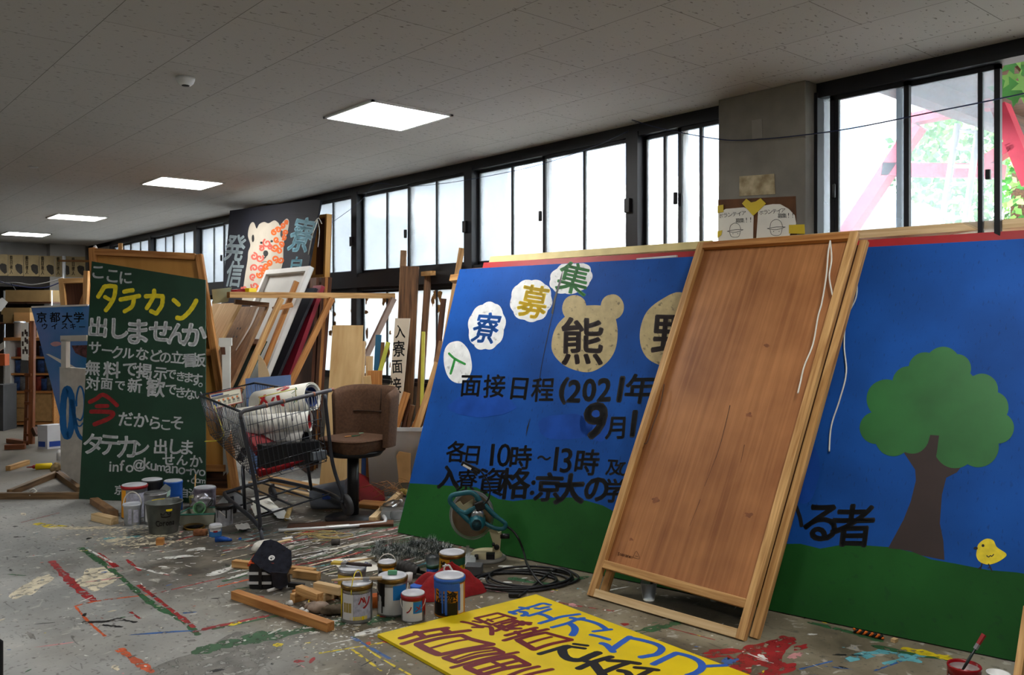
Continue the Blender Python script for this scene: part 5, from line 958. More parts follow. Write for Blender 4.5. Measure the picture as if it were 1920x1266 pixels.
for ph, m_, n_ in ((0, og, 'orange_strand'), (pi, black, 'black_strand')):
    a = MB(); P_ = []
    for i in range(60):
        c_ = Z(1598, 1184).lerp(Z(1652, 1197), i/59) - FWD*.02+UP*.012; P_.append(c_+UP*cos(i*.5+ph)*.006+FWD*sin(i*.5+ph)*.006)
    a.tube(P_, .0055, 6); put(n_, a, m_, t)
a = MB(); a.box(Z(1677, 1204)+UP*.008, (.03, .02, .014)); single('wood_chip', a, pine_pale, 'small wood chip at the bottom edge of the mural near the rope', 'wood piece')
RB = Plane(V((4.0, 1.36, 0)), V((-.78, -.62, 0)), V((.16, -.1, 1))); RB = facing(1910, 1266, 3.45, 12, 40)
t = thing('framed_board', 'white board in a timber frame just entering the picture at the lower right edge', 'framed panel', V((RB.o.x, RB.o.y, 0)))
a = MB(); a.beam(RB.P(1901, 1300, .01), RB.P(1924, 1140, .01), .03, .03, RB.n); put('stile', a, pine, t); a = MB(); a.prism([RB.P(*q_) for q_ in [(1904, 1300), (1926, 1150), (2030, 1150), (2030, 1300)]], -RB.n, .006); put('panel', a, white_p, t)
q = T(1, 1190, 2.45); t = thing('chair_back_post', 'black rounded post of a chair at the lower left picture edge', 'chair post', V((q.x, q.y, 0))); a = MB(); a.tube([V((q.x, q.y, 0)), V((q.x, q.y, q.z-.02)), V((q.x-.02, q.y, q.z))], [.007, .007, .005], 10); put('post', a, black, t)
# ---- cans in front of the green sign
can(242, 975, 23, 60, 'tall can with orange side and white lid behind the white bucket', tin, [(-75, -40, .05, .9, org), (-40, 60, .05, .8, grey_l)], None, rim=red_p, group='paint cans below the green sign')
can(277, 962, 19, 58, 'black can with a broad white lid behind the dull metal bucket', mat('can_black', (28, 28, 30), .5), [], None, group='paint cans below the green sign')
can(283, 985, 20, 56, 'can with silver top and pale label behind the left rim of the metal bucket', tin, [(-60, 60, .1, .7, wht)], None, lid=True, lidm=tin, group='paint cans below the green sign')
can(318, 960, 17, 54, 'blue paint can behind a grey scraper, below the green sign', mat('can_blue', (30, 86, 170), .45), [(-10, 40, .2, .5, wht)], None, group='paint cans below the green sign')
_, pK, rK, hK = can(377, 963, 20, 44, 'grey-white can with white lid and thin brush, at the green sign corner', mat('can_dusk', (120, 112, 124), .5, var=.25, scale=30), [(-50, 50, .3, .6, grey_l)], None, group='paint cans below the green sign')
can(415, 987, 16, 36, 'open white can with black rim beside the shopping cart', mat('can_pale', (160, 160, 164), .5, var=.2, scale=20), [], (blk, 3, -60, 80, .8), lid=False, rim=blk, handle=(wire, 'down', 60), group='paint cans below the green sign', fill=blk)
can(400, 1008, 11.5, 20, 'little blue and white can on the floor in front of the shopping cart', mat('can_smallblue', (50, 110, 170), .5), [(-60, 60, .5, .9, wht), (-20, 20, .45, .6, red_p)], None, group='paint cans below the green sign', rim=wht)
a = MB(); a.tube([pK+UP*.02+RGT*-.08, pK+UP*(hK+.1)-RGT*.07], .005, 6); single('paint_brush', a, pine, 'thin brush standing beside the right white-lidded can', 'brush')
p = Z(240, 988); k = dep(p)/FPX; t = thing('white_bucket', 'small white plastic bucket with a raised handle before the green sign', 'bucket', p)
pc = p+FWD*.07; r_ = 16.5*k; h = 40*k; a = MB(); a.lathe([(r_*.86, 0), (r_*.98, h*.9), (r_*1.06, h*.92), (r_*1.06, h), (r_*.96, h), (r_*.92, h*.9), (r_*.8, .01), (0, .01)], pc, 30); put('body', a, mat('bucket_white', (196, 200, 208), .5, var=.1, scale=30), t)
a = MB(); f = toward(pc); arc_patch(a, pc, r_*.95+.001, f-.5, f-.1, .1*h, .8*h, 0, 6); arc_patch(a, pc, r_*.95+.001, f+.1, f+.7, .15*h, .75*h, 0, 6); put('label', a, grey_l, t)
a = MB(); a.tube([pc+RGT*cos(pi*i/14)*r_*1.05+UP*(h*.92+sin(pi*i/14)*r_*1.5) for i in range(15)], .004, 6); put('handle', a, wire, t)
p = Z(298, 1003); k = dep(p)/FPX; pc = p+FWD*.08; t = thing('metal_bucket', 'dull galvanised metal bucket with printed crown and black lettering', 'bucket', pc); r0, r1, h = 25*k, 33.5*k, 58*k
a = MB(); a.lathe([(r0, 0), (r0*1.03, .004), (r1*.97, h-.008), (r1*1.04, h-.005), (r1*1.04, h), (r1*.97, h), (r1*.93, h-.01), (r0*.97, .008), (0, .006)], pc, 40); put('body', a, mat('galvanised', (112, 116, 112), .45, metal=.55, var=.3, scale=8), t)
f = toward(pc)+.12; rz = lambda z: r0+(r1-r0)*z/h+.0015
a = MB(); bf = lambda x, z: V((pc.x+cos(f+x/r1)*rz(z), pc.y+sin(f+x/r1)*rz(z), z))
for i, ch in enumerate('Corona'): put_glyph(a, lambda x, y: bf(x, h*.36-y), ch, (i-2.5)*.024, 0 if i else -.004, .025 if i else .038, .05, asp=.85)
put_stroke(a, bf, [(-.03, h*.62), (-.034, h*.72), (-.018, h*.66), (0, h*.76), (.018, h*.66), (.034, h*.72), (.03, h*.62)], .005); put_stroke(a, bf, [(-.03, h*.6), (0, h*.58), (.03, h*.6)], .008)
put('lettering', a, blk, t)
a = MB(); arc_patch(a, pc, r1*.94, f+1.4+pi*.5, f+2.2+pi*.5, h*.75, h*.99, 0, 8, .02); arc_patch(a, pc, rz(h*.8)+.001, f-.0, f+.35, h*.78, h*.84, 0, 6, .01); put('yellow_smear', a, yellow, t)
t = thing('scraper', 'grey plastic scraper sheet standing among the cans under the green sign', 'scraper', T(315, 930, 6.45)); a = MB(); SP_ = facing(315, 965, 6.25, 8, 30); a.prism([SP_.P(*q) for q in [(310, 907), (320, 914), (319, 928), (316, 964), (306, 964), (306, 938), (300, 918)]], -SP_.n, .003); put('blade', a, mat('scraper_grey', (120, 124, 122), .5), t); a = MB(); a.prism([SP_.P(*q, .001) for q in [(320, 918), (319, 928), (306, 938), (309, 926)]], SP_.n, .001); put('tip', a, mat('scraper_green', (170, 200, 186), .5), t)
p = Z(372, 985); t = thing('paint_tray', 'shallow pale paint tray with green rim beside the metal bucket', 'tray', p); k = dep(p)/FPX; Bx = lambda x, y, z: p+RGT*x*k+FWD*y*k+UP*z*k
trm = mat('tray_cream', (176, 176, 158), .5); a = MB(); lo = [Bx(-34, 0, 0), Bx(28, 0, 0), Bx(28, 50, 0), Bx(-34, 50, 0)]; hi = [Bx(-38, -3, 20), Bx(31, -3, 22), Bx(31, 54, 22), Bx(-38, 54, 20)]; a.add(lo+hi, [(3, 2, 1, 0)]+[(i, (i+1) % 4, 4+(i+1) % 4, 4+i) for i in range(4)]); put('tray', a, trm, t, solid=.004)
a = MB(); a.tube([hi[0], hi[1], hi[2], hi[3]], .007, 6, closed=True); put('rim', a, mat('tray_green', (60, 120, 104), .5), t)
p = Z(350, 968); a = MB(); a.lathe([(.075, 0), (.085, .09), (.08, .09), (.07, .01), (0, .01)], p+FWD*.28+UP*.0, 28); single('yellow_tub', a, mat('tub_olive', (110, 104, 50), .5, var=.4), 'dark yellow-smeared tub behind the paint tray', 'tub')
p = T(374, 955, 6.15); a = MB(); Mt = Matrix.Rotation(-YAW, 3, 'Z') @ Matrix.Rotation(1.15, 3, 'X') @ Matrix.Rotation(.3, 3, 'Y'); a.lathe([(.028, -.045), (.045, .045), (.041, .045), (.026, -.035), (0, -.035)], p, 24, 0, Mt); single('green_cup', a, mat('cup_green', (110, 160, 116), .5), 'pale green cup tipped over on the paint tray', 'cup')
p = T(378, 942, 6.2); a = MB(); a.ball(p, (.075, .06, .055), 18, 12, wob=.7, seed=3); single('foil_ball', a, mat('foil', (170, 166, 172), .25, metal=.7, var=.2, scale=20), 'crumpled silver foil and cloth above the tipped green cup', 'foil', sub=1)
p = Z(371, 986); t = thing('can_lid', 'round gold-rimmed can lid lying before the paint tray', 'can lid', p); a = MB(); a.lathe([(.07, .0), (.072, .014), (.066, .016), (.0, .008)], p-FWD*.07, 32, 0, Matrix.Rotation(.1, 3, 'X')); put('lid', a, bronze, t); a = MB(); a.lathe([(.062, .0165), (0, .0125)], p-FWD*.07, 28); put('dried_paint', a, blk, t)
p = Z(376, 1004); a = MB(); a.box(p+UP*.02, (.09, .05, .042), Matrix.Rotation(-YAW, 3, 'Z')); single('sponge', a, mat('brown_sponge', (130, 84, 54), .95, var=.3, scale=40, bump=.6), 'brown sponge on the floor left of the little blue and white can', 'sponge', bevel=.012)
p = Z(419, 1016); a = MB(); a.tube([p-RGT*.05+UP*.015, p+UP*.018, p+RGT*.03+UP*.014, p+RGT*.055+UP*.012], [.02, .018, .012, .008], 8); single('paint_tube', a, mat('tube_blue', (30, 84, 170), .35, var=.5, scale=20), 'crumpled blue paint tube on the floor in front of the cart', 'paint tube')
p = Z(450, 1012); a = MB(); a.ball(p+UP*.006, (.012, .008, .008), 8, 6); single('tube_cap', a, blue_p, 'tiny blue cap lying right of the blue paint tube', 'cap')
p = Z(298, 1023); a = MB(); a.box(p+UP*.021+FWD*.02, (.045, .042, .042), Matrix.Rotation(-YAW+.2, 3, 'Z')); single('wood_cube', a, pine_warm, 'small wood cube on the floor in front of the metal bucket', 'wood piece', bevel=.002)
stick(178, 975, 215, 984, .06, .05, pine_pale, 'pale timber block below the left end of the green sign'); stick(176, 944, 214, 970, .06, .045, rough_wd, 'worn timber foot sticking out under the green sign')
p = Z(424, 962); a = MB(); a.grid(lambda u, v: p+RGT*(-.12+.27*u)+FWD*(.2*v)+UP*(.006+.13*sin(pi*u)*sin(pi*v)**.7+.03*abs(noise.noise(V((u*6, v*6, 2))))), 22, 14); single('plastic_bag', a, glassy('bag_plastic', .12, (244, 246, 248)), 'crumpled translucent plastic bag between the cans and the cart', 'plastic bag')

# ================================================================== CART, STOOL, LUMBER
# ---- shopping cart (built upright in its own frame: rear at y=0, front at +y; then tipped, one rear wheel missing)
cartm = mat('cart_steel', (66, 68, 74), .35, metal=.6, var=.1); wirem = mat('cart_wire', (84, 86, 92), .35, metal=.7, var=.1)
ct = thing('shopping_cart', 'dark wire shopping cart with a missing rear wheel, tilted, full of rolled papers', 'shopping cart', V((2.735, 5.35, .02)), rot=(0, radians(-9.5), radians(-2)))
RB0, RT0, FB0, FT0 = .40, .87, .60, .90     # rear bottom/top, front bottom/top heights
wr_, wf_ = .275, .215; LY = .98
def side(x, k, h):   # point on the basket wall: k along (0 rear..1 front), h 0 bottom..1 top
    zb = RB0+(FB0-RB0)*k; zt = RT0+(FT0-RT0)*k; w = (wr_+(wf_-wr_)*k)*(.9+.1*h); return V((x*w, .02+LY*k*(.97+.03*h), zb+(zt-zb)*h))
def wires(name, paths, r=.0026, m_=None): a = MB(); [a.tube(p, r, 5) for p in paths]; return put(name, a, m_ or wirem, ct)
for sx in (-1, 1):
    wires('side_grid', [[side(sx, k/24, 0), side(sx, k/24, 1)] for k in range(25)] + [[side(sx, k/12, h) for k in range(13)] for h in (0, .25, .5, .75)])
wires('rear_gate', [[V((x, .015, RB0+.02)), V((x, .03, RT0-.01))] for x in [-.25+i*.5/15 for i in range(16)]] + [[V((-.26, .02, z)), V((.26, .02, z))] for z in (.42, .5, .6, .7, .78)])
wires('front_grid', [[side(-1, 1, h).lerp(side(1, 1, h), i/13) for h in (0, 1)] for i in range(14)] + [[side(-1, 1, h), side(1, 1, h)] for h in (0, .33, .66)])
wires('basket_floor', [[side(-1, k/22, 0), side(1, k/22, 0)] for k in range(23)] + [[V((x*(wr_*.9), .02, RB0)), V((x*wf_*.9, .98, FB0))] for x in (-1, -.66, -.33, 0, .33, .66, 1)])
a = MB(); a.tube([side(-1, 0, 1), side(-1, 1, 1), side(1, 1, 1), side(1, 0, 1)], .0085, 8); put('top_rim', a, cartm, ct)
a = MB(); a.tube([V((-.30, .0, .84)), V((-.315, -.04, .875)), V((-.29, -.05, .89)), V((.30, -.05, .89)), V((.33, -.05, .89))], .0135, 10); put('handle', a, mat('handle_grey', (92, 92, 98), .4), ct)
a = MB(); [a.tube([V((x-.006, -.05, .89)), V((x+.006, -.05, .89))], .0155, 10) for x in (-.14, -.02, .2)]; a.tube([V((.325, -.05, .89)), V((.35, -.05, .892))], .011, 8); put('rust_ring', a, mat('rusty_copper', (140, 92, 72), .5, metal=.3), ct)
for sx in (-1, 1):
    a = MB(); a.tube(cr([V((sx*.30, -.0, .86)), V((sx*.287, .0, .6)), V((sx*.28, .0, .42)), V((sx*.285, -.01, .3)), V((sx*.30, -.035, .16)), V((sx*.30, -.01, .1))], 5), .0135, 8); put('rear_post', a, cartm, ct)
    a = MB(); a.tube([side(sx, .3, 0), V((sx*.25, .35, .14))], .012, 8); put('strut', a, cartm, ct)
a = MB(); a.tube(cr([V((-.30, -.03, .1)), V((-.28, .2, .14)), V((-.2, .85, .15)), V((-.12, .93, .15)), V((.12, .93, .15)), V((.2, .85, .15)), V((.28, .2, .14)), V((.30, -.03, .1))], 5), .015, 8); put('base_frame', a, cartm, ct)
wires('base_rack', [[V((-.28, .12, .14)), V((.28, .12, .14))]] + [[V((x, .12, .14)), V((x*.7, .9, .15))] for x in (-.15, 0, .15)] + [[V((-.25, .5, .145)), V((.25, .5, .145))]], .007, cartm)
wh = mat('wheel_rubber', (46, 46, 48), .6)
for x, y in ((.325, -.03), (-.16, .86), (.16, .86)):
    kw = 1.3 if y < .5 else 1.0; a = MB(); Mw = Matrix.Rotation(pi/2, 3, 'Y'); a.lathe([(q*kw, w_*kw) for q, w_ in [(.0, -.014), (.045, -.014), (.058, -.01), (.058, .01), (.045, .014), (0, .014)]], (x, y, .055*kw), 24, 0, Mw); wo = put('wheel', a, wh, ct)
    a = MB(); a.lathe([(0, -.02), (.02, -.02), (.02, .02), (0, .02)], (x, y, .055*kw), 14, 0, Mw); put('hub', a, cartm, wo)
    a = MB(); a.beam((x, y, .05), (x, y-.01, .13), .036, .012, (0, 1, 0)); put('caster_fork', a, cartm, ct)
a = MB(); a.tube([V((-.30, -.02, .1)), V((-.305, -.04, -.055))], .012, 8); put('caster_stem', a, cartm, ct)
# child-seat flap and handle-side plate
wires('seat_flap', [[V((x, .16+.04*0, .6)), V((x, .1, .86))] for x in [-.2+i*.05 for i in range(9)]] + [[V((-.2, .1, .86)), V((.2, .1, .86))], [V((-.2, .16, .6)), V((.2, .16, .6))]])
a = MB(); a.tube([V((-.12, .11, .84)), V((-.12, .1, .93)), V((.14, .1, .93)), V((.14, .11, .84))], .004, 6); put('seat_hoop', a, mat('hoop_yellow', (196, 190, 100), .5), ct)
a = MB(); fr_ = lambda s_, h_: side(-1, 1, h_).lerp(side(1, 1, h_), s_)
A0, A1, A2, A3 = fr_(.72, .97), fr_(.16, .97), fr_(.16, .6), fr_(.72, .6)
pl_ = Plane(A0, A1-A0, (A3-A0)*-1); nrm = V((0, -1, 0)); o_ = nrm*.006
a.prism([A0+o_, A1+o_, A2+o_, A3+o_], -nrm, .004); sp_ = put('sign_plate', a, mat('plate_cream', (214, 208, 186), .5, var=.04), ct)
a = MB(); a.tube([A0+o_*1.4, A1+o_*1.4, A2+o_*1.4, A3+o_*1.4], .004, 5, closed=True); put('plate_border', a, mat('plate_red', (150, 62, 58), .5), sp_)
a = MB(); bl2 = lambda s_, h_: A1.lerp(A0, s_).lerp(A2.lerp(A3, s_), h_)+o_*1.6
def quad(mb, s0, h0, s1, h1, mi=0): mb.add([bl2(s0, h0), bl2(s1, h0), bl2(s1, h1), bl2(s0, h1)], [(0, 1, 2, 3)], mi)
quad(a, .04, .1, .42, .2, 0); quad(a, .04, .26, .6, .32, 1); quad(a, .04, .36, .92, .41, 1); quad(a, .05, .55, .17, .88, 0)
for i in range(5): quad(a, .22+i*.15, .48, .27+i*.15, .6, 2); quad(a, .24+i*.15, .6, .31+i*.15, .74, 1); quad(a, .21+i*.15, .8, .32+i*.15, .84, 1)
put('plate_print', a, [mat('print_navy', (44, 62, 120), .5), mat('print_grey', (120, 118, 112), .5), mat('print_orange', (214, 120, 60), .5)], sp_)
# contents
def cw(x, y, z): return ct_M @ V((x, y, z))
ct_M = Matrix.Translation(ct.location) @ ct.rotation_euler.to_matrix().to_4x4()
def roll(p0, p1, r, label, m_, inner=None, marks=None, cat='rolled banner'):
    p0, p1 = V(p0), V(p1); t = thing('rolled_banner', label, cat, (p0+p1)/2 - UP*r, 'rolled banners in the shopping cart'); d = (p1-p0).normalized(); s_ = d.cross(UP).normalized(); u_ = s_.cross(d); L_ = (p1-p0).length
    a = MB(); n = 40
    def sp(u, v): th = u*2*pi*1.7; rr = r*(1-.18*u); return p0+d*(L_*v)+(s_*cos(th)+u_*sin(th))*rr
    a.grid(sp, n, 1); put('sheet', a, m_, t, solid=.003)
    if inner: a = MB(); a.grid(lambda u, v: p0+d*(L_*(.012+.97*v))+(s_*cos(2*pi*u)+u_*sin(2*pi*u))*r*.66, 30, 1); put('inner_layer', a, inner, t)
    if marks:
        for m2, items in marks:
            a = MB()
            for pts, w in items: pts = [(x, y*.75+1.45) for x, y in pts]; put_stroke(a, lambda x, y: p0+d*(L_*x)+(s_*cos(y)+u_*sin(y))*(r+.0035), pts, w)
            put('brush_lettering', a, m2, t)
    return t
tp = lambda u, v, t_: T(u, v, t_)
rolled = roll(tp(586, 744, 6.12), tp(484, 760, 6.32), .105, 'white rolled banner with red brush strokes lying across the cart top', paper, mat('inner_blue', (40, 60, 120), .6),
     [(red, [([(.62, 2.4), (.7, 1.9), (.8, 1.5)], .05), ([(.82, 2.5), (.74, 2.0), (.7, 1.4)], .05), ([(.9, 2.6), (.84, 2.3)], .06), ([(.36, 2.7), (.42, 2.2), (.45, 1.7)], .06), ([(.55, 2.1), (.52, 1.8)], .05), ([(.4, 1.2), (.32, .9), (.42, .7), (.36, .4)], .07), ([(.5, 1.0), (.42, .6)], .05)]), (mat('brush_green', (40, 110, 70), .6), [([(.18, 2.6), (.14, 2.3), (.18, 2.0)], .02), ([(.1, 2.4), (.12, 1.9)], .02), ([(.2, 1.7), (.14, 1.5)], .02), ([(.12, 1.4), (.16, 1.1)], .02)])])
roll(cw(.22, .12, .68), cw(-.14, .42, .70), .075, 'white rolled paper with red edge lying under the top banner in the cart', offw, red)
roll(cw(.17, .12, .56), cw(-.12, .5, .62), .085, 'grey-white rolled sheet deep in the cart', mat('sheet_grey', (176, 174, 170), .6), mat('inner_dark', (40, 44, 60), .6))
roll(cw(.2, .36, .74), cw(-.12, .7, .74), .06, 'rolled paper at the back of the cart behind the banner', paper)
a = MB(); a.box(cw(.02, .1, .505), (.4, .12, .16), Matrix.Rotation(-.03, 3, 'Z')); single('black_case', a, mat('case_black', (26, 26, 28), .5), 'black box-shaped case standing at the rear of the cart', 'case', bevel=.008)
a = MB(); a.tube([cw(-.22, .06, .445), cw(.1, .07, .445)], .03, 14); single('red_can', a, mat('can_red', (150, 24, 32), .3, metal=.4), 'red tube-shaped can lying on the cart floor at the rear', 'can')
a = MB(); a.box(cw(.2, .08, .45), (.13, .1, .06), Matrix.Rotation(.3, 3, 'Z')); single('grey_pack', a, mat('pack_grey', (110, 116, 122), .5), 'grey packet lying right of the red can in the cart', 'packet', bevel=.006)
a = MB(); a.box(cw(-.02, .3, .6), (.3, .3, .05), Matrix.Rotation(.5, 3, 'X')); single('red_folder', a, mat('folder_red', (120, 26, 32), .5), 'dark red folder slid between the rolls in the cart', 'folder', bevel=.005)
a = MB(); a.beam(T(492, 735, 6.45), T(515, 729, 6.42), .03, .03); single('wood_peg', a, pine, 'small wood end by the rolled banner in the cart', 'wood piece')
a = MB(); a.tube(cr([T(402, 760, 6.36), T(415, 800, 6.32), T(420, 815, 6.3), T(408, 826, 6.3), T(384, 828, 6.2)], 5), .004, 6); single('yellow_string', a, ywire, 'yellow string hooked on the left side of the cart', 'string')
# ---- bar stool
base = Z(662, 972); base = V((base.x, base.y, 0)); st = thing('bar_stool', 'brown upholstered bar stool with curved back on a black column', 'stool', base)
fab = mat('brown_fabric', (82, 56, 38), .85, var=.18, scale=60, bump=.15); k = dep(base)/FPX
Q = lambda x, y, z: base+RGT*x+FWD*y+UP*z     # x right, y away
a = MB(); a.lathe([(.2, 0), (.2, .012), (.06, .025), (.05, .03)], base, 36); put('base_plate', a, black, st)
a = MB(); a.lathe([(.042, .02), (.042, .46), (.0, .46)], base, 24); put('column', a, black, st)
th0 = radians(35)     # the open side looks left and slightly towards the viewer
def sq(th, r): c_, s_ = cos(th), sin(th); n_ = 3.2; k_ = (abs(c_)**n_+abs(s_)**n_)**(-1/n_); return r*k_*c_, r*k_*s_
R_ = .215; cx, zs = .01, .49
a = MB(); 
def seat(u, v):
    th = 2*pi*u; x, y = sq(th, R_); f = min(1, 1.0)*(1 if v < .55 else (1-((v-.55)/.45)**2.2)); z = zs+.09*min(1, v/.45) + .022*max(0, v-.45)/.55; x, y = x*f, y*f
    e = 1 if v > .3 else .9+.1*(v/.3); return Q(cx+(x*cos(-.6)-y*sin(-.6))*e, (x*sin(-.6)+y*cos(-.6))*e, z)
a.grid(seat, 56, 16); put('seat', a, fab, st)
a = MB(); a.tube([Q(cx+(sq(2*pi*i/48, R_+.004)[0]*cos(-.6)-sq(2*pi*i/48, R_+.004)[1]*sin(-.6)), (sq(2*pi*i/48, R_+.004)[0]*sin(-.6)+sq(2*pi*i/48, R_+.004)[1]*cos(-.6)), zs+.088) for i in range(48)], .006, 6, closed=True); put('piping', a, fab, st)
a = MB(); a.lathe([(.0, zs-.03), (.19, zs-.03), (.21, zs-.005), (.2, zs+.01), (0, zs+.01)], Q(cx, 0, 0)-UP*0, 40); put('under_plate', a, black, st)
# backrest: thick curved shell around the far-right half
def back(out):
    def fn(u, v):
        th = radians(58) + (u-.5)*radians(158); h0 = zs+.03; hh = .42*(1-.1*abs(2*u-1)**4)
        x, y = sq(th+.6, R_+(.045 if out else -.0)); c_, s_ = cos(-.6), sin(-.6); x, y = x*c_-y*s_, x*s_+y*c_
        fl = 1+.10*v; return Q(cx+x*fl, y*fl, h0+hh*v)
    return fn
a = MB(); nu, nv = 40, 10; fo, fi = back(True), back(False); vs_ = []
prof = [(fi, 0), (fi, .25), (fi, .5), (fi, .75), (fi, .93), (None, 1.0), (fo, .93), (fo, .75), (fo, .5), (fo, .2), (fo, 0)]
for f_, v_ in prof:
    for i in range(nu+1):
        u_ = i/nu; vs_.append((fi(u_, 1)+fo(u_, 1))/2+UP*.012 if f_ is None else f_(u_, v_))
fs_ = [(j*(nu+1)+i, j*(nu+1)+i+1, (j+1)*(nu+1)+i+1, (j+1)*(nu+1)+i) for j in range(len(prof)-1) for i in range(nu)]
fs_ += [tuple(j*(nu+1) for j in range(len(prof))), tuple(j*(nu+1)+nu for j in range(len(prof)))[::-1]]
a.add(vs_, fs_, 0, None, True); put('backrest', a, fab, st, bevel=.01)
a = MB(); b0 = fi(.42, .55); a.ball(b0+(EYE-b0).normalized()*.004, .012, 10, 6); a.tube([fi(u_, .55)+(EYE-fi(u_, .55)).normalized()*.003 for u_ in (.42, .5, .6, .7, .78)], .004, 5); a.tube([fi(.42, v_)+(EYE-fi(.42, v_)).normalized()*.003 for v_ in (.55, .75, .95)], .004, 5); put('tufting', a, mat('tuft_dark', (50, 34, 24), .9), st)
for u, v, m_, s_, lb in [(666, 817, grn_p, .035, 'green paper scrap lying on the bar stool seat'), (652, 818, pine_warm, .03, 'brown scrap lying on the bar stool seat'), (677, 812, mat('scrap_mint', (150, 200, 170), .6), .02, 'mint green paper scrap at the back of the bar stool seat')]:
    p = Z(u, v, zs+.113); a = MB(); a.prism([p+V((x, y, 0)) for x, y in [(-s_, -s_*.6), (s_, -s_*.3), (s_*.8, s_*.6), (-s_*.7, s_*.4)]], (0, 0, -1), .002); single('paper_scrap', a, m_, lb, 'scrap', 'scraps on the bar stool')
# ---- the lumber rack: one rail from the wall out into the room, boards leaning behind it
YR = 7.0
def ys(p, y): return YP(p[0], p[1], y)
a = MB(); a.beam(ys((428, 553), YR), ys((738, 555), YR+.02), .06, .05, UP); single('rack_rail', a, pine, 'long horizontal timber rail running from the window wall across the leaning boards', 'rail', bevel=.002)
def prop(u0, v0, u1, v1, y0, y1, w, h, m_, label, name='brace', cat='brace', group='slanting braces under the timber rail'):
    a = MB(); a.beam(ys((u0, v0), y0), ys((u1, v1), y1), w, h, (0, -1, .2)); return single(name, a, m_, label, cat, group, bevel=.002)
prop(527, 560, 452, 728, YR-.05, YR-.1, .05, .04, pine, 'left slanting brace under the rail, crossing the green chalk board')
prop(556, 528, 490, 700, YR+.06, YR+.05, .045, .03, pine_warm, 'slanting brace standing up through the rail before the white framed board')
prop(548, 572, 512, 580, YR-.02, YR-.02, .04, .03, pine_warm, 'short cross piece where the two left braces meet')
prop(622, 560, 520, 770, YR-.05, YR-.15, .05, .04, pine_warm, 'right slanting brace under the rail in front of the brown boards')
prop(738, 560, 676, 690, YR-.03, YR-.05, .05, .045, mat('pink_grey_wood', (150, 128, 116), .6, var=.1), 'greyish brace slanting down from the wall end of the rail')
def rackboard(name, label, ntop, nbot, width, m_, th=.025, frame=None, y=7.12, cat='board', group=None, ext=1.0, panel=None, fw=.05):
    """board on edge leaning to the right: its near edge runs through two photo points on the plane y"""
    A = ys(ntop, y); B = ys(nbot, y); B = A+(B-A)*ext
    if B.z < .01: B = A+(B-A)*((A.z-.012)/(A.z-B.z))
    L_ = (A-B).length; pl = Plane(B, V((0, 1, 0)), A-B); 
    t = thing(name, label, cat, B, group)
    if frame:
        framed(t, pl, [(0, L_), (width, L_), (width, 0), (0, 0)], fw, .04, frame, panel or m_, back=.008)
    else:
        a = MB(); a.prism([pl.pt(*q) for q in [(0, 0), (width, 0), (width, L_), (0, L_)]], -pl.n, th); put('panel', a, m_, t, bevel=.002)
    return t, pl, L_
rackboard('framed_board', 'white painted framed board leaning behind the rail', (588, 502), (505, 706), .92, white_p, frame=white_p, panel=mat('white_board', (208, 208, 204), .45, var=.05), cat='framed panel', ext=1.9)
rackboard('dark_board', 'black-navy board leaning right behind the white framed board', (592, 540), (520, 706), .9, mat('night_board', (24, 22, 34), .5), y=7.16, ext=1.9, group=None)
rackboard('crimson_board', 'narrow crimson-edged board leaning between the dark board and the brown boards', (603, 535), (541, 706), .16, mat('crimson', (140, 20, 44), .5), y=7.2, ext=1.9, th=.04)
t_, pl_, L_ = rackboard('weathered_board', 'rough weathered chipboard with a white paint streak leaning behind the rail', (499, 574), (432, 722), .62, rough_wd, y=7.1, ext=1.9, th=.03)
a = MB(); 
put_stroke(a, lambda x, y: pl_.pt(x, y, .002), [(.14, L_-.03), (.13, L_-.2), (.2, L_-.42)], .05, taper=.5); put('white_streak', a, white_p, t_)
a = MB(); 
for i in range(2):
    for j in range(2): put_poly(a, lambda x, y: pl_.pt(x, y, .002), blob(.32+.06*i, L_-.22-.08*j, .012, .012, 10, 0))
put('drill_holes', a, black, t_)
a = MB(); a.beam(ys((440, 566), 7.12), ys((503, 572), 7.08), .05, .04, UP); single('timber_end', a, old, 'dark timber lying on top of the weathered board', 'timber')
rackboard('chalk_board', 'small green chalkboard in a wood frame low behind the left brace', (500, 640), (455, 733), .5, mat('chalk_dark_green', (30, 66, 54), .6, var=.4, scale=12), frame=pine_warm, y=7.15, cat='framed panel', ext=1.9)
rackboard('pine_board', 'light pine board leaning at the left end of the rail', (449, 568), (412, 640), .6, pine_pale, y=7.3, ext=2.6, th=.03)
t = thing('white_post', 'white painted wooden post with a dark slot left of the cart', 'post', ys((420, 920), 6.85)); a = MB(); PW = facing(420, 900, 7.0, 0, 10); a.prism([PW.P(*q) for q in [(410, 634), (434, 634), (434, 648), (431, 650), (431, 930), (419, 930), (416, 655), (410, 648)]], -PW.n, .05); put('post', a, offw, t); a = MB(); a.prism([PW.P(*q, .001) for q in [(413, 651), (422, 651), (423, 665), (415, 665)]], PW.n, .001); put('slot', a, dark_wood, t)
a = MB(); PG = facing(415, 570, 7.3, 0, -20); a.prism([PG.P(*q) for q in [(397, 543), (434, 539), (427, 566), (400, 570)]], -PG.n, .004); single('green_sheet', a, mat('pale_green', (190, 204, 176), .7), 'pale green sheet at the left end of the rail', 'sheet')
a = MB(); a.tube([ys((434, 548), 7.05), ys((462, 546), 7.05)], .022, 12); single('red_roll', a, mat('roll_red', (150, 24, 30), .4), 'red roll lying on the left end of the rail', 'roll'); a = MB(); a.box(ys((470, 546), 7.03), (.09, .05, .05), Matrix.Rotation(.4, 3, 'Z')); single('yellow_block', a, yellow, 'yellow block lying on the rail beside the red roll', 'block', bevel=.004)
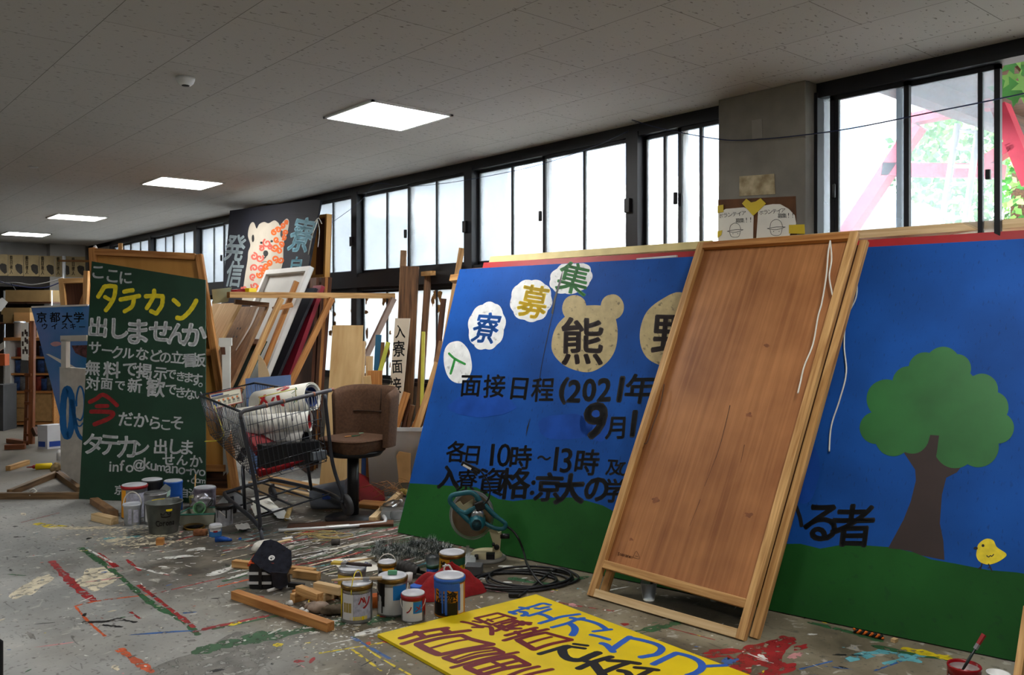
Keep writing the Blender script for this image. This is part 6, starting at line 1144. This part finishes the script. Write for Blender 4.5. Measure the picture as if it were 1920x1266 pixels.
a = MB(); CV = Plane(T(485, 706, 7.05), RGT, UP); a.prism([CV.P(p.x, p.y) for p in cr([V((484, 664, 0)), V((492, 672, 0)), V((500, 688, 0)), V((506, 706, 0))], 4)]+[CV.P(506, 928), CV.P(486, 928)], FWD, .004); single('curved_offcut', a, mat('pale_veneer', (206, 176, 134), .6, var=.06), 'curved pale veneer offcut standing behind the blue sheet', 'offcut')
BS = facing(500, 760, 6.75, 6, 8); a = MB(); a.prism([BS.P(*q) for q in [(460, 710), (545, 703), (550, 880), (468, 890)]], -BS.n, .008); single('blue_sheet', a, mat('slate_blue', (92, 116, 160), .55, var=.1), 'slate blue board standing behind the shopping cart', 'board')
# brown board stack
for i, (u, lb) in enumerate([(593, 'leftmost of the tall brown boards stacked on edge right of the crimson board'), (603, 'second brown board of the tall stack on edge'), (610, 'third brown board of the tall stack, showing its lighter edge'), (617, 'outermost brown board of the tall stack, next to the white window strip')]):
    y = 7.32+.05*i; A = XP(u, 500, 4.15+.09*i); a = MB(); x = 4.1+.1*i; q = ys((u, 520), y); b = ys((u-18-3*i, 920), y); b.z = max(b.z, .01)
    pl = Plane(b, V((.25, 1, 0)), q-b); a.prism([pl.pt(0, 0), pl.pt(.85, 0), pl.pt(.85, (q-b).length), pl.pt(0, (q-b).length)], -pl.n, .03); single('brown_board', a, [board_br, dark_wood, pine_warm, board_br][i], lb, 'board', 'tall brown boards stacked on edge', bevel=.002)
t = thing('crate_frame', 'brown box-like frame standing on top of the brown boards by the window', 'frame', ys((606, 520), 7.6)); CF = Plane(XP(592, 521, 4.3), V((.1, -1, 0)), UP)
framed(t, CF, [CF.px(594, 406), CF.px(622, 402), CF.px(618, 520), CF.px(588, 522)], .03, .06, ply_or, board_br)
a = MB(); a.tube(cr([BB.P(592, 418, .012), BB.P(598, 412, .02), BB.P(607, 412, .05), BB.P(612, 422, .05)], 4), .004, 6); a.tube(cr([BB.P(597, 413, .015), BB.P(594, 424, .01), BB.P(588, 440, .01), BB.P(580, 478, .01)], 4), .004, 6); a.tube(cr([BB.P(600, 413, .03), BB.P(606, 435, .04), BB.P(603, 465, .04)], 4), .003, 6); single('string_bundle', a, cordm, 'white string bundle tied at the top right corner of the bear signboard', 'string')
# plywood sheet
PL = facing(640, 926, 7.12, 7, 6); a = MB(); a.prism([PL.P(*q) for q in [(624, 610), (681, 610), (676, 760), (660, 918), (597, 926), (614, 760)]], -PL.n, .012); single('plywood_sheet', a, ply, 'pale plywood sheet standing upright behind the bar stool', 'plywood sheet')
# tall planks and sticks right of it, against the windows and in the storage bin
def plank(u0, v0, u1, v1, t0, t1, w, h, m_, label, name='plank', group='planks and sticks leaning by the storage bin', up=None):
    a = MB(); p0, p1 = T(u0, v0, t0), T(u1, v1, t1)
    if p0.z < .01: p0 = p0.lerp(p1, (.01-p0.z)/(p1.z-p0.z))
    if p0.z > .02 and 'in the bin' not in label and 'in the bin' not in label: p0 = p1.lerp(p0, (p1.z-.01)/(p1.z-p0.z))
    a.beam(p0, p1, w, h, up or FWD); return single(name, a, m_, label, 'plank', group, bevel=.002)
for args in [(752, 900, 769, 500, 7.75, 7.85, .16, .06, old, 'widest old dark plank standing against the windows'), (742, 860, 757, 470, 7.85, 7.95, .055, .05, rough_wd, 'tallest plank with a red patch behind the widest old plank'),
             (780, 860, 803, 515, 7.75, 7.9, .06, .06, old, 'old post with a short cap, right of the widest old plank'), (790, 900, 866, 466, 7.1, 7.6, .05, .03, pine, 'longest light stick slanting up to the mural top'),
             (792, 800, 828, 640, 7.3, 7.4, .045, .04, rough_wd, 'dark stick slanting behind the mural left edge'), (786, 790, 820, 680, 7.2, 7.3, .05, .03, pine, 'light stick with bolt holes slanting beside the mural'),
             (790, 818, 815, 690, 7.3, 7.35, .035, .035, rough_wd, 'grey round-edged stick near the mural edge'), (737, 818, 763, 736, 7.2, 7.25, .06, .04, pine_warm, 'short orange plank standing in the bin front'),
             (752, 820, 768, 748, 7.25, 7.3, .035, .035, dark_wood, 'dark short stick in the bin'), (758, 830, 774, 760, 7.3, 7.3, .04, .04, old, 'brown short stick in the bin, second from the right'), (768, 820, 800, 745, 7.3, 7.35, .04, .03, pine_warm, 'orange stick leaning right in the bin'),
             (724, 900, 734, 722, 7.05, 7.1, .045, .015, pine_pale, 'pale lath standing right behind the stool back'), (695, 900, 710, 628, 7.5, 7.6, .05, .02, mat('teal_board', (40, 104, 140), .55), 'blue painted board standing behind the stool'),
             (700, 740, 728, 642, 7.3, 7.4, .035, .025, mat('yellow_green_stick', (176, 178, 60), .6), 'yellow-green stick slanting right of the blue board'), (706, 800, 718, 642, 7.5, 7.55, .03, .025, old, 'thin brown stick behind the yellow-green one'),
             (790, 800, 794, 622, 7.55, 7.6, .03, .02, mat('lime_stick', (206, 200, 80), .6), 'yellow stick upright against the window near the long light stick'), (806, 800, 832, 560, 7.55, 7.6, .05, .012, dark_wood, 'thin dark strip against the peeling window'),
             (690, 800, 693, 668, 7.45, 7.5, .06, .02, pine_pale, 'pale board end behind the blue painted board'), (702, 760, 703, 695, 7.2, 7.2, .12, .03, pine_warm, 'wide orange block standing behind the stool back'), (694, 760, 688, 705, 7.15, 7.15, .06, .03, ply, 'pale angled block behind the stool back'),
             (676, 760, 680, 640, 7.35, 7.4, .05, .03, pine_pale, 'pale stick standing at the right edge of the plywood sheet')]:
    plank(*args)
a = MB(); a.beam(T(794, 514, 7.88), T(812, 512, 7.7), .05, .04); single('post_cap', a, pine, 'short timber cap on the old post by the transom', 'timber')
t = thing('name_board', 'tall white wooden sign with black vertical Japanese writing among the planks', 'signboard', T(742, 800, 7.4)); NB = facing(745, 800, 7.35, 6, 0)
a = MB(); a.prism([NB.P(*q) for q in [(741, 597), (769, 597), (750, 800), (725, 800)]], -NB.n, .02); put('panel', a, mat('sign_pale', (206, 192, 170), .6, var=.06), t)
a = MB(); fn = on(NB, .001)
for ch, u, v, h in [('入', 750, 622, 25), ('寮', 748, 654, 30), ('面', 745, 688, 25), ('接', 741, 723, 30), ('受', 738, 765, 32)]: put_glyph(a, fn, ch, u, v, h, .015, asp=.75, rot=2)
put('lettering', a, ink, t)
bx = Z(742, 931); k = dep(bx)/FPX; t = thing('storage_bin', 'translucent white storage bin holding upright sticks behind the stool', 'storage bin', bx); O = lambda x, y, z: bx+RGT*x*k+FWD*y*k+UP*z*k
bm_ = glassy('bin_plastic', .3, (226, 226, 224)); a = MB(); lo = [O(-48, 0, 0), O(44, 0, 0), O(44, 80, 0), O(-48, 80, 0)]; hi = [O(-54, -3, 126), O(51, -3, 126), O(51, 86, 126), O(-54, 86, 126)]; a.add(lo+hi, [(3, 2, 1, 0)]+[(i, (i+1) % 4, 4+(i+1) % 4, 4+i) for i in range(4)]); put('body', a, bm_, t, solid=.004)
a = MB(); [a.beam(hi[i], hi[(i+1) % 4], .02, .03) for i in range(4)]; put('rim', a, mat('bin_rim', (196, 198, 194), .4), t)
bx = Z(772, 925); k = dep(bx)/FPX; t = thing('small_tub', 'small clear tub with a cardboard sheet standing in it, left of the mural', 'tub', bx); a = MB(); a.lathe([(.1, 0), (.125, .2), (.135, .2), (.135, .22), (.12, .22), (.1, .01), (0, .01)], bx+FWD*.12+RGT*.02, 28); put('tub', a, glassy('tub_plastic', .4, (210, 208, 200)), t)
TS = facing(765, 915, 6.95, 4, -8); a = MB(); a.prism([TS.P(*q) for q in [(742, 845), (770, 850), (770, 905), (748, 905)]], -TS.n, .005); single('cardboard_sheet', a, cardb, 'tan cardboard sheet standing in the small clear tub', 'cardboard')
a = MB(); BP_ = facing(695, 900, 7.3, 4); a.prism([BP_.P(*q) for q in [(672, 840), (688, 840), (688, 905), (672, 905)]], -BP_.n, .01); single('blue_plank', a, mat('plank_navy', (44, 70, 120), .6), 'dark blue plank low behind the stool column', 'plank')
# debris on the floor between stool and mural
def bit(u0, v0, u1, v1, w, h, m_, lb, nm='timber_offcut', z=0): return stick(u0, v0, u1, v1, w, h, m_, lb, z, nm, 'timber', 'timber scraps behind the stool')
bit(698, 982, 768, 915, .05, .045, pine_pale, 'long pale timber lying from the white pipe up to the mural edge'); bit(628, 932, 652, 922, .06, .04, pine_pale, 'pale timber behind the stool column on the left'); bit(690, 912, 722, 896, .1, .06, pine_pale, 'thick pale block in the scrap heap'); bit(672, 948, 720, 952, .16, .03, pine_warm, 'orange board lying under the clear bottles')
bit(480, 898, 615, 924, .1, .04, pine, 'wide pale plank with torn paper lying under the cart'); bit(470, 910, 600, 938, .05, .035, pine_pale, 'second pale plank beside the torn paper plank'); bit(720, 905, 735, 895, .06, .05, old, 'brown block end in the scrap heap', z=.02); bit(738, 912, 752, 902, .06, .05, dark_wood, 'dark block in the scrap heap', z=.02)
a = MB(); a.tube([Z(708, 922)+UP*.05, Z(752, 930)+UP*.045, Z(780, 938)+UP*.03], .024, 12); single('bamboo_piece', a, mat('bamboo', (150, 140, 60), .5, var=.3, scale=10), 'yellow-green bamboo piece in the scrap heap', 'bamboo')
a = MB(); a.tube([Z(545, 956)+UP*.02, Z(537, 978)+UP*.02], .018, 12); single('dowel', a, mat('dowel_wood', (176, 150, 96), .6, var=.15, scale=20), 'short wooden dowel on the floor under the cart', 'dowel')
t = thing('dustpan', 'dark red dustpan lying behind the stool column', 'dustpan', Z(700, 945)); a = MB(); P0 = [Z(672, 925)+UP*.17, Z(676, 948)+UP*.01, Z(722, 940)+UP*.01, Z(718, 925)+UP*.06]; a.add(P0, [(0, 1, 2, 3)]); a.add([P0[0], P0[1], Z(668, 948)+UP*.1], [(0, 1, 2)]); put('pan', a, mat('dustpan_red', (110, 20, 26), .5), t, solid=.006)
a = MB()
for i in range(26):
    p0 = Z(R.uniform(690, 760), R.uniform(918, 945))+UP*R.uniform(.01, .08); a.tube(cr([p0, p0+RGT*R.uniform(-.15, .15)+UP*R.uniform(.02, .12), p0+RGT*R.uniform(-.25, .25)+FWD*R.uniform(-.1, .1)+UP*R.uniform(-.0, .05)], 4), .002, 4)
o = single('dry_twigs', a, mat('twig', (150, 110, 70), .8), 'tangle of dry twigs on the scrap heap behind the stool', 'twigs'); o['kind'] = 'stuff'
clearb = glassy('bottle_clear', .6, (226, 230, 232), .1)
for i, (u, v, u2, v2, lb) in enumerate([(722, 962, 750, 950, 'clear plastic bottle lying above the orange board'), (712, 968, 748, 968, 'clear plastic bottle lying nearest the white pipe'), (735, 978, 762, 972, 'clear plastic bottle with a red cap by the mural edge')]):
    p0, p1 = Z(u, v)+UP*.04, Z(u2, v2)+UP*.04; t = thing('plastic_bottle', lb, 'bottle', (p0+p1)/2-UP*.04, 'clear bottles behind the stool'); a = MB(); d = p1-p0; a.tube([p0, p0+d*.05, p0+d*.6, p0+d*.85, p0+d], [.02, .034, .034, .016, .013], 12); put('bottle', a, clearb, t)
    a = MB(); a.tube([p0+d, p0+d*1.08], .015, 10); put('cap', a, red if i == 2 else white_p, t)
t = thing('bent_pipe', 'white bent pipe with an L-shaped end lying on the floor before the stool', 'pipe', Z(640, 992)); a = MB(); pm_ = mat('pipe_white', (196, 198, 200), .3, metal=.3); a.tube(cr([Z(522, 999)+UP*.014, Z(640, 992)+UP*.014, Z(712, 985)+UP*.014, Z(722, 983)+UP*.02, Z(721, 978)+UP*.03, Z(714, 970)+UP*.03], 5), .0125, 10); put('pipe', a, pm_, t)
a = MB(); a.tube([Z(612, 993.5)+UP*.014, Z(655, 990.5)+UP*.014], .0145, 10); put('sleeve', a, offw, t)
stick(540, 990, 738, 984, .12, .02, dark_wood, 'dark floor board lying behind the white bent pipe', name='floor_board', cat='board', group=None)
a = MB(); a.box(Z(742, 978)+UP*.035+FWD*.1, (.22, .14, .06), Matrix.Rotation(-YAW, 3, 'Z')); single('clear_tray', a, glassy('tray_clear', .4, (210, 212, 212)), 'clear plastic tray on the floor by the mural corner', 'tray', bevel=.004)
p = Z(612, 962); t = thing('grey_pail', 'grey plastic pail lying on its side by the cart wheel', 'pail', p); Mp = Matrix.Rotation(-YAW, 3, 'Z') @ Matrix.Rotation(pi/2-.1, 3, 'Y'); a = MB(); a.lathe([(.0, -.13), (.085, -.13), (.11, .14), (.118, .14), (.104, .14), (.08, -.12), (0, -.12)], p+FWD*.1+UP*.105, 28, 0, Mp); put('pail', a, mat('pail_grey', (120, 126, 138), .5, var=.12), t)
a = MB(); a.box(p+FWD*-.0+UP*.12, (.06, .004, .04), Matrix.Rotation(-YAW, 3, 'Z')); put('label', a, mat('pail_label', (40, 70, 150), .5), t)
for i, (pts, m_, lb) in enumerate([([(560, 905), (610, 895), (625, 912), (580, 922)], paper, 'newspaper sheet on the floor behind the cart planks'), ([(470, 935), (500, 930), (525, 955), (480, 965)], paper, 'crumpled white paper under the front of the cart'), ([(506, 956), (530, 952), (548, 976), (520, 972)], white_p, 'white plastic offcut under the cart rack'), ([(440, 985), (466, 982), (470, 992), (446, 995)], offw, 'pale scrap on the floor left of the cart foot'), ([(470, 950), (490, 945), (500, 960), (478, 968)], paper, 'torn paper under the left cart rail')]):
    a = MB(); z_ = .012+.004*i; q = [Z(*p_, z_) for p_ in pts]; c_ = sum(q, V())/4
    a.grid(lambda u, v: q[0].lerp(q[1], u).lerp(q[3].lerp(q[2], u), v)+UP*(.02*abs(noise.noise(V((u*3+i, v*3, i))))), 8, 6); single('paper_scrap', a, m_, lb, 'paper scrap', 'papers scattered under the cart')
a = MB()
for j in range(7):
    c_ = Z(R.uniform(560, 640), R.uniform(1000, 1014)); a.tube(cr([c_+RGT*cos(i*.8+j)*R.uniform(.06, .2)+FWD*sin(i*.8+j)*R.uniform(.03, .09)+UP*.006 for i in range(7)], 4), .0025, 5)
single('string_tangle', a, mat('jute', (170, 150, 96), .8), 'loose tangle of pale string on the floor before the white pipe', 'string')
a = MB(); p = Z(622, 1022); a.tube([p+UP*.02, p+UP*.02+RGT*.05], [.02, .02], 12); single('tape_roll', a, mat('dark_roll', (70, 66, 62), .6), 'small dark roll on the floor behind the white note sheet', 'roll')
for u, v, du, lb in [(530, 1012, 18, 'white paper strip on the floor right of the cart foot'), (505, 1022, 40, 'pale wood strip on the floor behind the tool bag')]: stick(u, v, u+du, v-(3 if du < 30 else 9), .03, .008, white_p if du < 30 else pine_pale, lb, name='floor_strip', cat='strip', group=None)
a = MB(); p = Z(495, 1037); a.ball(p+UP*.04, (.08, .05, .04), 16, 10, wob=.3); single('white_rag', a, mat('rag_white', (206, 204, 196), .9, bump=.3, scale=30), 'white bundled rag behind the black tool bag', 'rag', sub=1)
# ================================================================== FAR LEFT OF THE HALL
# posters hanging in a row
pp_ = mat('poster_tan', (150, 132, 96), .7, var=.15); pd = mat('poster_black', (42, 38, 32), .7, var=.3, scale=20); YB = 17.6
for i in range(6):
    u0 = -14+i*29.3-(1.0 if i > 4 else 0); q = [YP(u0, 477+i*.9, YB), YP(u0+28.5, 477+i*.9, YB), YP(u0+28.5, 517+i*.6, YB), YP(u0, 517+i*.6, YB)]
    t = thing('wall_poster', ['tan poster half cut by the left picture edge, first in the row of six', 'second tan poster from the left in the row of six', 'third tan poster from the left in the row of six', 'fourth tan poster from the left in the row of six', 'fifth tan poster, at the upright pipe', 'sixth and last tan poster at the right end of the row'][i], 'poster', (q[2]+q[3])/2, 'row of tan posters on the back wall')
    a = MB(); a.prism(q, (0, 1, 0), .006); put('sheet', a, pp_, t)
    bl3 = lambda x, y: q[0].lerp(q[1], x).lerp(q[3].lerp(q[2], x), y)+V((0, -.004, 0)); a = MB()
    put_poly(a, bl3, [(.45, .5), (.6, .42), (.8, .45), (.92, .5), (.95, .85), (.8, .92), (.6, .8), (.5, .7)])
    for j, chh in enumerate('祭日夜人'): put_glyph(a, lambda x, y: bl3(x, y), chh, .2, .14+j*.22, .2, .03, asp=1)
    put('print', a, pd, t)
a = MB(); a.bb((-6, 17.62, 2.0), (3.9, 17.8, 2.22)); struct('trim_5', a, mat('dark_beam', (34, 30, 28), .7))
a = MB(); q = YP(120, 480, 16.5); a.tube([V((q.x, q.y, 0)), q], .03, 8); single('upright_pipe', a, steel, 'grey upright pipe standing in front of the posters', 'pipe')
# steel rack with boxes
T0 = 12.0; FB = lambda x, y, z, c: c+RGT*x+FWD*y+UP*z
rk = thing('steel_rack', 'thin steel pipe rack with shelves full of boxes at the far left', 'rack', V((Z(50, 790).x, Z(50, 790).y, 0))); 
for u, yy in ((-8, 0), (97, 0), (8, .5), (97, .5)): a = MB(); q = T(u, 790, T0+yy); a.tube([V((q.x, q.y, 0)), V((q.x, q.y, T(u, 545, T0+yy).z))], .014, 8); put('upright', a, steel, rk)
for v in (567, 606): a = MB(); p0 = T(-10, v, T0); p1 = T(97, v, T0); a.beam(p0+FWD*.25, p1+FWD*.25, .55, .025); put('shelf', a, dark_wood, rk)
def boxat(u0, v0, u1, v1, t_, d, m_, name, label, cat, group=None, turn=0, bevel=.003):
    pl = facing((u0+u1)/2, v1, t_, 0, turn); a = MB(); a.prism([pl.P(u0, v0), pl.P(u1, v0), pl.P(u1, v1), pl.P(u0, v1)], -pl.n, d); return single(name, a, m_, label, cat, group, bevel=bevel)
kraft = mat('kraft', (126, 104, 66), .8, var=.1); boxat(10, 544, 94, 566, 11.95, .3, kraft, 'cardboard_box', 'long flat cardboard box on the top shelf of the steel rack', 'box', 'boxes on the steel rack'); boxat(2, 577, 56, 590, 11.95, .3, kraft, 'cardboard_box', 'flat brown box on the left of the second rack shelf', 'box', 'boxes on the steel rack'); boxat(26, 586, 56, 606, 11.9, .3, cardb, 'cardboard_box', 'square tan box at the front of the second rack shelf', 'box', 'boxes on the steel rack'); boxat(6, 590, 24, 606, 11.95, .3, kraft, 'cardboard_box', 'small brown box at the left end of the second rack shelf', 'box', 'boxes on the steel rack')
PA = facing(6, 575, 11.5, 0, 20); a = MB(); a.prism([PA.P(*q) for q in [(-2, 562), (4, 558), (15, 567), (2, 584), (-4, 584)]], -PA.n, .004); single('white_sheet', a, white_p, 'white paper sheet sticking out at the far left picture edge', 'paper')
for i, pts in enumerate([[(-10, 532), (30, 530), (60, 534), (100, 527), (118, 520)], [(-10, 525), (30, 536), (80, 540), (112, 530)], [(20, 530), (40, 560), (60, 582), (70, 590)]]):
    a = MB(); a.tube(cr([T(u, v, 12.3) for u, v in pts], 5), .008, 6); single('hanging_cable', a, [mat('cable_grey', (120, 120, 120), .5), navy_c, black][i], ['grey cable sagging below the posters', 'dark blue cable sagging below the posters', 'black cable slanting down to the steel rack'][i], 'cable')
# shelf unit, easel pole, paint can, white carton
sb = Z(50, 800); k = dep(sb)/FPX; t = thing('shelf_unit', 'wooden shelf unit with a white side panel behind the easel at the far left', 'shelf', sb); SU = lambda x, y, z: sb+RGT*(x-50)*k+FWD*y+UP*z
for nm, lo, hi, m_ in [('side_panel', (9, 0, 0), (19, .4, 1.16), white_p), ('side_panel', (98, 0, 0), (101, .4, 1.16), pine_warm), ('top_board', (8, -.02, 1.14), (102, .42, 1.18), pine_warm), ('shelf', (19, .02, .9), (98, .4, .925), pine_warm), ('shelf', (19, .02, .68), (98, .4, .705), pine_warm), ('shelf', (19, .02, .44), (98, .4, .47), pine_warm), ('shelf', (19, .02, .02), (98, .4, .06), pine_warm), ('drawer', (20, .0, .25), (58, .38, .43), cardb), ('drawer', (20, .0, .07), (58, .38, .24), cardb), ('drawer', (62, .0, .07), (97, .38, .43), cardb), ('back_panel', (19, .4, 0), (98, .41, 1.14), dark_wood)]:
    a = MB(); a.bb((0, 0, 0), (1, 1, 1)); L0, H0 = V(lo), V(hi); a.v = [SU(L0.x+(H0.x-L0.x)*q.x, L0.y+(H0.y-L0.y)*q.y, L0.z+(H0.z-L0.z)*q.z) for q in a.v]; put(nm, a, m_, t)
dk = [mat('store_blue', (44, 72, 124), .5, var=.5, scale=20), mat('store_grey', (110, 112, 116), .5, var=.4, scale=20), mat('store_red', (130, 50, 40), .5, var=.4, scale=20)]
for i, (x, z, h, r_) in enumerate([(27, .705, .17, .05), (36, .705, .17, .05), (45, .705, .15, .05), (26, .47, .19, .055), (36, .47, .19, .055), (46, .47, .18, .055), (70, .705, .18, .06), (82, .705, .16, .05), (66, .47, .19, .055), (76, .47, .16, .055), (87, .47, .18, .055), (30, .925, .12, .05), (72, .925, .14, .05)]):
    c_ = SU(x, .12, z); a = MB(); a.lathe([(r_, 0), (r_, h*.94), (r_*1.04, h), (r_*.9, h), (0, h-.004)], c_, 18)
    single('stored_can', a, dk[i % 3], ['first can from the left on the upper full shelf', 'second can on the upper full shelf', 'third can on the upper full shelf', 'first can from the left on the lower full shelf', 'second can on the lower full shelf', 'third can on the lower full shelf', 'can right of the easel pole on the upper full shelf', 'last can on the upper full shelf', 'can right of the easel pole on the lower full shelf', 'second can right of the easel pole on the lower full shelf', 'last can on the lower full shelf', 'lone can on the highest shelf, left of the easel', 'lone can on the highest shelf, right of the easel'][i], 'can', 'cans stored in the shelf unit')
q = SU(29, .1, 1.18); t = thing('paint_tin', 'big white paint tin with a rim standing on top of the shelf unit', 'paint can', q); a = MB(); a.lathe([(.066, 0), (.068, .005), (.066, .2), (.07, .21), (.066, .215), (0, .21)], q, 24); put('tin', a, mat('tin_white', (176, 178, 178), .4, metal=.3, var=.1), t); a = MB(); a.lathe([(.078, .188), (.08, .2), (.06, .218), (0, .216)], q, 24); put('lid', a, steel, t)
q = SU(66, .1, 1.18); a = MB(); a.lathe([(.03, 0), (.035, .08), (.02, .13), (0, .13)], q, 14); single('white_bottle', a, white_p, 'white bottle on the shelf unit, right of the easel pole', 'bottle')
eb = Z(57, 836); k = dep(eb)/FPX; t = thing('easel', 'brown wooden easel with a tall post and feet in front of the shelf unit', 'easel', eb); EW = lambda x, y, z: eb+RGT*x*k+FWD*y+UP*z
a = MB(); a.beam(EW(2, 0, .02), EW(0, .05, T(55, 602, dep(eb)).z), .05, .05, FWD); put('mast', a, wood('easel_wood', (92, 50, 26), (136, 80, 46)), t); em = MC['easel_wood']
a = MB(); a.beam(EW(-12, .03, .03), EW(-9, .06, 1.0), .035, .035, FWD); put('side_post', a, em, t)
for z in (.12, .3, .48, .62, .8): a = MB(); a.beam(EW(-12, .02, z), EW(2, .0, z), .025, .03); put('rung', a, em, t)
a = MB(); a.beam(EW(-60, .2, .03), EW(-8, 0, .03), .06, .05); put('foot', a, em, t); a = MB(); a.beam(EW(-18, -.3, .03), EW(14, -.25, .03), .06, .05); put('foot', a, em, t); a = MB(); a.beam(EW(6, 0, .2), EW(14, -.02, .12), .05, .05); put('clamp', a, dark_wood, t)
ES = facing(46, 760, 9.7); t = thing('photo_sheet', 'white sheet with small pictures pinned on the easel, grey strip below it', 'paper', T(46, 700, 9.7)); a = MB(); a.prism([ES.P(*q) for q in [(39, 607), (53, 604), (53, 676), (40, 675)]], -ES.n, .003); put('sheet', a, paper, t)
a = MB(); [put_poly(a, on(ES, .001), [(u, v), (u+3.5, v), (u+3.5, v+9), (u, v+9)]) for u, v in [(41, 622), (46, 618), (49, 622), (41, 640), (46, 633), (49.5, 636), (46, 650), (49, 655), (42, 655)]]; put('pictures', a, mat('tiny_photos', (70, 56, 52), .5, var=.4, scale=40), t); a = MB(); a.prism([ES.P(*q) for q in [(40, 676), (53, 677), (53, 700), (40, 699)]], -ES.n, .003); put('grey_strip', a, mat('strip_grey', (70, 70, 70), .6), t)
cb_ = Z(88, 842); k = dep(cb_)/FPX; t = thing('paper_carton', 'white paper carton with blue printed bands on the floor left of the box sign', 'box', cb_); CB = lambda x, y, z: cb_+RGT*x*k+FWD*y*k+UP*z*k
a = MB(); lo_, hi_ = [CB(-20, 0, 0), CB(5, -6, 0), CB(26, 20, 0), CB(-2, 30, 0)], None; lo_ = [CB(-19, 3, 0), CB(3, -4, 0), CB(26, 18, 0), CB(4, 26, 0)]; a.hexa(lo_+[p_+UP*44*k for p_ in lo_]); put('carton', a, mat('carton_white', (206, 206, 210), .6, var=.05), t)
a = MB()
for i0, i1 in ((0, 1), (1, 2)):
    p0, p1 = lo_[i0], lo_[i1]; n_ = (p1-p0).cross(UP).normalized()*.003
    a.add([p0.lerp(p1, .1)+n_+UP*4*k, p0.lerp(p1, .8)+n_+UP*4*k, p0.lerp(p1, .8)+n_+UP*14*k, p0.lerp(p1, .1)+n_+UP*14*k], [(0, 1, 2, 3)])
put('blue_print', a, mat('carton_blue', (40, 70, 150), .5), t); a = MB(); p0 = [p_+UP*34*k for p_ in lo_]; a.hexa([c_+(c_-sum(lo_, V())/4)*V((1, 1, 0)).length*0+((c_-sum(p0, V())/4)*.02) for c_ in p0]+[c_+UP*10.5*k+((c_-sum(p0, V())/4)*.02) for c_ in p0]); put('lid', a, MC['carton_white'], t)
# bottle, sticks, floor triangle
p0, p1 = Z(66, 881)+UP*.028, Z(98, 879)+UP*.028; t = thing('glue_bottle', 'yellow bottle with a red nozzle lying on the floor at the far left', 'bottle', (p0+p1)/2-UP*.028); a = MB(); d = p1-p0; a.tube([p0, p0+d*.04, p0+d*.96, p1], [.018, .029, .029, .02], 16); put('bottle', a, yellow, t); a = MB(); a.tube([p0, p0-d*.12, p0-d*.18, p0-d*.5], [.02, .018, .008, .004], 12); put('nozzle', a, red_p, t)
stick(15, 883, 52, 871, .045, .045, pine, 'short timber stick left of the yellow glue bottle', cat='timber')
t = thing('floor_frame', 'flat triangular timber frame lying on the floor left of the green sign', 'timber frame', Z(70, 930)); old2 = wood('floor_timber', (82, 64, 44), (142, 112, 78))
for u0, v0, u1, v1 in [(-30, 936, 150, 935), (18, 930, 108, 893), (107, 893, 150, 925)]: a = MB(); a.beam(Z(u0, v0)+UP*.025, Z(u1, v1)+UP*.025, .045, .05); put('batten', a, old2, t, bevel=.002)
p = Z(62, 934); a = MB(); a.tube(cr([p+UP*.055-RGT*.03, p+UP*.075, p+UP*.06+RGT*.02, p+UP*.056+RGT*.04-FWD*.03, p+UP*.03-FWD*.05], 4), .006, 6); single('cord_knot', a, cordm, 'white cord knotted round the floor timber frame', 'cord')
p = Z(105, 888); a = MB(); a.ball(p+UP*.05, (.05, .04, .05), wob=.6); single('rag', a, mat('rag_brown', (140, 120, 84), .9, var=.4, scale=16), 'crumpled brown rag at the foot of the white box sign', 'rag', sub=1)
p = Z(112, 862); a = MB(); a.lathe([(.03, 0), (.032, .07), (.015, .1), (0, .1)], p, 14); single('white_jar', a, white_p, 'small white jar at the left edge of the white box sign', 'jar')
# low clutter seen past the shelf at the very left
boxat(-12, 722, 6, 812, 11.0, .3, mat('grey_cabinet', (70, 70, 72), .6), 'grey_cabinet', 'dark grey cabinet cut by the left picture edge', 'cabinet'); boxat(-8, 664, 9, 686, 10.9, .1, mat('orange_crate', (176, 84, 40), .6), 'orange_crate', 'orange crate on the grey cabinet at the left picture edge', 'crate'); 
PQ = facing(0, 720, 10.9); a = MB(); a.prism([PQ.P(*q) for q in [(-10, 664-12), (8, 640), (8, 652), (-10, 676-12)]], -PQ.n, .02); single('white_book', a, offw, 'tilted white stack of paper above the orange crate', 'paper')
